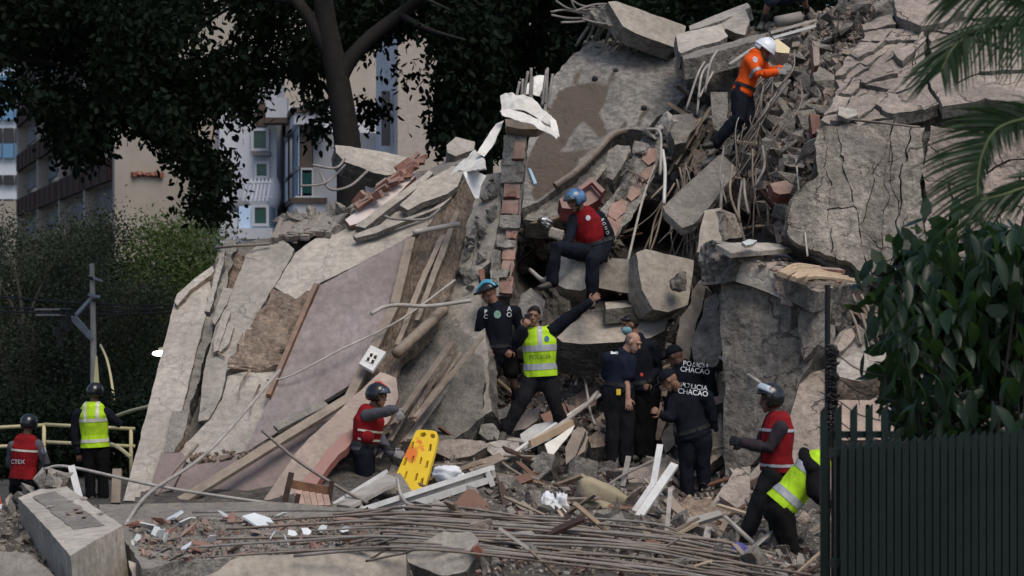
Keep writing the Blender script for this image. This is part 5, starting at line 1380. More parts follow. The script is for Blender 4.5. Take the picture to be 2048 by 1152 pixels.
# the sweep of long reinforcing bars over the foreground
for i in range(27):
    t = i / 26
    y0 = 1026 + 96*t + R.uniform(-9, 9); x0 = R.uniform(560, 760) if i % 5 else R.uniform(300, 480)
    ym = 1018 + 88*t + R.uniform(-14, 14); xm = 860 + R.uniform(-60, 60)
    x2 = 1230 + R.uniform(-60, 60); y2 = 1044 + 96*t + R.uniform(-12, 12)
    x3 = 1540 + R.uniform(-90, 90); y3 = 1096 + 100*t + R.uniform(-18, 18)
    d = 22.9 - 2.9*t
    rod('reinforcing_bar', [(x0, y0, d + .2), ((x0+xm)/2, (y0+ym)/2 - 4, d + .1), (xm, ym, d - .1), (x2, y2, d - .05), ((x2+x3)/2, (y2+y3)/2 + R.uniform(-12, 8), d + .1), (x3, y3, d + .2)], R.uniform(.009, .0165), M['rust'] if i % 4 else M['rebar'],
        'long rusty reinforcing bar in the sweep across the front rubble', 'rebar', 'long bars swept across the front rubble', sm=6)
for k, (pts, r, m, lab) in enumerate((
    ([(88,938,26),(140,934,25.8),(330,975,25),(560,1010,24.4)], .018, 'steel', 'long pale conduit lying from the left block to the facade foot'),
    ([(250,1050,22.6),(300,985,24.5),(420,900,26.2),(560,740,27.6)], .02, 'steel', 'long dusty pole leaning up the facade from the front slab'),
    ([(312,990,25.6),(350,940,26.2),(395,890,26.7)], .02, 'rust', 'short bent bar at the facade foot'),
    ([(525,862,26.2),(600,925,25.6),(690,982,25),(735,1006,24.7)], .018, 'rust', 'dark thin bar slanting down before the salmon sheet'),
    ([(534,760,28.2),(580,752,28.1),(680,700,28.3),(800,640,28.8),(910,560,29.3)], .014, 'steel', 'long thin pipe crossing the purple panel'),
    ([(742,628,28.4),(768,614,28.5),(800,610,28.6),(860,612,28.7),(942,601,28.8)], .026, 'steel', 'bent grey conduit with an open end before the grey wall'),
    ([(792,708,28.2),(850,655,28.7),(888,618,29.0)], .07, 'wood', 'thick brown pipe slanting out of the facade'),
    ([(826,465,30.0),(880,455,30.1),(918,448,30.2)], .035, 'steel', 'short thick pipe stub above the fibre wall'),
    ([(770,432,30.6),(790,438,30.5),(850,438,30.5),(880,418,30.7)], .018, 'rebar', 'bent hook of bar lying on the plaster plate'),
    ([(640,345,32.2),(660,378,32.0),(700,372,32.2),(735,342,32.5)], .02, 'rebar', 'looped bar sticking out under the roof slab'),
    ([(625,330,32.2),(670,336,32.2),(690,318,32.6)], .018, 'rebar', 'thin bar poking out left of the roof slab'),
    ([(600,372,32.0),(650,366,32.0),(690,330,32.6)], .016, 'rebar', 'wavy bar sagging below the roof slab end'),
    ([(430,496,30.8),(470,492,30.5),(540,488,30.6)], .02, 'rust', 'dark cable lying across the facade top'),
    ([(1040,440,31.5),(1028,500,30.5),(1020,560,29.6)], .012, 'rust', 'thin hanging wire beside the clay pier'),
    ([(1060,540,30.5),(1090,560,29.8),(1110,520,29.6)], .03, 'steel', 'grey pole propped in the hollow by the seat beam'),
    ([(1060,448,31.6),(1100,440,31.4),(1135,428,31.3)], .02, 'wood_l', 'thin pale stick in the hollow'),
    ([(1240,590,30.0),(1285,400,31.2),(1310,330,31.6)], .018, 'steel', 'single pale bar hanging left of the dark slab'),
    ([(1325,300,31.6),(1330,340,31.4),(1328,408,31.0)], .025, 'alu', 'short white pipe hanging vertically beside the toppled pier'),
    ([(1285,258,32.0),(1318,262,31.8),(1322,300,31.4),(1320,350,31.2)], .02, 'steel', 'hooked pale bar over the toppled pier'),
    ([(1420,705,28.3),(1450,720,28.0),(1520,765,27.0)], .022, 'steel', 'bent pale pipe against the stucco panel'),
    ([(1436,720,28.5),(1440,850,28.0),(1462,950,27.3)], .03, 'steel', 'upright pale pipe beside the Chacao officers'),
    ([(1424,860,28.0),(1452,920,27.4),(1475,960,26.9)], .02, 'steel', 'second pale pipe slanting beside the stucco box'),
    ([(1100,915,27.4),(1000,915,26.9),(1060,960,26.6),(1160,990,26)], .018, 'rust', 'curving brown bar across the middle rubble'),
    ([(1190,1005,25.6),(1230,960,26.4),(1330,910,27.6)], .016, 'rebar', 'thin bar arcing behind the bald man boots'),
    ([(990,875,28.0),(1040,900,27.6),(1160,820,28.4),(1195,785,28.8)], .03, 'steel', 'pair of pale pipes rising beside the waving officer'),
    ([(1000,925,27.2),(1090,862,28.0),(1200,790,28.8)], .025, 'alu', 'thin white pipe running up towards the bald man'),
    ([(1150,770,29.2),(1165,740,29.4),(1180,820,28.9),(1190,850,28.6)], .018, 'steel', 'bent thin pipe in front of the pink block'),
    ([(925,812,28.6),(958,806,28.5)], .02, 'steel', 'short stub pipe poking from the grey wall'),
    ([(860,772,28.6),(890,760,28.4)], .03, 'steel', 'stub pipe with a flange at the grey wall foot'),
    ([(1580,160,31.0),(1550,200,31.0),(1500,270,31.2),(1470,330,31.2)], .02, 'rebar', 'bar running down past the orange rescuer hands'))):
    rod('pipe' if 'pipe' in lab or 'conduit' in lab else 'metal_bar', pts, r, M[m], lab, 'pipe' if 'pipe' in lab or 'conduit' in lab else 'bar', n=8, sm=6)
# strips and bars strewn over the fibre wall and the dark void under it
for i in range(26):
    x0, y0 = R.uniform(735, 860), R.uniform(680, 900)
    L = R.uniform(120, 260); an = math.radians(R.uniform(48, 66))
    x1, y1 = x0 + L*math.cos(an), y0 - L*math.sin(an)
    if x1 > 960: continue
    d0_ = min(29.8, max(27.2, 30.8 - (y0 - 600)*.0098)); d1_ = 30.8 - (y1 - 600)*.0075
    rod('lath_strip', [(x0, y0, d0_ - .25), ((x0+x1)/2 + R.uniform(-8, 8), (y0+y1)/2, (d0_+d1_)/2 - .35), (x1, y1, d1_ - .45)], R.uniform(.010, .022), M[R.choice(('steel', 'wood', 'rebar', 'wood_l', 'wood'))],
        'thin strip slanting up the torn fibre wall', 'strip', 'thin strips over the torn fibre wall', n=5)
for i in range(12):
    x0, y0 = R.uniform(745, 830), R.uniform(830, 930); L = R.uniform(120, 230); an = math.radians(R.uniform(50, 60))
    a_ = P(x0, y0, 27.0); b_ = P(x0 + L*math.cos(an), y0 - L*math.sin(an), 28.6)
    mk('broken_lath', *bar(a_, b_, R.uniform(.04, .1), .03, (0, 1, .3)), M[R.choice(('wood', 'wood', 'plaster', 'fibre'))], label='broad broken lath leaning behind the climbing rescuer in red vest', cat='lath', group='broad laths behind the red-vested rescuer')
# hanging bundle in the dark gap and by the orange rescuer
for i in range(30):
    x0 = R.uniform(1310, 1400) + (i % 3)*20; y0 = R.uniform(320, 430)
    x1 = x0 + R.uniform(-70, 60); y1 = y0 + R.uniform(60, 190)
    d = 31.5
    rod('hanging_bar', [(x0, y0, d), ((x0+x1)/2 + R.uniform(-25, 25), (y0+y1)/2, d - R.uniform(.1, .4)), (x1, y1, d - .5)], R.uniform(.006, .016), M[R.choice(('rebar', 'rust', 'wood', 'rust'))],
        'thin grey bar hanging in the dark gap behind the seat beam', 'bar', 'bars hanging in the dark gap', n=5, sm=4)
for i in range(24):
    t = i / 23
    x0 = 1600 - 110*R.random(); y0 = 90 + 120*R.random() + (1600 - x0)*.9
    x1 = x0 - R.uniform(30, 90); y1 = y0 + R.uniform(120, 230)
    d0_ = Dm(x0, y0) - .35; d1_ = Dm(min(x1, 1560), min(y1, 460)) - .45
    rod('hanging_bar', [(x0, y0, d0_), (x0 + (x1-x0)*.3 + R.uniform(-30, 20), y0 + (y1-y0)*.3, min(d0_, d1_) - .1), (x0 + (x1-x0)*.7 + R.uniform(-25, 30), y0 + (y1-y0)*.7, min(d0_, d1_) - .2), (x1, y1, d1_)], R.uniform(.006, .012), M[R.choice(('rebar', 'rust', 'rust', 'rust'))],
        'thin grey bar trailing down the slope below the orange rescuer', 'bar', 'bars trailing below the orange rescuer', n=5, sm=5)
for i in range(12):
    x = 1440 + i*12 + R.uniform(-9, 9); y0 = R.uniform(290, 370); y1 = y0 + R.uniform(60, 150)
    d = 30.3
    rod('hanging_bar', [(x, y0, d + .3), (x + R.uniform(-10, 10), (y0+y1)/2, d), (x + R.uniform(-16, 16), y1, d - .1)], R.uniform(.009, .022), M[R.choice(('rust', 'wood', 'rebar'))], 'near-vertical dusty bar before the pile beside the cracked wall', 'bar', 'near-vertical bars before the pile', n=6)
for x0, y0, x1, y1, d, m in ((1340,470,1392,300,32.0,'wood'),(1330,440,1405,250,32.4,'wood'),(1350,330,1420,215,32.4,'wood'),(1362,345,1432,225,32.3,'fibre'),(1375,350,1440,235,32.2,'wood'),(1335,350,1400,240,32.6,'wood_l')):
    mk('timber_lath', *bar(P(x0, y0, d), P(x1, y1, d + .3), .09, .03, (0, 1, .2)), M[m], label='brown timber lath sloping up under the ledge', cat='lath', group='timber laths under the ledge')
for i, (x0, y0, x1, y1) in enumerate(((1395,150,1372,220),(1402,155,1394,230),(1420,128,1410,185),(1412,170,1398,196))):
    rod('drooping_bar', [(x0 + 14, y0 - 26, 32.7), (x0, y0, 32.4), (x1, y1, 32.3)], .018, M['steel'], 'pale bent bar drooping under the ledge', 'bar', 'bars drooping under the ledge')
for i, (x0, y0) in enumerate(((1040,200),(1028,205),(1046,185),(1058,178),(1060,195),(1084,182),(1090,178),(1096,190))):
    rod('pier_bar', [(x0, y0 + 30, 31.0), (x0 + 3, y0, 31.0), (x0 + R.uniform(4, 12), y0 - 42, 31.05)], .02, M['rebar'], 'upright bar rising from the crumpled pier head', 'bar', 'bars rising from the pier head')
for i, (x0, y0, x1, y1) in enumerate(((1705,590,1742,690),(1722,590,1760,685),(1700,620,1722,690))):
    rod('bent_bar', [(x0, y0, 27.4), ((x0+x1)/2 + 3, (y0+y1)/2, 27.2), (x1, y1, 27.0)], .022, M['rust'], 'dusty bar dropping from the cut concrete end', 'bar', 'bars dropping from the cut concrete end')
rod('loose_wire', [(1592,318,29.6),(1598,380,29.0),(1608,450,28.2),(1615,512,27.6)], .012, M['steel'], 'long pale wire hanging down the face of the cracked wall', 'wire')
for k in range(5):
    rod('wire_tangle', [(1592 + k*3, 330 - k*4, 29.2), (1610 + k*4, 290 + k*3, 29.0), (1640 + k*2, 275 + k*3, 28.6), (1652, 284 + k*4, 28.5)], .012, M['steel'], 'pale wire in the tangle at the cracked wall corner', 'wire', 'tangled wires at the wall corner')
for k in range(3):
    rod('thin_bar', [(1690 + k*20, 238 + k*3, 28.3), (1750 + k*15, 244 + k*2, 28.1), (1830 + k*5, 254, 28.0)], .012, M['rust'], 'thin bar lying in the horizontal crack of the wall', 'bar', 'thin bars in the wall crack')

# ------------------------------------------------------------------ foreground left block and slab
fp = [P(38, 996, 22.9), P(128, 970, 23.6), P(244, 1052, 20.9), P(142, 1112, 19.8)]
n_ = (fp[2]-fp[0]).cross(fp[1]-fp[0]).normalized()
if n_.z < 0: n_ = -n_
FB = thing('front_block', (fp[3].x, fp[3].y, 0), 'heavy beige concrete block tilted at the front left', 'block')
TPb = Pl.__new__(Pl); TPb.n = n_; TPb.o = fp[0]
slab('block_body', [(36,995),(80,978),(128,969),(185,1010),(245,1051),(192,1080),(141,1112),(90,1052)], TPb, 1.0, [M['plaster_l'], M['smooth_beige']], FB, ext=V3((.12, .05, -1.15)), jag=.006, amp=.006, step=.09, rj=.006)
slab('top_screed', [(66,992),(108,982),(160,1012),(206,1050),(150,1058),(110,1030)], TPb.off(.008), .01, [M['concrete'], M['concrete']], FB, jag=.02, amp=.003, step=.07)
for i in range(9):
    s = R.uniform(.02, .05)
    inst('chip', CHp[i % 5], TPb.off(.02).at(R.uniform(60, 220), R.uniform(990, 1040)), (0, 0, R.uniform(0, 6)), (s, s, s*.6), FB)
for i, (x, y, s) in enumerate(((95,965,.16),(110,955,.2),(60,985,.12),(45,1000,.12),(128,960,.14),(20,1010,.15))):
    rest(CH[i % 8], x, y, s, 'grey lump at the torn far end of the front block', 'lump', 'lumps at the far end of the front block', d=23.6)
mk('white_upright', *bar(P(160, 1000, 23.3), P(143, 934, 23.6), .07, .05, (1, 0, 0)), M['alu'], label='white painted upright leaning behind the front block', cat='post')
mk('timber_post', *bar(P(232, 1008, 25.6), P(235, 940, 25.8), .1, .08, (1, 0, 0)), M['wood'], label='grey weathered post stump at the facade corner', cat='post')
loose('corner_plate', [(-30,1100),(60,1108),(110,1152),(110,1200),(-30,1200)], Pl((-30,1100,20.2),(60,1108,20.2),(20,1200,19.6)), .2, [M['concrete'], co], 'dull grey slab lying in the corner below the front block', 'slab', jag=.02)
# long floor slab
fs_ = Pl((200, 1012, 24.0), (820, 1040, 23.0), (560, 1110, 20.7))
FSl = thing('floor_slab', fs_.at(560, 1110), 'long broken floor slab covered in brick and tile rubble', 'slab')
slab('slab_top', [(196,1014),(520,1012),(1000,1036),(860,1076),(812,1104),(560,1112),(360,1124),(285,1140),(262,1100)], fs_, .35, [M['concrete'], co], FSl, ext=V3((0, 0, -.5)), jag=.02, amp=.03, step=.12)
FF = Pl((360, 1122, 20.45), (810, 1106, 20.6), (560, 1170, 20.35))
slab('plaster_front', [(352,1128),(420,1116),(560,1110),(700,1104),(812,1108),(814,1210),(352,1210)], FF, .1, [M['smooth_beige'], co], FSl, jag=.012, amp=.006, step=.1)
slab('corner_front', [(258,1120),(300,1136),(350,1124),(352,1210),(270,1210)], FF.off(-.1), .1, [M['plaster_l'], co], FSl, jag=.03, amp=.04, step=.07)
BKp = Pl((200, 1008, 24.1), (520, 1004, 24.2), (520, 1036, 24.0))
slab('back_kerb', [(196,1008),(330,1007),(520,1003),(720,1016),(1000,1032),(1000,1044),(720,1040),(520,1034),(330,1040),(235,1046)], BKp, .25, [M['concrete'], co], FSl, jag=.012, amp=.015, step=.1)
FSZ = [(255,1050),(400,1035),(560,1032),(820,1042),(900,1060),(812,1098),(560,1106),(360,1120),(290,1126)]
dep = lambda X, Y: np.array([fs_.at(x, y).y for x, y in zip(X, Y)])
crumbs('slab_grit', 2200, FSZ, .012, M['debris'], 'fine grit on the long floor slab', dd=-.03, seed=21, depth=dep)
crumbs('slab_brick_grit', 420, FSZ, .015, M['brick'], 'fine brick crumbs on the long floor slab', dd=-.04, seed=22, depth=dep)
for i in range(46):
    x, y = pick(FSZ)
    me = R.choice(BRK[:2] + SHD[:3] + BRK[:1])
    p = fs_.off(.05).at(x, y); s = R.uniform(.04, .12)
    inst('slab_fragment', me, p, (R.uniform(-.5, .5), R.uniform(-.5, .5), R.uniform(0, 6)), (s*1.3, s, s*.6), label='brick or plaster fragment lying on the long floor slab', cat='fragment', group='fragments on the long floor slab')
TIL = [mesh_only('tile', [(-1,-.7,0),(.2,-1,0),(1,-.2,0),(.6,.8,0),(-.7,.9,0)] + [(-1,-.7,-.12),(.2,-1,-.12),(1,-.2,-.12),(.6,.8,-.12),(-.7,.9,-.12)], [(0,1,2,3,4),(9,8,7,6,5)] + [(i, i+5, (i+1) % 5+5, (i+1) % 5) for i in range(5)], M['whitetile'])]
for x, y, s, tl in ((449,1028,.07,.25),(520,1040,.16,.1),(423,1077,.05,.6),(543,1073,.06,.7),(572,1080,.06,.9),(645,1057,.05,.5),(300,1052,.12,.1),(370,1042,.1,.2),(350,1030,.1,.2),(312,1062,.05,.9),(322,1066,.05,.8),(372,1092,.06,.3),(613,1062,.05,.4),(585,1066,.05,.3),(690,1058,.05,.3),(275,1075,.04,.8),(330,1075,.05,1.),(266,1085,.03,1.),(560,1030,.07,.2),(1440,1030,.05,.8),(1290,1075,.05,.6),(1100,1062,.06,.5)):
    p = fs_.off(.08).at(x, y) if x < 900 else P(x, y, Dm(x, y) - .1)
    inst('tile_fragment', TIL[0], p, (tl + .3, R.uniform(-.2, .2), R.uniform(0, 6)), (s, s, s), label='white glazed tile fragment glinting on the rubble', cat='tile fragment', group='white tile fragments')

# ------------------------------------------------------------------ particular things in the rubble
# yellow spine board
YP = Pl((838, 862, 27.0), (874, 864, 26.9), (800, 990, 26.0))
YH = [[(841,866),(849,864),(853,869),(848,874),(840,873)], [(861,868),(867,867),(871,872),(868,877),(861,875)],
      [(824,884),(829,883),(825,897),(819,898)], [(859,888),(864,888),(862,902),(856,902)], [(810,917),(815,915),(811,930),(804,931)], [(825,912),(829,911),(826,925),(820,926)], [(841,914),(845,914),(842,928),(838,928)], [(853,922),(858,921),(855,935),(849,936)],
      [(812,943),(816,942),(811,958),(807,958)], [(832,947),(837,946),(833,961),(828,962)], [(842,957),(848,955),(845,970),(838,972)], [(784,987),(790,985),(789,993),(784,994)], [(806,972),(810,970),(804,985),(800,985)]]
def ystain(p):
    q = p - V3((0, 0, CZ)); px = CX + F*q.x/q.y; py = HY - F*q.z/q.y
    a_ = math.exp(-((px-822)**2/160 + (py-907)**2/240)); b_ = math.exp(-((px-842-(py-890)*.5)**2/14 + (py-888)**2/220)); c_ = math.exp(-((px-800)**2/200 + (py-970)**2/60))
    return min(1., .25 + .75*max(a_, b_, c_*.8)) if max(a_, b_, c_) > .1 else 0.
SBd = thing('spine_board', YP.at(806, 995), 'bright yellow rescue spine board with slots and orange smears', 'stretcher')
n, u, v = frame_of(YP); O_ = YP.at(826, 870)
to2 = lambda q: ((YP.at(*q) - O_).dot(u), (YP.at(*q) - O_).dot(v))
vs, fs, fm, at = plate([to2(q) for q in [(829,869),(832,862),(838,859),(866,861),(873,864),(876,871),(873,890),(862,930),(850,976),(842,990),(786,1002),(776,998),(780,985),(794,945),(812,905)]], O_, u, v, n, .05, jag=0, amp=0, step=.05, holes=[[to2(q) for q in h] for h in YH], stain=ystain, rj=0)
mk('board', vs, fs, [M['yellow'], M['yellow']], SBd, fm=fm, attr=at)
# wooden slatted chair, tipped
CHr = thing('slatted_chair', P(620, 1008, 24.6), 'broken brown wooden chair with pale back slats', 'chair')
cp = lambda x, y, d=24.7: P(x, y, d)
mk('back_post', *bar(cp(569, 1006), cp(583, 945), .06, .05), M['wood_d'], CHr)
mk('back_post', *bar(cp(658, 1006), cp(664, 962), .05, .05), M['wood_d'], CHr)
mk('top_rail', *bar(cp(584, 968), cp(660, 982), .035, .09, (0, 1, 0)), M['wood_o'], CHr)
mk('leg', *bar(cp(592, 1010, 24.4), cp(597, 988, 24.4), .05, .05), M['wood_d'], CHr)
for i in range(5):
    x = 597 + i*13.5
    mk('slat', *bar(cp(x, 980 + i*2.2), cp(x + 8 - i*.8, 1012, 24.5), .062, .02, (1, 0, 0)), M['wood_p'], CHr)
# metal window/door frames
WF = thing('white_window_frame', P(740, 1000, 24.9), 'long white aluminium window frame leaning across the rubble', 'window frame')
fr = lambda x, y, d: P(x, y, d)
mk('top_bar', *bar(fr(716, 1022, 24.2), fr(985, 935, 26.2), .06, .05, (0, 1, 0)), M['alu'], WF)
mk('glazing_channel', *bar(fr(722, 1030, 24.3), fr(985, 946, 26.3), .08, .11, (0, 1, 0)), M['steel'], WF)
mk('bottom_bar', *bar(fr(800, 1018, 24.5), fr(982, 958, 26.2), .07, .07, (0, 1, 0)), M['alu'], WF)
mk('end_bar', *bar(fr(974, 942, 26.1), fr(986, 972, 26.1), .07, .06, (0, 1, 0)), M['alu'], WF)
W2 = thing('metal_cabinet_frame', P(720, 1000, 25.0), 'pale folded metal cabinet frame beside the yellow board', 'frame')
slab('panel', [(668,1008),(690,990),(768,946),(788,952),(800,962),(770,975),(720,1002),(700,1012)], Pl((668,1008,24.8),(768,946,25.8),(800,962,25.3)), .04, [M['steel'], M['steel']], W2, jag=.004, step=.1)
mk('edge_bar', *bar(fr(664, 1010, 24.8), fr(772, 943, 25.8), .05, .04, (0, 1, 0)), M['alu'], W2)
slab('end_plate', [(788,950),(800,946),(826,985),(818,998),(806,990)], Pl((788,950,25.6),(826,985,25.2),(800,946,25.7)), .05, [M['concrete'], M['concrete']], W2, jag=.004, step=.08)
rod('bent_strap', [(795,958,25.0),(800,985,24.8),(812,1005,24.6),(828,1012,24.5)], .02, M['steel'], 'bent grey strap curling down before the yellow board', 'strap')
# aluminium profiles standing up
mk('aluminium_profile', *join([bar(P(1240, 1066, 24.4), P(1307, 968, 25.2), .06, .05), bar(P(1307, 969, 25.2), P(1320, 892, 25.8), .07, .05)]), M['alu'], label='kinked white aluminium profile sticking up behind the brown board', cat='profile')
mk('aluminium_profile', *bar(P(1252, 1072, 24.2), P(1349, 930, 25.0), .09, .05), M['alu'], label='wide straight white aluminium profile leaning in front of the officers', cat='profile')
mk('thin_profile', *join([bar(P(1328, 1132, 22.6), P(1341, 978, 23.8), .045, .04), bar(P(1341, 979, 23.8), P(1348, 974, 23.8), .045, .04)]), M['steel'], label='thin upright metal profile with a bent tip', cat='profile')
mk('grey_stake', *bar(P(1245, 975, 26.6), P(1257, 915, 27.0), .06, .05), M['rebar'], label='short grey stake before the bald man boots', cat='stake')
mk('white_strip', *bar(P(1440, 1112, 22.5), P(1455, 1160, 21.6), .05, .03), M['alu'], label='white strip lying by the blue cloth', cat='strip')
mk('pine_board', *bar(P(1060, 888, 27.6), P(1145, 846, 28.2), .09, .04, (0, 0, 1)), M['wood_l'], label='pale pine board slanting past the spread legs', cat='board')
mk('pine_board', *bar(P(1520, 1160, 21.6), P(1450, 1098, 23.0), .05, .04, (1, 0, 0)), M['wood'], label='pale pine board under the blue cloth', cat='board')
loose('white_strip', [(1090,888),(1120,870),(1150,850),(1142,866),(1110,905),(1098,918),(1096,905)], Pl((1090,888,27.6),(1150,850,28.2),(1098,918,27.3)), .015, [M['sheet'], M['sheet']], 'curled white plastic strip hanging below the pine board', 'strip', jag=.004, amp=.02)
# boards, bags, cushions
for q, d, m, lab in (([(1218,1008),(1300,1018),(1312,1030),(1306,1072),(1232,1062),(1214,1040)], 24.6, 'brownboard', 'upright brown melamine board behind the white profiles'),
                     ([(896,1020),(936,978),(950,980),(985,1018),(960,1024)], 24.6, 'brownboard', 'triangular brown board end in the front rubble'),
                     ([(932,1018),(946,1002),(980,1018),(972,1026)], 24.2, 'brownboard', 'small brown board corner before the triangular one'),
                     ([(996,965),(1004,962),(1024,1004),(1020,1015),(1006,1010)], 25.2, 'wood_d', 'dark brown plank standing on edge'),
                     ([(800,1010),(830,1002),(880,1016),(820,1022)], 24.5, 'black', 'dark blue-black flat panel before the window frame'),
                     ([(860,1012),(868,996),(905,1018),(880,1024)], 24.5, 'rebar', 'grey folded metal corner beside the triangular board'),
                     ([(1032,1010),(1046,1000),(1120,1060),(1112,1072)], 24.0, 'wood', 'grey timber length slanting behind the bars'),
                     ([(1010,1072),(1050,1066),(1140,1100),(1120,1128),(1060,1120),(1010,1100)], 21.9, 'alu', 'white flat panel lying under the swept bars'),
                     ([(1380,1125),(1470,1118),(1490,1128),(1440,1136),(1390,1140)], 22.2, 'steel', 'grey metal sheet strip near the walker boot'),
                     ([(1340,1096),(1450,1088),(1450,1098),(1342,1108)], 22.8, 'wood', 'dusty plank lying across the right front rubble')):
    c = (sum(a_[0] for a_ in q)/len(q), sum(a_[1] for a_ in q)/len(q))
    loose('board' if 'board' in lab else 'panel', q, Pl((c[0]-40, c[1], d), (c[0]+40, c[1], d + .12), (c[0], c[1]+40, d - .2)), .04, [M[m], M[m]], lab, 'board' if 'board' in lab else 'panel', jag=.004)
def soft(name, c, rx, ry, rz, rot, m, label, cat, seed, amp=.25, sharp=.75):
    """a soft lumpy thing: cushion, bag, bundle of cloth"""
    v, f = ell((0, 0, 0), 1, 1, 1, None, 28, 18)
    out = []
    M3 = Matrix.Rotation(rot, 3, 'Y')
    for p in v:
        q = V3([math.copysign(abs(k)**sharp, k) for k in p])
        w = 1 + amp * noise.noise(q * 1.8 + V3((seed, 0, 0))) + amp*.5 * noise.noise(q * 4.5 + V3((seed, 3, 0)))
        q = V3((q.x*rx*w, q.y*ry*w, q.z*rz*w))
        out.append(V3(c) + M3 @ q)
    return mk(name, out, f, m, label=label, cat=cat, smooth=True)
soft('cushion', P(1206, 990, 25.5), .3, .16, .13, .45, M['cushion'], 'olive tan cushion tilted in the middle rubble', 'cushion', 1, .1, .6)
soft('cushion', P(1188, 1018, 24.9), .22, .15, .1, .15, M['cushion'], 'smaller pale cushion under the tilted one', 'cushion', 2, .1, .65)
soft('cloth_bundle', P(893, 948, 26.0), .17, .14, .09, .1, M['cloth_w'], 'white cloth bundle behind the window frame', 'cloth', 3, .35)
soft('cloth_bundle', P(918, 955, 26.0), .14, .1, .05, .25, M['cloth_w'], 'trailing end of pale blue cloth beside the white bundle', 'cloth', 4, .35)
soft('plastic_bag', P(1094, 1006, 24.9), .075, .07, .11, .3, M['cloth_w'], 'knotted white plastic bag in mid rubble', 'bag', 5, .45, .9)
soft('plastic_bag', P(1124, 1014, 24.8), .085, .07, .14, -.25, M['cloth_w'], 'torn white plastic bag standing beside the knotted one', 'bag', 6, .45, .9)
soft('blue_cloth', P(1478, 1112, 22.2), .075, .07, .12, .1, M['bluerag'], 'blue violet cloth hung over a plank end', 'cloth', 7, .3)
soft('blue_cloth', P(1500, 1104, 22.3), .11, .07, .04, .1, M['bluerag'], 'blue violet sleeve trailing along the plank', 'cloth', 8, .3)
soft('white_sack', P(1240, 1035, 24.5), .05, .05, .05, 0, M['cloth_w'], 'small white crumpled paper beside the cushions', 'paper', 9, .4)
soft('foil_bag', P(1138, 728, 29.3), .12, .08, .07, .4, M['foil'], 'crumpled silver foil bag behind the waving officer', 'bag', 10, .6)
soft('foil_bag', P(1160, 720, 29.3), .06, .06, .06, -.3, M['sheet'], 'small crumpled white packet beside the foil bag', 'packet', 11, .6)
soft('foil_bag', P(1092, 445, 31.3), .1, .07, .06, .5, M['foil'], 'crumpled shiny packet in the hollow by the seated rescuer', 'packet', 12, .6)
soft('paper_box', P(1112, 468, 31.0), .1, .08, .07, .3, M['plaster_l'], 'squashed cream box in the hollow by the seated rescuer', 'box', 13, .2, .4)
mk('wooden_handle', *tube([P(1160, 702, 29.6), P(1180, 708, 29.5), P(1212, 712, 29.4)], .035, 7, 4), M['wood_o'], label='orange wooden handle lying behind the bald man', cat='handle')
rod('red_tube_frame', [(1062,1056,22.6),(1030,1056,22.2),(965,1078,21.6),(985,1112,21.2),(1015,1120,21.2),(1100,1078,21.8)], .022, M['redtube'], 'red enamelled tube frame caught under the swept bars', 'frame', n=8, sm=2)
rod('red_tube_frame', [(957,1112,20.8),(990,1108,20.9),(1030,1120,20.8)], .03, M['redtube'], 'short red tube end beside the front slab chunk', 'tube', n=8, sm=2)
soft('red_cloth', P(1316, 1072, 23.9), .1, .08, .05, .2, M['redbox'], 'crumpled dark red cloth under the thin profile', 'cloth', 15, .4)
rod('white_arc', [(1255,1086,22.9),(1280,1088,22.8),(1300,1100,22.6),(1312,1116,22.4)], .03, M['alu'], 'curved white plastic trim lying at the front', 'trim')
rod('white_hoop', [(1315,1014,25.2),(1330,1026,25.0),(1380,1022,25.1)], .02, M['steel'], 'flat pale metal hoop by the stooping officer boots', 'hoop')
loose('brown_crumpled_sheet', [(1335,1010),(1380,996),(1430,1000),(1470,1020),(1480,1050),(1455,1085),(1420,1075),(1385,1060),(1350,1048)], Pl((1335,1010,25.0),(1480,1050,24.8),(1400,1075,24.3)), .015, [M['tan'], M['tan']], 'crumpled brown sheet between the officers and the walker', 'sheet', jag=.03, amp=.12, step=.06, nf=4)
for q_, dd_, m_, lab_ in (([(1325,1000),(1345,990),(1352,1002),(1440,1082),(1430,1092)], 24.6, 'wood', 'grey plank sliding down beside the brown sheet'), ([(1100,1010),(1112,1002),(1180,1070),(1172,1080)], 24.2, 'alu', 'dirty white strip of trim under the plastic bags'),
                          ([(1130,1030),(1200,1000),(1206,1008),(1140,1042)], 24.7, 'wood_d', 'dark plank behind the cushions'), ([(1000,960),(1060,945),(1066,958),(1010,980)], 26.3, 'brownboard', 'brown board lying behind the standing plank'),
                          ([(1360,1040),(1440,1020),(1444,1030),(1368,1054)], 24.2, 'steel', 'grey angle iron across the brown sheet'), ([(1480,1060),(1560,1040),(1566,1052),(1490,1078)], 24.0, 'concrete', 'dusty grey slab strip behind the walker boot'),
                          ([(930,930),(1000,905),(1010,918),(945,948)], 26.8, 'wood', 'grey timber beside the white bundle'), ([(1270,1085),(1330,1060),(1340,1072),(1285,1100)], 23.4, 'wood_l', 'pale batten under the thin profile')):
    c = (sum(a_[0] for a_ in q_)/len(q_), sum(a_[1] for a_ in q_)/len(q_))
    loose('plank', q_, Pl((c[0]-40, c[1], dd_), (c[0]+40, c[1], dd_ + R.uniform(-.2, .2)), (c[0], c[1]+40, dd_ - .25)), .05, [M[m_], M[m_]], lab_, 'plank', jag=.006, amp=.004)
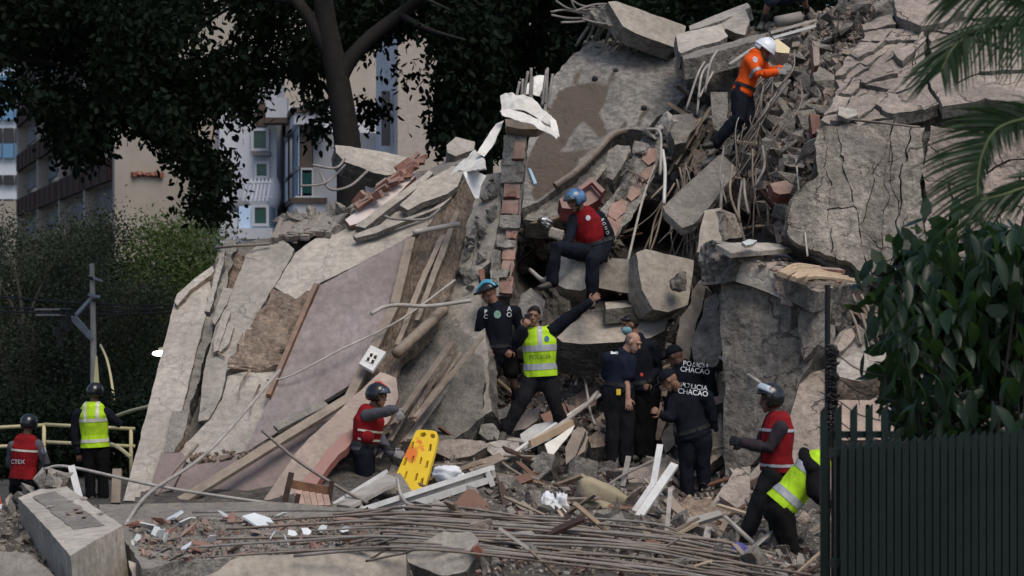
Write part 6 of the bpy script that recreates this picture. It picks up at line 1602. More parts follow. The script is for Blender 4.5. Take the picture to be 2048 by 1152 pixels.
# white outlet panel on the facade
OPl = FP.off(.42)
OU = thing('outlet_panel', OPl.at(745, 740), 'white electrical panel with four dark sockets hanging on the facade', 'panel')
slab('plate', [(742,690),(772,704),(745,742),(718,727)], OPl, .04, [M['alu'], M['alu']], OU, jag=0, amp=0, step=.08)
slab('rim', [(742,699),(757,706),(746,728),(730,720)], OPl.off(.012), .01, [M['sheet'], M['sheet']], OU, jag=0, amp=0, step=.08)
for x, y in ((743, 709), (751, 713), (737, 717), (746, 722)):
    slab('socket', [(x-2, y-3), (x+3, y-2), (x+1, y+4), (x-4, y+3)], OPl.off(.022), .01, [M['black'], M['black']], OU, jag=0, amp=0, step=.05)
loose('blue_strip', [(1056,336),(1062,338),(1074,366),(1068,368)], Pl((1056,336,31.5),(1062,338,31.5),(1070,368,31.2)), .03, [M['bluestrip'], M['bluestrip']], 'pale blue plastic strip beside the clay pier', 'strip', jag=0)
RBx = thing('red_crate', P(1180, 400, 31.4), 'dull red plastic crate behind the seated rescuer helmet', 'crate')
slab('side', [(1118,398),(1150,380),(1185,358),(1205,382),(1196,400),(1160,420),(1124,416)], Pl((1118,398,31.4),(1185,358,32.0),(1160,420,31.2)), .2, [M['redbox'], M['redbox']], RBx, jag=.006, step=.1)
slab('rim', [(1150,380),(1184,354),(1210,380),(1204,386),(1184,364),(1154,386)], Pl((1150,380,31.4),(1184,354,31.8),(1204,386,31.4)), .05, [M['redbox'], M['redbox']], RBx, jag=0, step=.1)
mk('clay_pipe', *tube([P(1552, 44, 34.0), P(1602, 34, 34.1)], .085, 14, 2), M['concpipe'], label='grey ribbed clay pipe lying on the crest', cat='pipe', smooth=True)
for i, (x0, y0, x1, y1) in enumerate(((1540,66,1632,40),(1545,76,1630,52),(1548,82,1600,66))):
    mk('metal_rail', *bar(P(x0, y0, 33.2), P(x1, y1, 33.6), .05, .04, (0, 1, 0)), M['steel'] if i != 1 else M['alu'], label=('upper', 'middle', 'lower')[i] + ' pale metal rail lying beside the orange rescuer helmet', cat='rail')
loose('cream_case', [(1542,84),(1556,78),(1580,96),(1578,106),(1556,104),(1546,100)], Pl((1542,84,32.6),(1580,96,32.5),(1556,104,32.3)), .2, [M['creambox'], M['wood']], 'dented cream metal case by the orange rescuer helmet', 'case', jag=.006)
rod('leaning_pole', [(1458,130,32.4),(1490,108,32.6),(1530,84,32.9)], .03, M['steel'], 'pale pole leaning behind the orange rescuer back', 'pole')
# traffic cone half out of the picture
cb = P(-12, 1030, 24.6); cb.z = .55
CN = thing('traffic_cone', cb, 'orange traffic cone with pale band at the left edge', 'cone')
def lathe(c, prof, n=16):
    v, f = [], []
    for r, z in prof:
        for k in range(n): v.append(V3(c) + V3((r*math.cos(6.2832*k/n), r*math.sin(6.2832*k/n), z)))
    for i in range(len(prof)-1):
        for k in range(n): f.append((i*n+k, i*n+(k+1) % n, (i+1)*n+(k+1) % n, (i+1)*n+k))
    f.append(tuple(range(n))[::-1]); f.append(tuple(range((len(prof)-1)*n, len(prof)*n)))
    return v, f
mk('cone_body', *lathe(cb, [(.14, 0), (.03, .62)]), M['orange_cone'], CN, smooth=True)
mk('band', *lathe(cb + V3((0, 0, .2)), [(.112, 0), (.088, .14)]), M['alu'], CN, smooth=True)
mk('base', *box((cb.x-.2, cb.y-.2, cb.z-.04), (cb.x+.2, cb.y+.2, cb.z-.003)), M['black'], CN)

# ------------------------------------------------------------------ green picket fence, barbed post
GRN = mat('dark_green_paint', (.0055, .014, .0125), (.0035, .010, .009), rough=.45, bump=.15, bscale=30, spec=.35, vary=.1)
FE = thing('picket_fence', (P(1800, 576, 16).x, 16, 0), 'dark green close-set steel picket fence at the right front', 'fence')
def picket(px, py, d, w=.045, name='picket', th=.03):
    p = P(px, py, d)
    x0, x1 = p.x - w/2, p.x + w/2
    t = .06
    v = [V3((x0, d, 0)), V3((x1, d, 0)), V3((x1, d, p.z - t)), V3((x1 - w*.1, d, p.z)), V3((x0, d, p.z - t*.75))]
    v += [q + V3((0, th, 0)) for q in v]
    f = [(0,1,2,3,4), (9,8,7,6,5)] + [(i, i+5, (i+1) % 5+5, (i+1) % 5) for i in range(5)]
    return mk(name, v, f, GRN, FE)
for i in range(28):
    picket(1688 + i*15.4, 884 - i*1.25 + R.uniform(-1, 1), 16.0)
for y in (905, 1125):
    p, q = P(1660, y, 16.06), P(2140, y - 10, 16.06)
    mk('rail', *box((p.x, 16.045, p.z - .03), (q.x, 16.085, p.z + .03)), GRN, FE)
p, q = P(1640, 868, 16.15), P(2140, 868, 16.15)
mk('back_sheet', *box((P(1672, 0, 16.1).x, 16.1, 0), (q.x, 16.115, P(0, 895, 16.1).z)), GRN, FE)
F2 = thing('spiked_gate', (P(1700, 576, 17.2).x, 17.2, 0), 'taller green spiked gate bars behind the picket fence', 'gate')
for x in (1648, 1677, 1708, 1739, 1770):
    p = P(x, 808, 17.2); w = .05
    v = [V3((p.x-w/2, 17.2, 0)), V3((p.x+w/2, 17.2, 0)), V3((p.x+w/2, 17.2, p.z)), V3((p.x-w/2, 17.2, p.z-.06))]
    v += [k + V3((0, .04, 0)) for k in v]
    mk('spike_bar', v, [(0,1,2,3),(7,6,5,4),(0,4,5,1),(1,5,6,2),(2,6,7,3),(3,7,4,0)], GRN, F2)
p, q = P(1642, 868, 17.25), P(1800, 868, 17.25)
mk('rail', *box((p.x, 17.245, p.z-.03), (q.x, 17.29, p.z+.02)), GRN, F2)
BP = thing('barbed_post', (P(1656, 576, 17.6).x, 17.6, 0), 'black steel post wrapped in barbed wire above the fence corner', 'post')
for x, y in ((1655, 570), (1668, 700)):
    q = P(x, y, 17.6)
    mk('upright', *tube([V3((q.x, 17.6, 0)), q], .022, 8, 1), M['black'], BP)
w_ = []
for k in range(90):
    t = k / 89
    w_.append(P(1662 + 9*math.sin(k*1.1), 690 + 180*t, 17.6 + .04*math.cos(k*1.1)))
mk('barbed_wire', *tube(w_, .008, 4, 1), M['black'], BP)
mk('barb', *join([tube([P(1666 + R.uniform(-8, 8), 690 + 2.2*k, 17.57), P(1666 + R.uniform(-14, 14), 690 + 2.2*k + R.uniform(-6, 6), 17.55)], .009, 4, 1) for k in range(80)]), M['black'], BP, kind='stuff')
for i, y in enumerate((700, 745, 790, 830, 852)):
    rod('barbed_strand', [(1640, y - 6, 17.55), (1680, y + 14, 17.55), (1720, y + 40, 17.55), (1800, y + 60, 17.55)], .005, M['black'], 'thin barbed strand running from the black post', 'wire', 'barbed strands')

# ------------------------------------------------------------------ leafy shrub and palm at the right
LFB = mat('glossy_broad_leaf', (.015, .038, .017), (.008, .021, .010), rough=.45, bump=.1, bscale=20, spec=.4, scale=6, vary=.35, trans=(.05, .11, .02))
SHR = thing('broadleaf_shrub', (P(1960, 576, 17.9).x, 17.9, 0), 'large broad-leaved shrub rising behind the picket fence', 'shrub')
SH_Z = [(1752,600),(1770,548),(1800,520),(1815,488),(1860,460),(1900,450),(1990,448),(2100,450),(2100,900),(1830,880),(1802,850),(1800,790),(1775,745),(1752,740),(1760,690),(1780,660)]
def leaf_mesh(name, L, w, m, fold=.12, drop=.25):
    v, f = [], []
    N_ = 6
    for i in range(N_ + 1):
        t = i / N_
        hw = w * math.sin(math.pi * min(1, t*.93 + .05))**.8 * (1 - .25*t)
        z = -drop * t*t
        v += [(-hw, t, z + fold*hw), (0, t, z), (hw, t, z + fold*hw)]
    v = [(a_*L, b_*L, c_*L) for a_, b_, c_ in v]
    for i in range(N_):
        k = i*3
        f += [(k, k+1, k+4, k+3), (k+1, k+2, k+5, k+4)]
    return mesh_only(name, v, f, m, True)
LFM = [leaf_mesh('leaf', .24, .19 + .02*k, LFB, .5 - .1*k, .2 + .12*k) for k in range(3)]
stems = []
for i in range(9):
    q = P(R.uniform(1800, 2080), R.uniform(480, 760), 17.9 + R.uniform(-.4, .5))
    b_ = V3((P(1960, 576, 17.9).x + R.uniform(-.25, .25), 17.9 + R.uniform(-.15, .15), 0))
    stems.append(([b_, b_.lerp(q, .55) + V3((R.uniform(-.1, .1), 0, .15)), q], .03, .008))
mk('stem', *join([tube(a_, r0, 6, 5, r1) for a_, r0, r1 in stems]), BARK, SHR, smooth=True)
for i in range(296):
    x, y = pick(SH_Z)
    if i % 3 == 0:
        while not (x < 1880 or y < 520): x, y = pick(SH_Z)
    edge = x < 1850 or y < 520
    d = 17.8 + R.uniform(-.6, .6)
    an = R.uniform(-1, 1)*1.0 + (math.pi*.5 if x < 1900 else 0)
    ex = R.uniform(-1.25, -.3)
    o = inst('leaf', LFM[i % 3], P(x, y, d), (ex, R.uniform(-.5, .5), R.uniform(0, 6.28)), (R.uniform(.65, 1.2),)*3, SHR)
q = np.array([tuple(P(*pick(SH_Z), 18.4 + R.uniform(0, .6))) for i in range(200)])
V, Fc = leaf_mass(q, .2, np.random.RandomState(9), 8, .12, .6, .5)
leaf_obj('inner_leaves', V, Fc, LFB, SHR, kind='stuff')

PLM = mat('palm_leaflet', (.026, .058, .022), (.013, .033, .013), rough=.5, bump=0, spec=.4, scale=5, vary=.1, trans=(.07, .13, .02))
PLS = mat('palm_rachis', (.12, .15, .06), (.08, .10, .04), rough=.5, bump=.1, vary=0)
pc = P(2230, 230, 13.6)
PA = thing('palm_tree', (pc.x, 13.6, 0), 'feather palm reaching in from the right with arching fronds', 'palm')
mk('trunk', *tube([V3((pc.x, 13.6, 0)), V3((pc.x + .04, 13.6, 2)), pc], .13, 12, 5, .1), BARK, PA, smooth=True)
def frond(pts, d, Ls, dirs, n=46, back=.0):
    """arching midrib with long narrow leaflets; dirs: leaflet direction (picture units) at start and end for the two sides"""
    c = catmull([P(x, y, d + dz) for x, y, dz in pts], 12)
    o = mk('frond', *tube([P(x, y, d + dz) for x, y, dz in pts], .014, 6, 8, .004), PLS, PA, smooth=True)
    v, f = [], []
    for i in range(n):
        t = (i + .5) / n
        k = t * (len(c) - 1); a_ = c[int(k)].lerp(c[min(len(c)-1, int(k)+1)], k - int(k))
        tang = (c[min(len(c)-1, int(k)+1)] - c[max(0, int(k)-1)]).normalized()
        for sd_, (dA, dB) in enumerate(dirs):
            dx, dy = dA[0] + (dB[0]-dA[0])*t, dA[1] + (dB[1]-dA[1])*t
            dr = V3((dx, R.uniform(-.35, .35), -dy)).normalized()
            L = (Ls[sd_] * math.sin(math.pi*(.18 + .72*t))**.6) * R.uniform(.85, 1.1)
            dr = (dr + V3((R.uniform(-.1, .1), 0, R.uniform(-.1, .1)))).normalized()
            wv = dr.cross(V3((R.uniform(-.5, .5), 1, R.uniform(-.5, .5)))).normalized()
            w = .0085
            S = 4
            k0 = len(v)
            for s in range(S + 1):
                u_ = s / S
                p = a_ + dr * (L*u_) + V3((0, 0, -1)) * (L * .28 * u_*u_)
                ww = w * (1 - u_**2.2) + .0012
                v += [p - wv*ww, p + wv*ww]
            for s in range(S):
                f.append((k0+2*s, k0+2*s+1, k0+2*s+3, k0+2*s+2))
    mk('leaflets', v, f, PLM, o)
frond([(2230,120,0),(2120,55,0),(2030,48,0),(1960,58,0),(1910,92,-.1),(1882,140,-.15)], 13.6, (.46, .26), [((-.75,-.55),(-.9,.75)), ((-.1,1),(.2,1))], 52)
frond([(2230,200,0),(2140,80,-.2),(2060,10,-.3),(1980,-25,-.4),(1900,-10,-.5)], 13.5, (.3, .4), [((-.6,-.7),(-1,.1)), ((-.5,.9),(-.9,.55))], 50)
frond([(2230,250,0),(2120,235,0),(2040,240,0),(1990,262,-.05),(1964,310,-.1),(1955,370,-.15),(1958,440,-.2)], 13.6, (.46, .12), [((-.7,-.75),(-1,.55)), ((.0,1),(.5,1))], 60)
frond([(2230,300,0),(2150,330,-.1),(2080,362,-.2),(2010,388,-.25),(1960,400,-.3)], 13.4, (.26, .26), [((-.7,-.5),(-1,.2)), ((-.5,.8),(-.8,.6))], 44)

# ------------------------------------------------------------------ people
SKIN = {k: mat('skin_' + k, c, tuple(x*.85 for x in c), rough=.55, bump=.05, bscale=60, scale=8, vary=0, spec=.35) for k, c in (('brown', (.215, .115, .075)), ('dark', (.13, .068, .045)), ('light', (.40, .235, .17)))}
HAIR = mat('black_hair', (.012, .010, .009), (.008, .007, .006), rough=.6, bump=.6, bscale=90, scale=20, vary=0)
GREYHAIR = mat('shaved_grey_hair', (.20, .15, .125), (.15, .11, .09), rough=.7, bump=.3, bscale=120, vary=0)
def cloth(name, c, k=.75): return mat(name, c, tuple(x*k for x in c), rough=.88, bump=.35, bscale=55, scale=5, vary=0, bdist=.01, spec=.15)
CL = dict(navy=cloth('navy_cloth', (.0075, .0095, .0165)), navy2=cloth('dark_navy_polo', (.010, .014, .028)), black=cloth('black_cloth', (.007, .007, .008)), char=cloth('charcoal_trousers', (.011, .0115, .014)),
          orange=cloth('orange_overall', (.72, .095, .012), .8), red=cloth('red_vest_cloth', (.23, .010, .014), .6), hiviz=cloth('fluorescent_yellow_cloth', (.47, .76, .03), .7), grey=cloth('grey_sleeve', (.085, .085, .10)),
          plum=cloth('dark_plum_shirt', (.035, .027, .034)), glove=cloth('pale_grey_glove', (.27, .26, .25)), dglove=cloth('dark_glove', (.02, .02, .024)), denim=cloth('dark_denim', (.022, .03, .05)))
REFL = mat('silver_reflective_tape', (.36, .38, .41), (.30, .32, .35), rough=.35, bump=.1, spec=.5, vary=0)
REFLY = mat('white_reflective_tape', (.58, .58, .50), (.5, .5, .42), rough=.35, bump=.1, spec=.5, vary=0)
TXT = mat('white_print', (.62, .66, .68), (.55, .58, .6), rough=.7, bump=0, vary=0)
TXTD = mat('grey_print', (.14, .22, .05), (.12, .18, .04), rough=.7, bump=0, vary=0)
BOOT = mat('dusty_black_boot', (.028, .026, .024), (.018, .017, .016), rough=.6, bump=.4, bscale=40, vary=0, dust=.15)
HBLK = mat('glossy_black_helmet', (.012, .013, .016), (.010, .011, .013), rough=.22, bump=0, spec=.6, vary=0)
HBLU = mat('blue_camouflage_helmet', (.10, .24, .44), (.02, .03, .055), rough=.3, bump=0, spec=.6, vary=0, scale=9)
HWHT = mat('white_helmet', (.70, .74, .80), (.62, .67, .74), rough=.3, bump=0, spec=.5, vary=0)
HCYN = mat('cyan_helmet_rib', (.08, .38, .52), (.06, .30, .42), rough=.3, bump=0, spec=.5, vary=0)
VISOR = mat('clear_visor', (.42, .48, .54), (.36, .42, .48), rough=.1, bump=0, spec=.8, vary=0)
VISD = mat('smoked_visor', (.05, .07, .09), (.04, .055, .07), rough=.08, bump=0, spec=.8, vary=0)
REDL = mat('red_stripe', (.5, .05, .03), (.42, .04, .03), rough=.4, bump=0, vary=0)
MASKM = mat('pale_blue_face_mask', (.20, .36, .42), (.17, .31, .37), rough=.8, bump=.1, vary=0)
LIPS = mat('dark_lips', (.12, .045, .035), (.10, .04, .03), rough=.6, bump=0, vary=0)
EYE = mat('dark_eye', (.012, .010, .010), (.012, .010, .010), rough=.2, bump=0, spec=.6, vary=0)

def blob(name, parts, voxel, m, parent, ratio=.4, folds=0.0, ff=9.0, smooth_it=2, label=None):
    vs, fs = join(parts)
    me = bpy.data.meshes.new(name)
    c0 = vs[0].copy()
    me.from_pydata([tuple(v - c0) for v in vs], [], fs)
    ob = bpy.data.objects.new(name + '_tmp', me)
    COL.objects.link(ob)
    md = ob.modifiers.new('r', 'REMESH'); md.mode = 'VOXEL'; md.voxel_size = voxel; md.use_smooth_shade = True
    if smooth_it:
        sm = ob.modifiers.new('s', 'SMOOTH'); sm.factor = .5; sm.iterations = smooth_it
    if ratio < 1:
        dm = ob.modifiers.new('d', 'DECIMATE'); dm.ratio = ratio
    dg = bpy.context.evaluated_depsgraph_get()
    ev = ob.evaluated_get(dg).to_mesh()
    n = len(ev.vertices)
    co_ = np.empty(n*3); ev.vertices.foreach_get('co', co_); co_ = co_.reshape(-1, 3)
    no_ = np.empty(n*3); ev.vertices.foreach_get('normal', no_); no_ = no_.reshape(-1, 3)
    fc = [tuple(p.vertices) for p in ev.polygons]
    ob.evaluated_get(dg).to_mesh_clear()
    bpy.data.objects.remove(ob); bpy.data.meshes.remove(me)
    if folds:
        for i in range(n):
            p = V3(co_[i]) + c0
            w = noise.noise(V3((p.x*ff, p.y*ff, p.z*ff*.55))) + .6*noise.noise(V3((p.x*ff*2.3 + 5, p.y*ff*2.3, p.z*ff*1.2)))
            co_[i] += no_[i] * (folds * w)
    V = co_ + np.array(c0)
    return mk(name, V.tolist(), fc, m, parent, smooth=True, label=label)

def strip(src, conds, off, m, name, parent):
    """a band of a garment's own surface between cutting planes, lifted a little"""
    bm = bmesh.new(); bm.from_mesh(src.data)
    bmesh.ops.translate(bm, verts=bm.verts, vec=wloc(src))
    for c_, n_ in conds:
        bmesh.ops.bisect_plane(bm, geom=bm.verts[:] + bm.edges[:] + bm.faces[:], plane_co=c_, plane_no=n_, clear_inner=True)
    if not bm.faces:
        bm.free(); return None
    bm.normal_update()
    vs = [v.co + v.normal*off for v in bm.verts]
    bm.verts.index_update()
    fs = [tuple(v.index for v in f.verts) for f in bm.faces]
    bm.free()
    return mk(name, vs, fs, m, parent, smooth=True)

def text_on(srcs, body, c, right, up, h, m, name, parent, off=.014, bold=.006):
    cu = bpy.data.curves.new('t', 'FONT'); cu.body = body; cu.size = 1.0; cu.align_x = 'CENTER'; cu.align_y = 'CENTER'; cu.offset = bold; cu.space_line = .85
    ob = bpy.data.objects.new('t', cu); COL.objects.link(ob)
    dg = bpy.context.evaluated_depsgraph_get()
    me = ob.evaluated_get(dg).to_mesh()
    bm = bmesh.new(); bm.from_mesh(me)
    bmesh.ops.triangulate(bm, faces=bm.faces)
    for k_ in range(3):
        lg = [e for e in bm.edges if e.calc_length() > .22]
        if lg: bmesh.ops.subdivide_edges(bm, edges=lg, cuts=1)
        bmesh.ops.triangulate(bm, faces=bm.faces)
    bm.verts.index_update()
    pts = [v.co.copy() for v in bm.verts]; fs = [tuple(v.index for v in f.verts) for f in bm.faces]
    bm.free()
    ob.evaluated_get(dg).to_mesh_clear(); bpy.data.objects.remove(ob)
    right = V3(right).normalized(); up = (V3(up) - right*V3(up).dot(right)).normalized(); n = right.cross(up)
    trees = []
    for s in srcs:
        w = wloc(s)
        trees.append(BVHTree.FromPolygons([v.co + w for v in s.data.vertices], [tuple(p.vertices) for p in s.data.polygons]))
    vs = []
    for p in pts:
        q = V3(c) + right*(p.x*h) + up*(p.y*h)
        best = None
        for t in trees:
            hit = t.ray_cast(q + n*.35, -n, .7)
            if hit[0] is not None and (best is None or (hit[0]-q).dot(n) > (best-q).dot(n)): best = hit[0]
        vs.append((best if best is not None else q) + n*off)
    return mk(name, vs, fs, m, parent)

def person(label, J, d, look, chest, shirt, sleeve, pants, leglen='long', vest=None, head='hair', skin='brown', gloves=None, group=None, boots=True, curl=(.5, .5), up=(0, 0, 1), s=1.0, handdir=(None, None), vlen=1.0, fat=1.0, jack=.12):
    p = {k: P(v[0], v[1], d + (v[2] if len(v) > 2 else 0)) for k, v in J.items()}
    base = V3(((p['aA'].x + p['aB'].x)/2, (p['aA'].y + p['aB'].y)/2, min(p['aA'].z, p['aB'].z) - .08))
    T = thing('person', base, label, 'person', group)
    SK = SKIN[skin]
    neck, pel = p['neck'], p['pel']
    U = (neck - pel).normalized()
    ch = V3(chest).normalized()
    S = U.cross(ch).normalized(); 
    ch = S.cross(U).normalized()
    if (p['sB'] - p['sA']).dot(S) < 0: S = -S
    L = (neck - pel).length
    def torso(k, f=1.0, t0=-.1, t1=1.0):
        prof = [(-.12, .105, .10), (-.02, .172, .125), (.12, .168, .12), (.3, .152, .112), (.55, .168, .125), (.78, .178, .122), (.9, .14, .1), (.98, .08, .075), (1.06, .058, .06)]
        st = [(pel + U*(L*t) + ch*(.012*math.sin(t*3.1)), (a*s*fat + k)*f, (b*s*fat + k)*f) for t, a, b in prof if t0 <= t <= t1]
        return loft(st, S, 18)
    def shoulder(k):
        o = []
        for sd_ in 'AB':
            o.append(loft([(neck - U*.075*s, .075*s + k*.6, .075*s + k*.6), (p['s'+sd_], .064*s + k, .064*s + k)], ch, 12))
        return o
    def arm(sd_, k, upto=2.0):
        a, b, c = p['s'+sd_], p['e'+sd_], p['w'+sd_]
        st = [(a, .062*s+k, .062*s+k), (a.lerp(b, .5), .054*s+k, .056*s+k), (b, .044*s+k, .046*s+k)]
        if upto > 1:
            st += [(b.lerp(c, .35), .044*s+k, .046*s+k), (c, .03*s+k, .034*s+k)]
        elif upto < 1:
            st = [(a, .062*s+k, .062*s+k), (a.lerp(b, upto*.6), .058*s+k*1.15, .058*s+k*1.15), (a.lerp(b, upto), .056*s+k*1.5, .056*s+k*1.5)]
        return loft(st, ch, 12)
    def leg(sd_, k, flare=0.0, upto=2.0):
        a, b, c = p['h'+sd_], p['k'+sd_], p['a'+sd_]
        st = [(a, .098*s+k, .098*s+k), (a.lerp(b, .5), .078*s+k, .082*s+k), (b, .056*s+k, .06*s+k)]
        if upto > 1: st += [(b.lerp(c, .35), .054*s+k, .06*s+k), (b.lerp(c, .7), .044*s+k+flare*.5, .046*s+k+flare*.5), (c, .036*s+k+flare, .038*s+k+flare)]
        elif upto < 1: st = [st[0], st[1], (a.lerp(b, upto), .068*s + k*1.3, .07*s + k*1.3)]
        return loft(st, S, 14)
    # head
    H = p['head']; f = V3(look).normalized(); hu = V3(up); hu = (hu - f*hu.dot(f)).normalized(); hs = f.cross(hu)
    AX = (hs, f, hu)
    hp = [ell(H + hu*.018 - f*.012, .076*s, .094*s, .1*s, AX), loft([(H + f*.03 - hu*.02, .062*s, .06*s), (H + f*.052*s - hu*.075*s, .05*s, .046*s), (H + f*.062*s - hu*.1*s, .032*s, .026*s)], hs, 12),
          loft([(H + f*.09*s + hu*.012, .011, .012), (H + f*.108*s - hu*.028*s, .017, .015)], hs, 8),
          loft([(H + f*.082*s + hu*.03 - hs*.05, .012, .01), (H + f*.09*s + hu*.032, .012, .01), (H + f*.082*s + hu*.03 + hs*.05, .012, .01)], hu, 8),
          loft([(H + f*.09*s - hu*.062*s - hs*.018, .01, .008), (H + f*.093*s - hu*.062*s + hs*.018, .01, .008)], hu, 8),
          ell(H - hs*.078*s - f*.005, .014, .024, .034, AX), ell(H + hs*.078*s - f*.005, .014, .024, .034, AX),
          loft([(neck - U*.03, .066*s, .064*s), (H - hu*.06*s - f*.02*s, .056*s, .058*s)], hs, 12)]
    # hands
    def hand(sd_, g, cu_):
        w = p['w'+sd_]; e = p['e'+sd_]
        dr = (V3(handdir[0 if sd_ == 'A' else 1]) if handdir[0 if sd_ == 'A' else 1] else (w - e)).normalized()
        sv = dr.cross(V3((0, -1, .35))); 
        if sv.length < .2: sv = dr.cross(V3((1, 0, 0)))
        sv.normalize(); pn = sv.cross(dr)
        if pn.y > 0: pn, sv = -pn, -sv
        o = [loft([(w - dr*.02, .03*s+g, .026*s+g), (w + dr*.03*s, .038*s+g, .02*s+g), (w + dr*.085*s, .043*s+g, .016*s+g)], sv, 10)]
        for i, (k, ln) in enumerate(((-.033, .066), (-.011, .078), (.011, .074), (.033, .058))):
            q = w + dr*.085*s + sv*k*s*1.05; dd_ = dr + sv*k*3.5; a_ = 0.0
            st = [(q, .0095*s+g, .0095*s+g)]
            for j in range(3):
                a_ += cu_ * .75
                v_ = (dd_.normalized()*math.cos(a_) - pn*math.sin(a_))
                q = q + v_ * ln*s*(.45, .32, .23)[j]
                st.append((q, (.0095, .009, .0075)[j]*s+g, (.0095, .009, .0075)[j]*s+g))
            o.append(loft(st, sv, 8))
        tb = w + dr*.028*s - sv*.034*s
        t1 = tb + (dr*.55 - sv*.75 - pn*.25).normalized()*.04*s; t2 = t1 + (dr*.85 - sv*.25 - pn*.35*(1+cu_)).normalized()*.034*s
        o.append(loft([(tb, .012*s+g, .012*s+g), (t1, .0115*s+g, .0115*s+g), (t2, .009*s+g, .009*s+g)], sv, 8))
        return o
    bp_ = [torso(-.02)] + shoulder(-.012) + [arm('A', -.002), arm('B', -.002), leg('A', -.006), leg('B', -.006)] + hp + hand('A', 0, curl[0]) + hand('B', 0, curl[1])
    for sd_ in 'AB':
        bp_.append(loft([(p['a'+sd_], .034, .036), (p['a'+sd_].lerp(p['t'+sd_], .3) - V3((0, 0, .015)), .03, .024), (p['a'+sd_].lerp(p['t'+sd_], .62) - V3((0, 0, .012)), .026, .016)], S, 10))
    body = blob('body', bp_, .0075, SK, T, ratio=.3, smooth_it=1)
    for k in (-1, 1):
        mk('eye', *ell(H + f*.079*s + hu*.012 + hs*k*.031, .013, .009, .008, AX, 8, 5), EYE, body, smooth=True)
    mk('mouth', *ell(H + f*.091*s - hu*.062*s, .022, .01, .006, AX, 8, 5), LIPS, body, smooth=True)
    # clothes
    SHm = CL[shirt]
    sp = [torso(.022, t0=-jack)] + shoulder(.016)
    for sd_ in 'AB':
        sp.append(arm(sd_, .02, 2.0 if sleeve == 'long' else .72))
    if sleeve == 'long':
        pass
    SHT_ = blob('jacket' if sleeve == 'long' else 'shirt', sp, .011, SHm, T, ratio=.5, folds=.014)
    pp_ = [loft([(pel - U*.10*s, .12*s, .11*s), (pel, .19*s*fat, .145*s*fat), (pel + U*.07*s, .182*s*fat, .138*s*fat)], S, 18)]
    for sd_ in 'AB':
        pp_.append(leg(sd_, .03, .016 if leglen == 'long' else 0, 2.0 if leglen == 'long' else .88))
        pp_.append(loft([(pel, .1*s, .1*s), (p['h'+sd_], .1*s, .1*s)], U, 12))
    TR = blob('trousers' if leglen == 'long' else 'shorts', pp_, .011, CL[pants], T, ratio=.5, folds=.017, ff=10)
    belt = strip(SHT_, [(pel + U*.055, U), (pel + U*.10, -U)], .012, M['black'], 'belt', T)
    if boots:
        for sd_ in 'AB':
            a, t = p['a'+sd_], p['t'+sd_]; sh_ = (p['k'+sd_] - a).normalized()
            fd = (t - a); fd = (fd - sh_*fd.dot(sh_)*.3)
            o_ = [loft([(a + sh_*.13, .05, .052), (a + sh_*.05, .05, .052), (a - sh_*.03, .05, .054)], S, 12), loft([(a - sh_*.045 - fd.normalized()*.05, .046, .042), (a.lerp(t, .5) - sh_*.025, .05, .05), (t + fd.normalized()*.035, .05, .036)], S, 12)]
            blob('boot', o_, .009, BOOT, T, ratio=.6)
    if gloves:
        for sd_, i in (('A', 0), ('B', 1)):
            blob('glove', hand(sd_, .004, curl[i]), .006, CL[gloves], T, ratio=.5)
    VST = None
    if vest:
        vp = [torso(.042, t0=-.02 if vlen >= 1 else .14, t1=.92)]
        for sd_ in 'AB':
            vp.append(loft([(neck - U*.1*s, .09*s, .085*s), (neck.lerp(p['s'+sd_], .7) - U*.015, .062*s, .085*s)], ch, 12))
        VST = blob('vest', vp, .011, CL[vest], T, ratio=.5, folds=.013)
        bm = bmesh.new(); bm.from_mesh(VST.data)
        bmesh.ops.bisect_plane(bm, geom=bm.verts[:] + bm.edges[:] + bm.faces[:], plane_co=pel + U*(L*(.0 if vlen >= 1 else .14)) - wloc(VST), plane_no=U, clear_inner=True)
        bm.to_mesh(VST.data); bm.free()
    # head wear
    def shell(rx, ry, rz, keep, c=H, th=.012, n=28, m_=20):
        v, fq = ell((0, 0, 0), 1, 1, 1, None, n, m_)
        vs, idx_ = [], {}
        fo = []
        for q in fq[:-2]:
            cc = sum((v[i] for i in q), V3()) / len(q)
            if keep(cc): fo.append(q)
        used = sorted({i for q in fo for i in q}); mp_ = {i: k for k, i in enumerate(used)}
        out = [c + hs*(v[i].x*rx) + f*(v[i].y*ry) + hu*(v[i].z*rz) for i in used]
        inn = [c + hs*(v[i].x*(rx-th)) + f*(v[i].y*(ry-th)) + hu*(v[i].z*(rz-th)) for i in used]
        fo = [tuple(mp_[i] for i in q) for q in fo]
        k = len(used); fs = list(fo) + [tuple(i + k for i in reversed(q)) for q in fo]
        ec = {}
        for q in fo:
            for i in range(len(q)): ec[(q[i], q[(i+1) % len(q)])] = 1
        for a, b in ec:
            if (b, a) not in ec: fs.append((b, a, a + k, b + k))
        return out + inn, fs
    if head in ('moto_black', 'moto_blue', 'moto_white', 'moto_visor', 'moto_face'):
        hm = {'moto_black': HBLK, 'moto_blue': HBLU, 'moto_white': HWHT, 'moto_visor': HBLK, 'moto_face': HBLK}[head]
        full = head == 'moto_visor'
        keep = (lambda c: not (c.y > .38 and c.z < .28) and c.z > (-.72 if full else -.5)) if head != 'moto_white' else (lambda c: c.z > -.05 - .45*(c.y < -.3))
        he = mk('helmet', *shell(.128, .15, .142, keep, H + hu*.03), hm, T, smooth=True)
        if head != 'moto_white':
            mk('helmet_lining', *shell(.114, .13, .124, lambda c: not (c.y > .45 and c.z < .3) and c.z > -.55, H + hu*.03), M['black'], he, smooth=True)
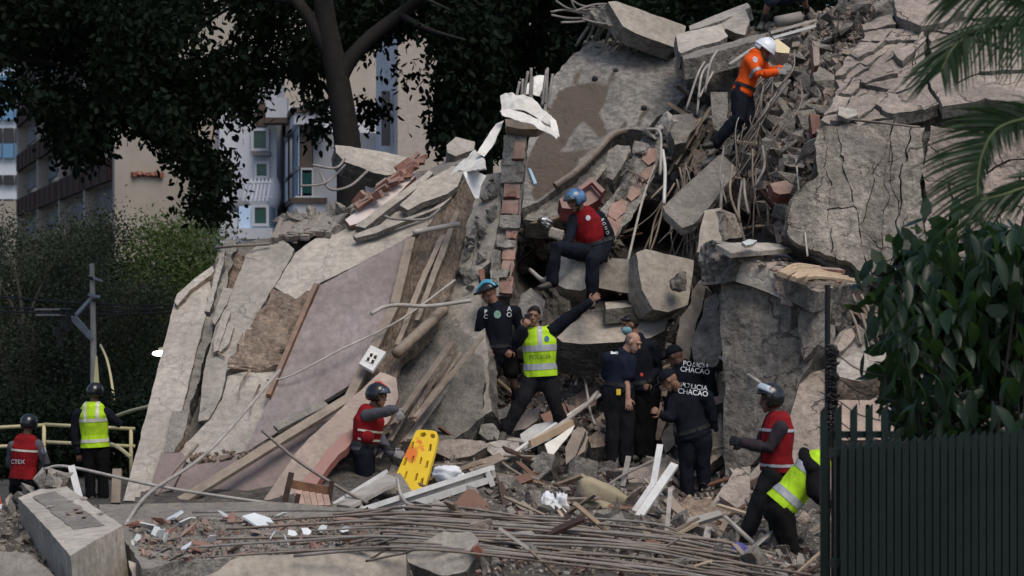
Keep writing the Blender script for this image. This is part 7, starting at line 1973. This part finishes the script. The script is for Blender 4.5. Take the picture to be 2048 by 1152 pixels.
        if head == 'moto_visor':
            Mr = Matrix.Rotation(-math.radians(4), 3, hs)
            v, fq = shell(.133, .185, .15, lambda c: c.y > .32 and -.02 < c.z < .42, H + hu*.055, .004)
            Mr = Matrix.Rotation(math.radians(28), 3, hs); v = [H + Mr @ (q - H) for q in v]
            mk('visor', v, fq, VISOR, he, smooth=True)
        elif head in ('moto_black', 'moto_blue', 'moto_face'):
            v, fq = shell(.134, .16, .15, lambda c: c.y > .5 and .22 < c.z < .55, H + hu*.03, .004)
            mk('visor', v, fq, VISD, he, smooth=True)
            mk('chin_strap', *join([loft([(H + hs*k*.085 + hu*.02, .006, .012), (H + hs*k*.07 + f*.03 - hu*.08, .006, .012), (H + f*.055 - hu*.118, .006, .012)], f, 6) for k in (-1, 1)]), M['black'], he)
        else:
            mk('brim', *shell(.138, .165, .05, lambda c: abs(c.z) < .3, H + hu*.03, .02), HWHT, he, smooth=True)
            mk('crest', *tube([H + hu*.05 - f*.14, H + hu*.155 - f*.07, H + hu*.182, H + hu*.155 + f*.07, H + hu*.06 + f*.145], .013, 6, 5), HWHT, he, smooth=True)
    elif head == 'bike':
        he = mk('helmet', *shell(.115, .145, .135, lambda c: c.z > .02, H + hu*.03), HBLK, T, smooth=True)
        for k in (-2, -1, 0, 1, 2):
            x = k*.036
            pts = [H + hu*(.05 + .02*0) + hs*x*1.25 - f*.13, H + hs*x*1.15 + hu*(.135 - abs(k)*.012) - f*.08, H + hs*x + hu*(.17 - abs(k)*.016), H + hs*x + hu*(.13 - abs(k)*.012) + f*.09, H + hs*x*.8 + hu*.06 + f*.14]
            mk('rib', *tube(pts, .014, 6, 5), HCYN, he, smooth=True)
        mk('visor', *shell(.1, .2, .03, lambda c: c.y > .45 and abs(c.z) < .5, H + hu*.055, .008), M['black'], he, smooth=True)
    elif head == 'cap':
        he = mk('cap', *shell(.094, .115, .118, lambda c: c.z > -.05, H + hu*.028), CL['navy'], T, smooth=True)
        mk('brim', *shell(.085, .2, .03, lambda c: c.y > .45 and abs(c.z) < .6, H + hu*.028, .008), CL['navy'], he, smooth=True)
    elif head in ('hair', 'mask'):
        mk('hair', *shell(.087, .107, .115, lambda c: (c.z > .35 or (c.y < .1 and c.z > -.35)) and not (c.y > .62 and c.z < .55), H + hu*.016 - f*.008), HAIR, T, smooth=True)
        if head == 'mask':
            mk('face_mask', *shell(.073, .112, .07, lambda c: c.y > .05 and c.z < .75, H - hu*.055 + f*.005, .004), MASKM, T, smooth=True)
            mk('sunglasses', *shell(.092, .115, .04, lambda c: c.y > .2 and abs(c.z) < .45, H + hu*.075, .006), HBLK, T, smooth=True)
    elif head == 'bald':
        mk('shaved_hair', *shell(.0805, .099, .104, lambda c: c.y < .1 and -.5 < c.z < .45, H + hu*.018 - f*.012, .006), GREYHAIR, T, smooth=True)
    return dict(T=T, p=p, body=body, shirt=SHT_, trousers=TR, vest=VST, U=U, S=S, ch=ch, L=L, pel=pel, neck=neck, H=H, f=f, hu=hu, hs=hs)

def hstripe(q, t, w, m, name='reflective_stripe', src='vest', off=.006):
    c = q['pel'] + q['U']*(q['L']*t)
    return strip(q[src], [(c - q['U']*w/2, q['U']), (c + q['U']*w/2, -q['U'])], off, m, name, q[src])
def vstripe(q, x, w, t0, m, side, name='reflective_stripe', src='vest', off=.006):
    """band running over one shoulder; side +1 only front, -1 only back"""
    c = q['neck'] + q['S']*x
    return strip(q[src], [(c - q['S']*w/2, q['S']), (c + q['S']*w/2, -q['S']), (q['pel'] + q['U']*(q['L']*t0), q['U']), (q['pel'], q['ch']*side)], off, m, name, q[src])
def badge(q, src, c, r, m, name, right, upv):
    v, fq = [], []
    n_ = 14
    pr = V3(right).normalized(); pu = V3(upv).normalized()
    w = wloc(q[src]); o_ = q[src]
    t = BVHTree.FromPolygons([k.co + w for k in o_.data.vertices], [tuple(k.vertices) for k in o_.data.polygons])
    nn = pr.cross(pu)
    for k in range(n_):
        a = 6.2832*k/n_
        p0 = V3(c) + pr*(r*math.cos(a)) + pu*(r*1.15*math.sin(a))
        h_ = t.ray_cast(p0 + nn*.3, -nn, .6)
        v.append((h_[0] if h_[0] is not None else p0) + nn*.007)
    return mk(name, v, [tuple(range(n_))], m, q[src])
BLUEB = mat('blue_badge', (.05, .14, .26), (.03, .08, .16), rough=.6, bump=0, vary=0, scale=40)
WHTB = mat('white_badge', (.55, .58, .62), (.3, .34, .4), rough=.6, bump=0, vary=0, scale=40)
GRNB = mat('green_white_emblem', (.25, .42, .34), (.08, .16, .12), rough=.6, bump=0, vary=0, scale=60)
CAMR = V3((1, 0, 0)); UPZ = V3((0, 0, 1))

# 1 waving officer in fluorescent vest, on the phone
q = person('officer in fluorescent yellow vest on the phone, one arm flung out', dict(head=(1067, 632, -.02), neck=(1077, 664), pel=(1082, 752), sA=(1046, 670, -.02), eA=(1026, 690, -.12), wA=(1046, 657, -.2),
    sB=(1111, 656), eB=(1150, 626, -.05), wB=(1179, 604, -.08), hA=(1066, 760), kA=(1042, 805, -.1), aA=(1012, 860, -.1), tA=(1004, 878, -.28), hB=(1098, 760), kB=(1110, 806, -.05), aB=(1126, 858, .05), tB=(1140, 872, -.1)), 28.2,
    (-.05, -1, -.02), (-.05, -1, 0), 'navy', 'long', 'char', vest='hiviz', head='hair', up=(.18, 0, 1), curl=(.9, .25), fat=.98)
for t_ in (.22, .64):
    hstripe(q, t_, .075, REFL)
vstripe(q, .02, .06, .66, REFL, 1)
text_on([q['vest']], 'POLICIA', q['pel'] + q['U']*(q['L']*.44), CAMR + UPZ*.06, UPZ, .075, TXTD, 'print', q['vest'])
badge(q, 'vest', q['pel'] + q['U']*(q['L']*.84) + q['S']*.095, .032, BLUEB, 'shield_badge', CAMR, UPZ)
ph = P(1053, 640, 28.05)
phn = mk('mobile_phone', *bar(ph + V3((0, 0, -.06)), ph + V3((.01, 0, .07)), .03, .07, (0, 1, 0)), M['black'], label='black phone held to the ear of the officer in yellow vest', cat='phone')
# 2 officer with cycling helmet, back turned
q = person('officer in dark uniform shorts and turquoise cycling helmet, back turned', dict(head=(978, 586), neck=(994, 612), pel=(1000, 704), sA=(967, 626), eA=(958, 672, .05), wA=(975, 700, -.1), sB=(1030, 622), eB=(1044, 668, .05), wB=(1024, 698, -.12),
    hA=(986, 710), kA=(986, 748, -.05), aA=(990, 796, .05), tA=(1002, 808, -.12), hB=(1016, 710), kB=(1024, 748, .0), aB=(1032, 792, .15), tB=(1044, 804, .1)), 29.4,
    (-.85, .2, -.35), (.15, 1, 0), 'navy', 'long', 'black', 'short', head='bike', curl=(.8, .8), s=.96)
bk_ = q['pel'] + q['U']*(q['L']*.82)
badge(q, 'shirt', bk_, .045, GRNB, 'round_emblem', CAMR, UPZ)
text_on([q['shirt']], 'A\nO', bk_ + V3((.15, 0, .03)), CAMR, UPZ, .085, TXT, 'print', q['shirt'])
text_on([q['shirt']], 'P\nC', bk_ + V3((-.15, 0, .0)), CAMR, UPZ, .075, TXT, 'print', q['shirt'])
mk('hip_bag', *[k for k in [ell(P(962, 700, 29.3), .09, .09, .12)][0]], CL['black'], q['T'], smooth=True)
# 3 seated rescuer
q = person('rescuer in red vest and blue helmet seated on the concrete beam', dict(head=(1152, 403, -.1), neck=(1166, 426), pel=(1188, 500), sA=(1148, 440, -.05), eA=(1142, 466, -.15), wA=(1136, 487, -.28), sB=(1199, 433, .03), eB=(1220, 470, .0), wB=(1212, 502, -.08),
    hA=(1174, 505, -.05), kA=(1112, 496, -.38), aA=(1104, 562, -.35), tA=(1084, 574, -.5), hB=(1196, 508, -.08), kB=(1184, 522, -.48), aB=(1185, 598, -.42), tB=(1184, 612, -.6)), 29.15,
    (-.8, -.45, -.35), (-.55, -.8, .0), 'navy', 'long', 'navy', vest='red', head='moto_blue', gloves='dglove', curl=(.7, .7), vlen=.5)
text_on([q['shirt']], 'B G H D', P(1211, 452, 28.9), V3((.38, 0, -1)), V3((1, 0, .38)), .06, TXT, 'sleeve_print', q['shirt'])
badge(q, 'vest', P(1176, 436, 29.0), .03, WHTB, 'badge', CAMR, UPZ)
# 4 bald man
q = person('bald man in navy polo looking down, back half turned', dict(head=(1266, 684, -.05), neck=(1246, 708), pel=(1236, 782), sA=(1217, 716, .0), eA=(1214, 760, .12), wA=(1232, 782, .25), sB=(1262, 722, -.08), eB=(1253, 762, -.1), wB=(1256, 796, -.14),
    hA=(1226, 788), kA=(1226, 852, -.02), aA=(1223, 918), tA=(1219, 934, -.2), hB=(1248, 788), kB=(1256, 852, -.04), aB=(1252, 922, -.02), tB=(1280, 938, -.1)), 27.9,
    (.8, -.35, -.45), (.55, .8, 0), 'navy2', 'short', 'char', head='bald', skin='light', curl=(.5, .35))
text_on([q['shirt']], 'RESCATE', q['neck'] + V3((-.09, 0, -.035)), CAMR, UPZ + V3((.05, 0, 0)), .028, TXT, 'print', q['shirt']) if False else None
mk('yellow_pouch', *box(tuple(P(1233, 790, 27.62)), tuple(P(1241, 778, 27.68))), M['yellow'], q['T'])
strip(q['shirt'], [(P(1221, 703, 27.9), V3((1, 0, 0))), (P(1236, 703, 27.9), V3((-1, 0, 0))), (P(1221, 708, 27.9), V3((0, 0, 1))), (P(1221, 703, 27.9), V3((0, 0, -1))), (P(1225, 705, 27.9), V3((0, -1, 0)))], .005, TXT, 'print_bar', q['shirt'])
# 5 masked officer behind him
q = person('officer in dark uniform with face mask and sunglasses on his head', dict(head=(1260, 650, -.02), neck=(1274, 676), pel=(1290, 776), sA=(1256, 694, -.06), eA=(1262, 738, -.08), wA=(1272, 756, -.1), sB=(1304, 692), eB=(1316, 738, .05), wB=(1298, 762, -.1),
    hA=(1280, 782), kA=(1282, 850), aA=(1280, 908), tA=(1264, 918, -.05), hB=(1302, 782), kB=(1300, 850), aB=(1296, 912), tB=(1288, 924, -.15)), 28.5,
    (-.92, -.25, -.1), (-.6, .7, 0), 'navy', 'long', 'black', head='mask', curl=(.6, .6))
badge(q, 'shirt', P(1285, 750, 28.2), .02, REDL, 'red_tag', CAMR, UPZ)
# 6, 7 officers with POLICIA CHACAO on the back
q = person('stooping officer in cap, POLICIA CHACAO on his back, in front of his colleague', dict(head=(1338, 760, -.08), neck=(1362, 780), pel=(1390, 872), sA=(1350, 796, -.04), eA=(1338, 838, -.12), wA=(1322, 828, -.2), sB=(1414, 794), eB=(1424, 838, .05), wB=(1404, 862, .2),
    hA=(1376, 880), kA=(1372, 936), aA=(1376, 1002), tA=(1370, 1016, -.1), hB=(1404, 880), kB=(1406, 938), aB=(1413, 1002), tB=(1420, 1012, -.12)), 27.4,
    (-.8, .2, -.6), (-.35, .9, 0), 'navy', 'long', 'navy', head='cap', skin='brown', curl=(.9, .6), jack=.12, fat=1.12)
text_on([q['shirt']], 'POLICIA\nCHACAO', P(1388, 780, 27.2), V3((1, 0, -.12)), UPZ, .085, TXT, 'print', q['shirt'])
q = person('officer behind, dark-haired, POLICIA CHACAO on his back by the stucco wall', dict(head=(1350, 712, .0), neck=(1366, 732), pel=(1394, 832), sA=(1352, 748), eA=(1344, 792, .05), wA=(1336, 812, .2), sB=(1416, 746), eB=(1428, 794), wB=(1424, 836, -.05),
    hA=(1382, 838), kA=(1386, 900), aA=(1392, 962), tA=(1386, 972, -.1), hB=(1406, 838), kB=(1412, 900), aB=(1416, 966), tB=(1424, 975, -.1)), 28.1,
    (-.75, .5, -.35), (-.3, .95, 0), 'navy', 'long', 'navy', head='cap', skin='dark', curl=(.6, .6), fat=1.08)
text_on([q['shirt']], 'POLICIA\nCHACAO', P(1392, 736, 27.9), V3((1, 0, -.12)), UPZ, .085, TXT, 'print', q['shirt'])
# 8 helmeted walker in red vest
q = person('walker in black visored helmet, red vest and dark shirt, hands together', dict(head=(1541, 800), neck=(1556, 836), pel=(1554, 942), sA=(1540, 852, .17), eA=(1520, 892, .15), wA=(1484, 884, .05), sB=(1562, 856, -.17), eB=(1538, 896, -.2), wB=(1490, 886, -.12),
    hA=(1546, 950, .09), kA=(1548, 1022, .12), aA=(1566, 1092, .1), tA=(1548, 1108, .1), hB=(1548, 950, -.09), kB=(1512, 1018, -.12), aB=(1488, 1088, -.1), tB=(1462, 1104, -.1)), 23.1,
    (-1, -.12, -.08), (-.97, -.2, 0), 'plum', 'long', 'char', vest='red', head='moto_visor', skin='dark', gloves='dglove', curl=(1.0, 1.0))
for t_ in (.12, .78):
    hstripe(q, t_, .028, REFL, 'grey_tape')
vstripe(q, .0, .03, .1, CL['black'], 1, 'zip')
# 9 bending officer at the fence edge
q = person('stooping officer in fluorescent vest half hidden by the fence', dict(head=(1668, 900), neck=(1640, 918), pel=(1560, 1010), sA=(1622, 925, .17), eA=(1608, 908, .05), wA=(1622, 938, -.22), sB=(1626, 940, -.17), eB=(1628, 990, -.25), wB=(1655, 1010, -.25),
    hA=(1556, 1018, .09), kA=(1566, 1094, .05), aA=(1585, 1180, .08), tA=(1606, 1196, .05), hB=(1560, 1022, -.09), kB=(1582, 1098, -.1), aB=(1590, 1184, -.08), tB=(1614, 1200, -.1)), 22.6,
    (.9, .0, -.5), (.75, .1, -.66), 'black', 'long', 'black', vest='hiviz', head='hair', curl=(.25, .6), up=(.4, 0, 1), handdir=((.1, -.1, -1), None))
for t_ in (.2, .72):
    hstripe(q, t_, .08, REFL)
# 10 rescuer beside the yellow board
q = person('rescuer in dark helmet, grey sleeves and red vest beside the yellow board', dict(head=(755, 794, -.02), neck=(740, 822), pel=(727, 900), sA=(733, 832, -.16), eA=(766, 824, -.28), wA=(790, 818, -.34), sB=(738, 834, .16), eB=(764, 884, .1), wB=(782, 906, -.02),
    hA=(726, 906, -.09), kA=(730, 958, -.1), aA=(734, 1016, -.06), tA=(752, 1026, -.1), hB=(728, 906, .09), kB=(736, 958, .06), aB=(726, 1014, .1), tB=(744, 1024, .05)), 26.7,
    (.92, -.38, -.05), (.85, -.5, 0), 'grey', 'long', 'navy', vest='red', head='moto_black', gloves='glove', curl=(.35, .3), handdir=((.55, -.1, -.8), (.9, -.2, -.15)), vlen=.5, s=.97)
for t_ in (.3, .52):
    c_ = q['pel'] + q['U']*(q['L']*t_)
    strip(q['vest'], [(c_ - q['U']*.012, q['U']), (c_ + q['U']*.012, -q['U']), (q['pel'] - q['S']*0, V3((0, -1, 0))), (q['pel'] - V3((.05, 0, 0)), V3((1, 0, 0)))], .01, REFLY, 'reflective_tape', q['vest'])
mk('vest_pouch', *ell(P(735, 874, 26.5), .08, .045, .075), CL['red'], q['T'], smooth=True)
mk('helmet_stripe', *tube([q['H'] + q['hu']*.12 + q['f']*.1, q['H'] + q['hu']*.168 + q['f']*.03, q['H'] + q['hu']*.166 - q['f']*.04], .016, 6, 4), REDL, q['T'], smooth=True)
# 11 orange rescuer
q = person('rescuer in orange overall and white helmet climbing near the crest', dict(head=(1527, 100), neck=(1511, 108), pel=(1484, 184), sA=(1500, 122, -.17), eA=(1516, 150, -.24), wA=(1552, 145, -.22), sB=(1512, 120, .17), eB=(1540, 142, .12), wB=(1562, 138, .0),
    hA=(1480, 190, -.08), kA=(1476, 238, -.2), aA=(1432, 284, -.1), tA=(1412, 292, -.2), hB=(1488, 190, .08), kB=(1498, 240, -.05), aB=(1476, 300, .0), tB=(1466, 310, -.1)), 31.3,
    (.78, -.2, -.6), (.85, -.15, -.5), 'orange', 'long', 'navy', head='moto_white', gloves='glove', curl=(.4, .4), up=(.35, 0, 1))
badge(q, 'shirt', P(1511, 118, 31.05), .04, WHTB, 'sleeve_badge', CAMR, UPZ)
c_ = q['p']['sA'].lerp(q['p']['eA'], .75); dr_ = (q['p']['eA'] - q['p']['sA']).normalized()
strip(q['shirt'], [(c_ - dr_*.022, dr_), (c_ + dr_*.022, -dr_), (c_ + V3((0, .09, 0)), V3((0, -1, 0))), (c_ + V3((.1, 0, 0)), V3((-1, 0, 0))), (c_ - V3((.09, 0, 0)), V3((1, 0, 0)))], .006, REFL, 'sleeve_tape', q['shirt'])
# 12 worker at the very top, only the legs in view
q = person('bare-legged worker in dark shorts crouching on the crest, cut by the top edge', dict(head=(1560, -190), neck=(1566, -150), pel=(1572, -22), sA=(1535, -135), eA=(1530, -80, -.1), wA=(1550, -40, -.3), sB=(1600, -135), eB=(1612, -85, -.1), wB=(1596, -40, -.3),
    hA=(1560, -14), kA=(1538, 0, -.38), aA=(1527, 42, -.1), tA=(1520, 56, -.28), hB=(1586, -14), kB=(1606, -10, -.3), aB=(1614, 24, .1), tB=(1622, 36, -.05)), 34.4,
    (-.3, -.9, -.4), (-.1, -1, -.1), 'denim', 'short', 'denim', 'short', head='hair', skin='brown')
# 13, 14 on the street at the left
q = person('officer in fluorescent yellow vest and black helmet seen from behind', dict(head=(190, 787), neck=(186, 812), pel=(190, 894), sA=(155, 828), eA=(149, 868), wA=(156, 905), sB=(214, 826), eB=(238, 848), wB=(216, 826, .2),
    hA=(180, 900), kA=(180, 948), aA=(182, 992), tA=(176, 998, .15), hB=(202, 900), kB=(206, 948), aB=(206, 992), tB=(212, 998, .15)), 35.0,
    (.2, 1, 0), (.05, 1, 0), 'navy', 'long', 'black', vest='hiviz', head='moto_face', skin='brown', curl=(.5, .9), s=1.02, fat=1.05)
hstripe(q, .16, .05, REFLY); hstripe(q, .66, .05, REFLY)
vstripe(q, .09, .05, .69, REFLY, -1); vstripe(q, -.1, .05, .69, REFLY, -1)
q = person('rescuer in red vest and grey sleeves crouching left behind the front block', dict(head=(58, 850), neck=(52, 876), pel=(46, 956), sA=(26, 892), eA=(20, 928, .1), wA=(38, 950, .2), sB=(76, 890), eB=(92, 926, .02), wB=(72, 950, .18),
    hA=(36, 962), kA=(30, 985, .35), aA=(36, 1018, .05), tA=(32, 1026, .2), hB=(58, 962), kB=(66, 985, .35), aB=(60, 1018, .05), tB=(64, 1026, .2)), 34.0,
    (.15, 1, 0), (.1, 1, 0), 'grey', 'long', 'black', vest='red', head='moto_face', skin='brown', s=1.0)
badge(q, 'shirt', P(86, 902, 33.8), .05, WHTB, 'sleeve_badge', CAMR, UPZ)
text_on([q['vest']], 'CTEX', q['pel'] + q['U']*(q['L']*.42) + V3((-.07, 0, 0)), CAMR, UPZ, .09, TXT, 'print', q['vest'])
hstripe(q, .7, .03, REFLY)
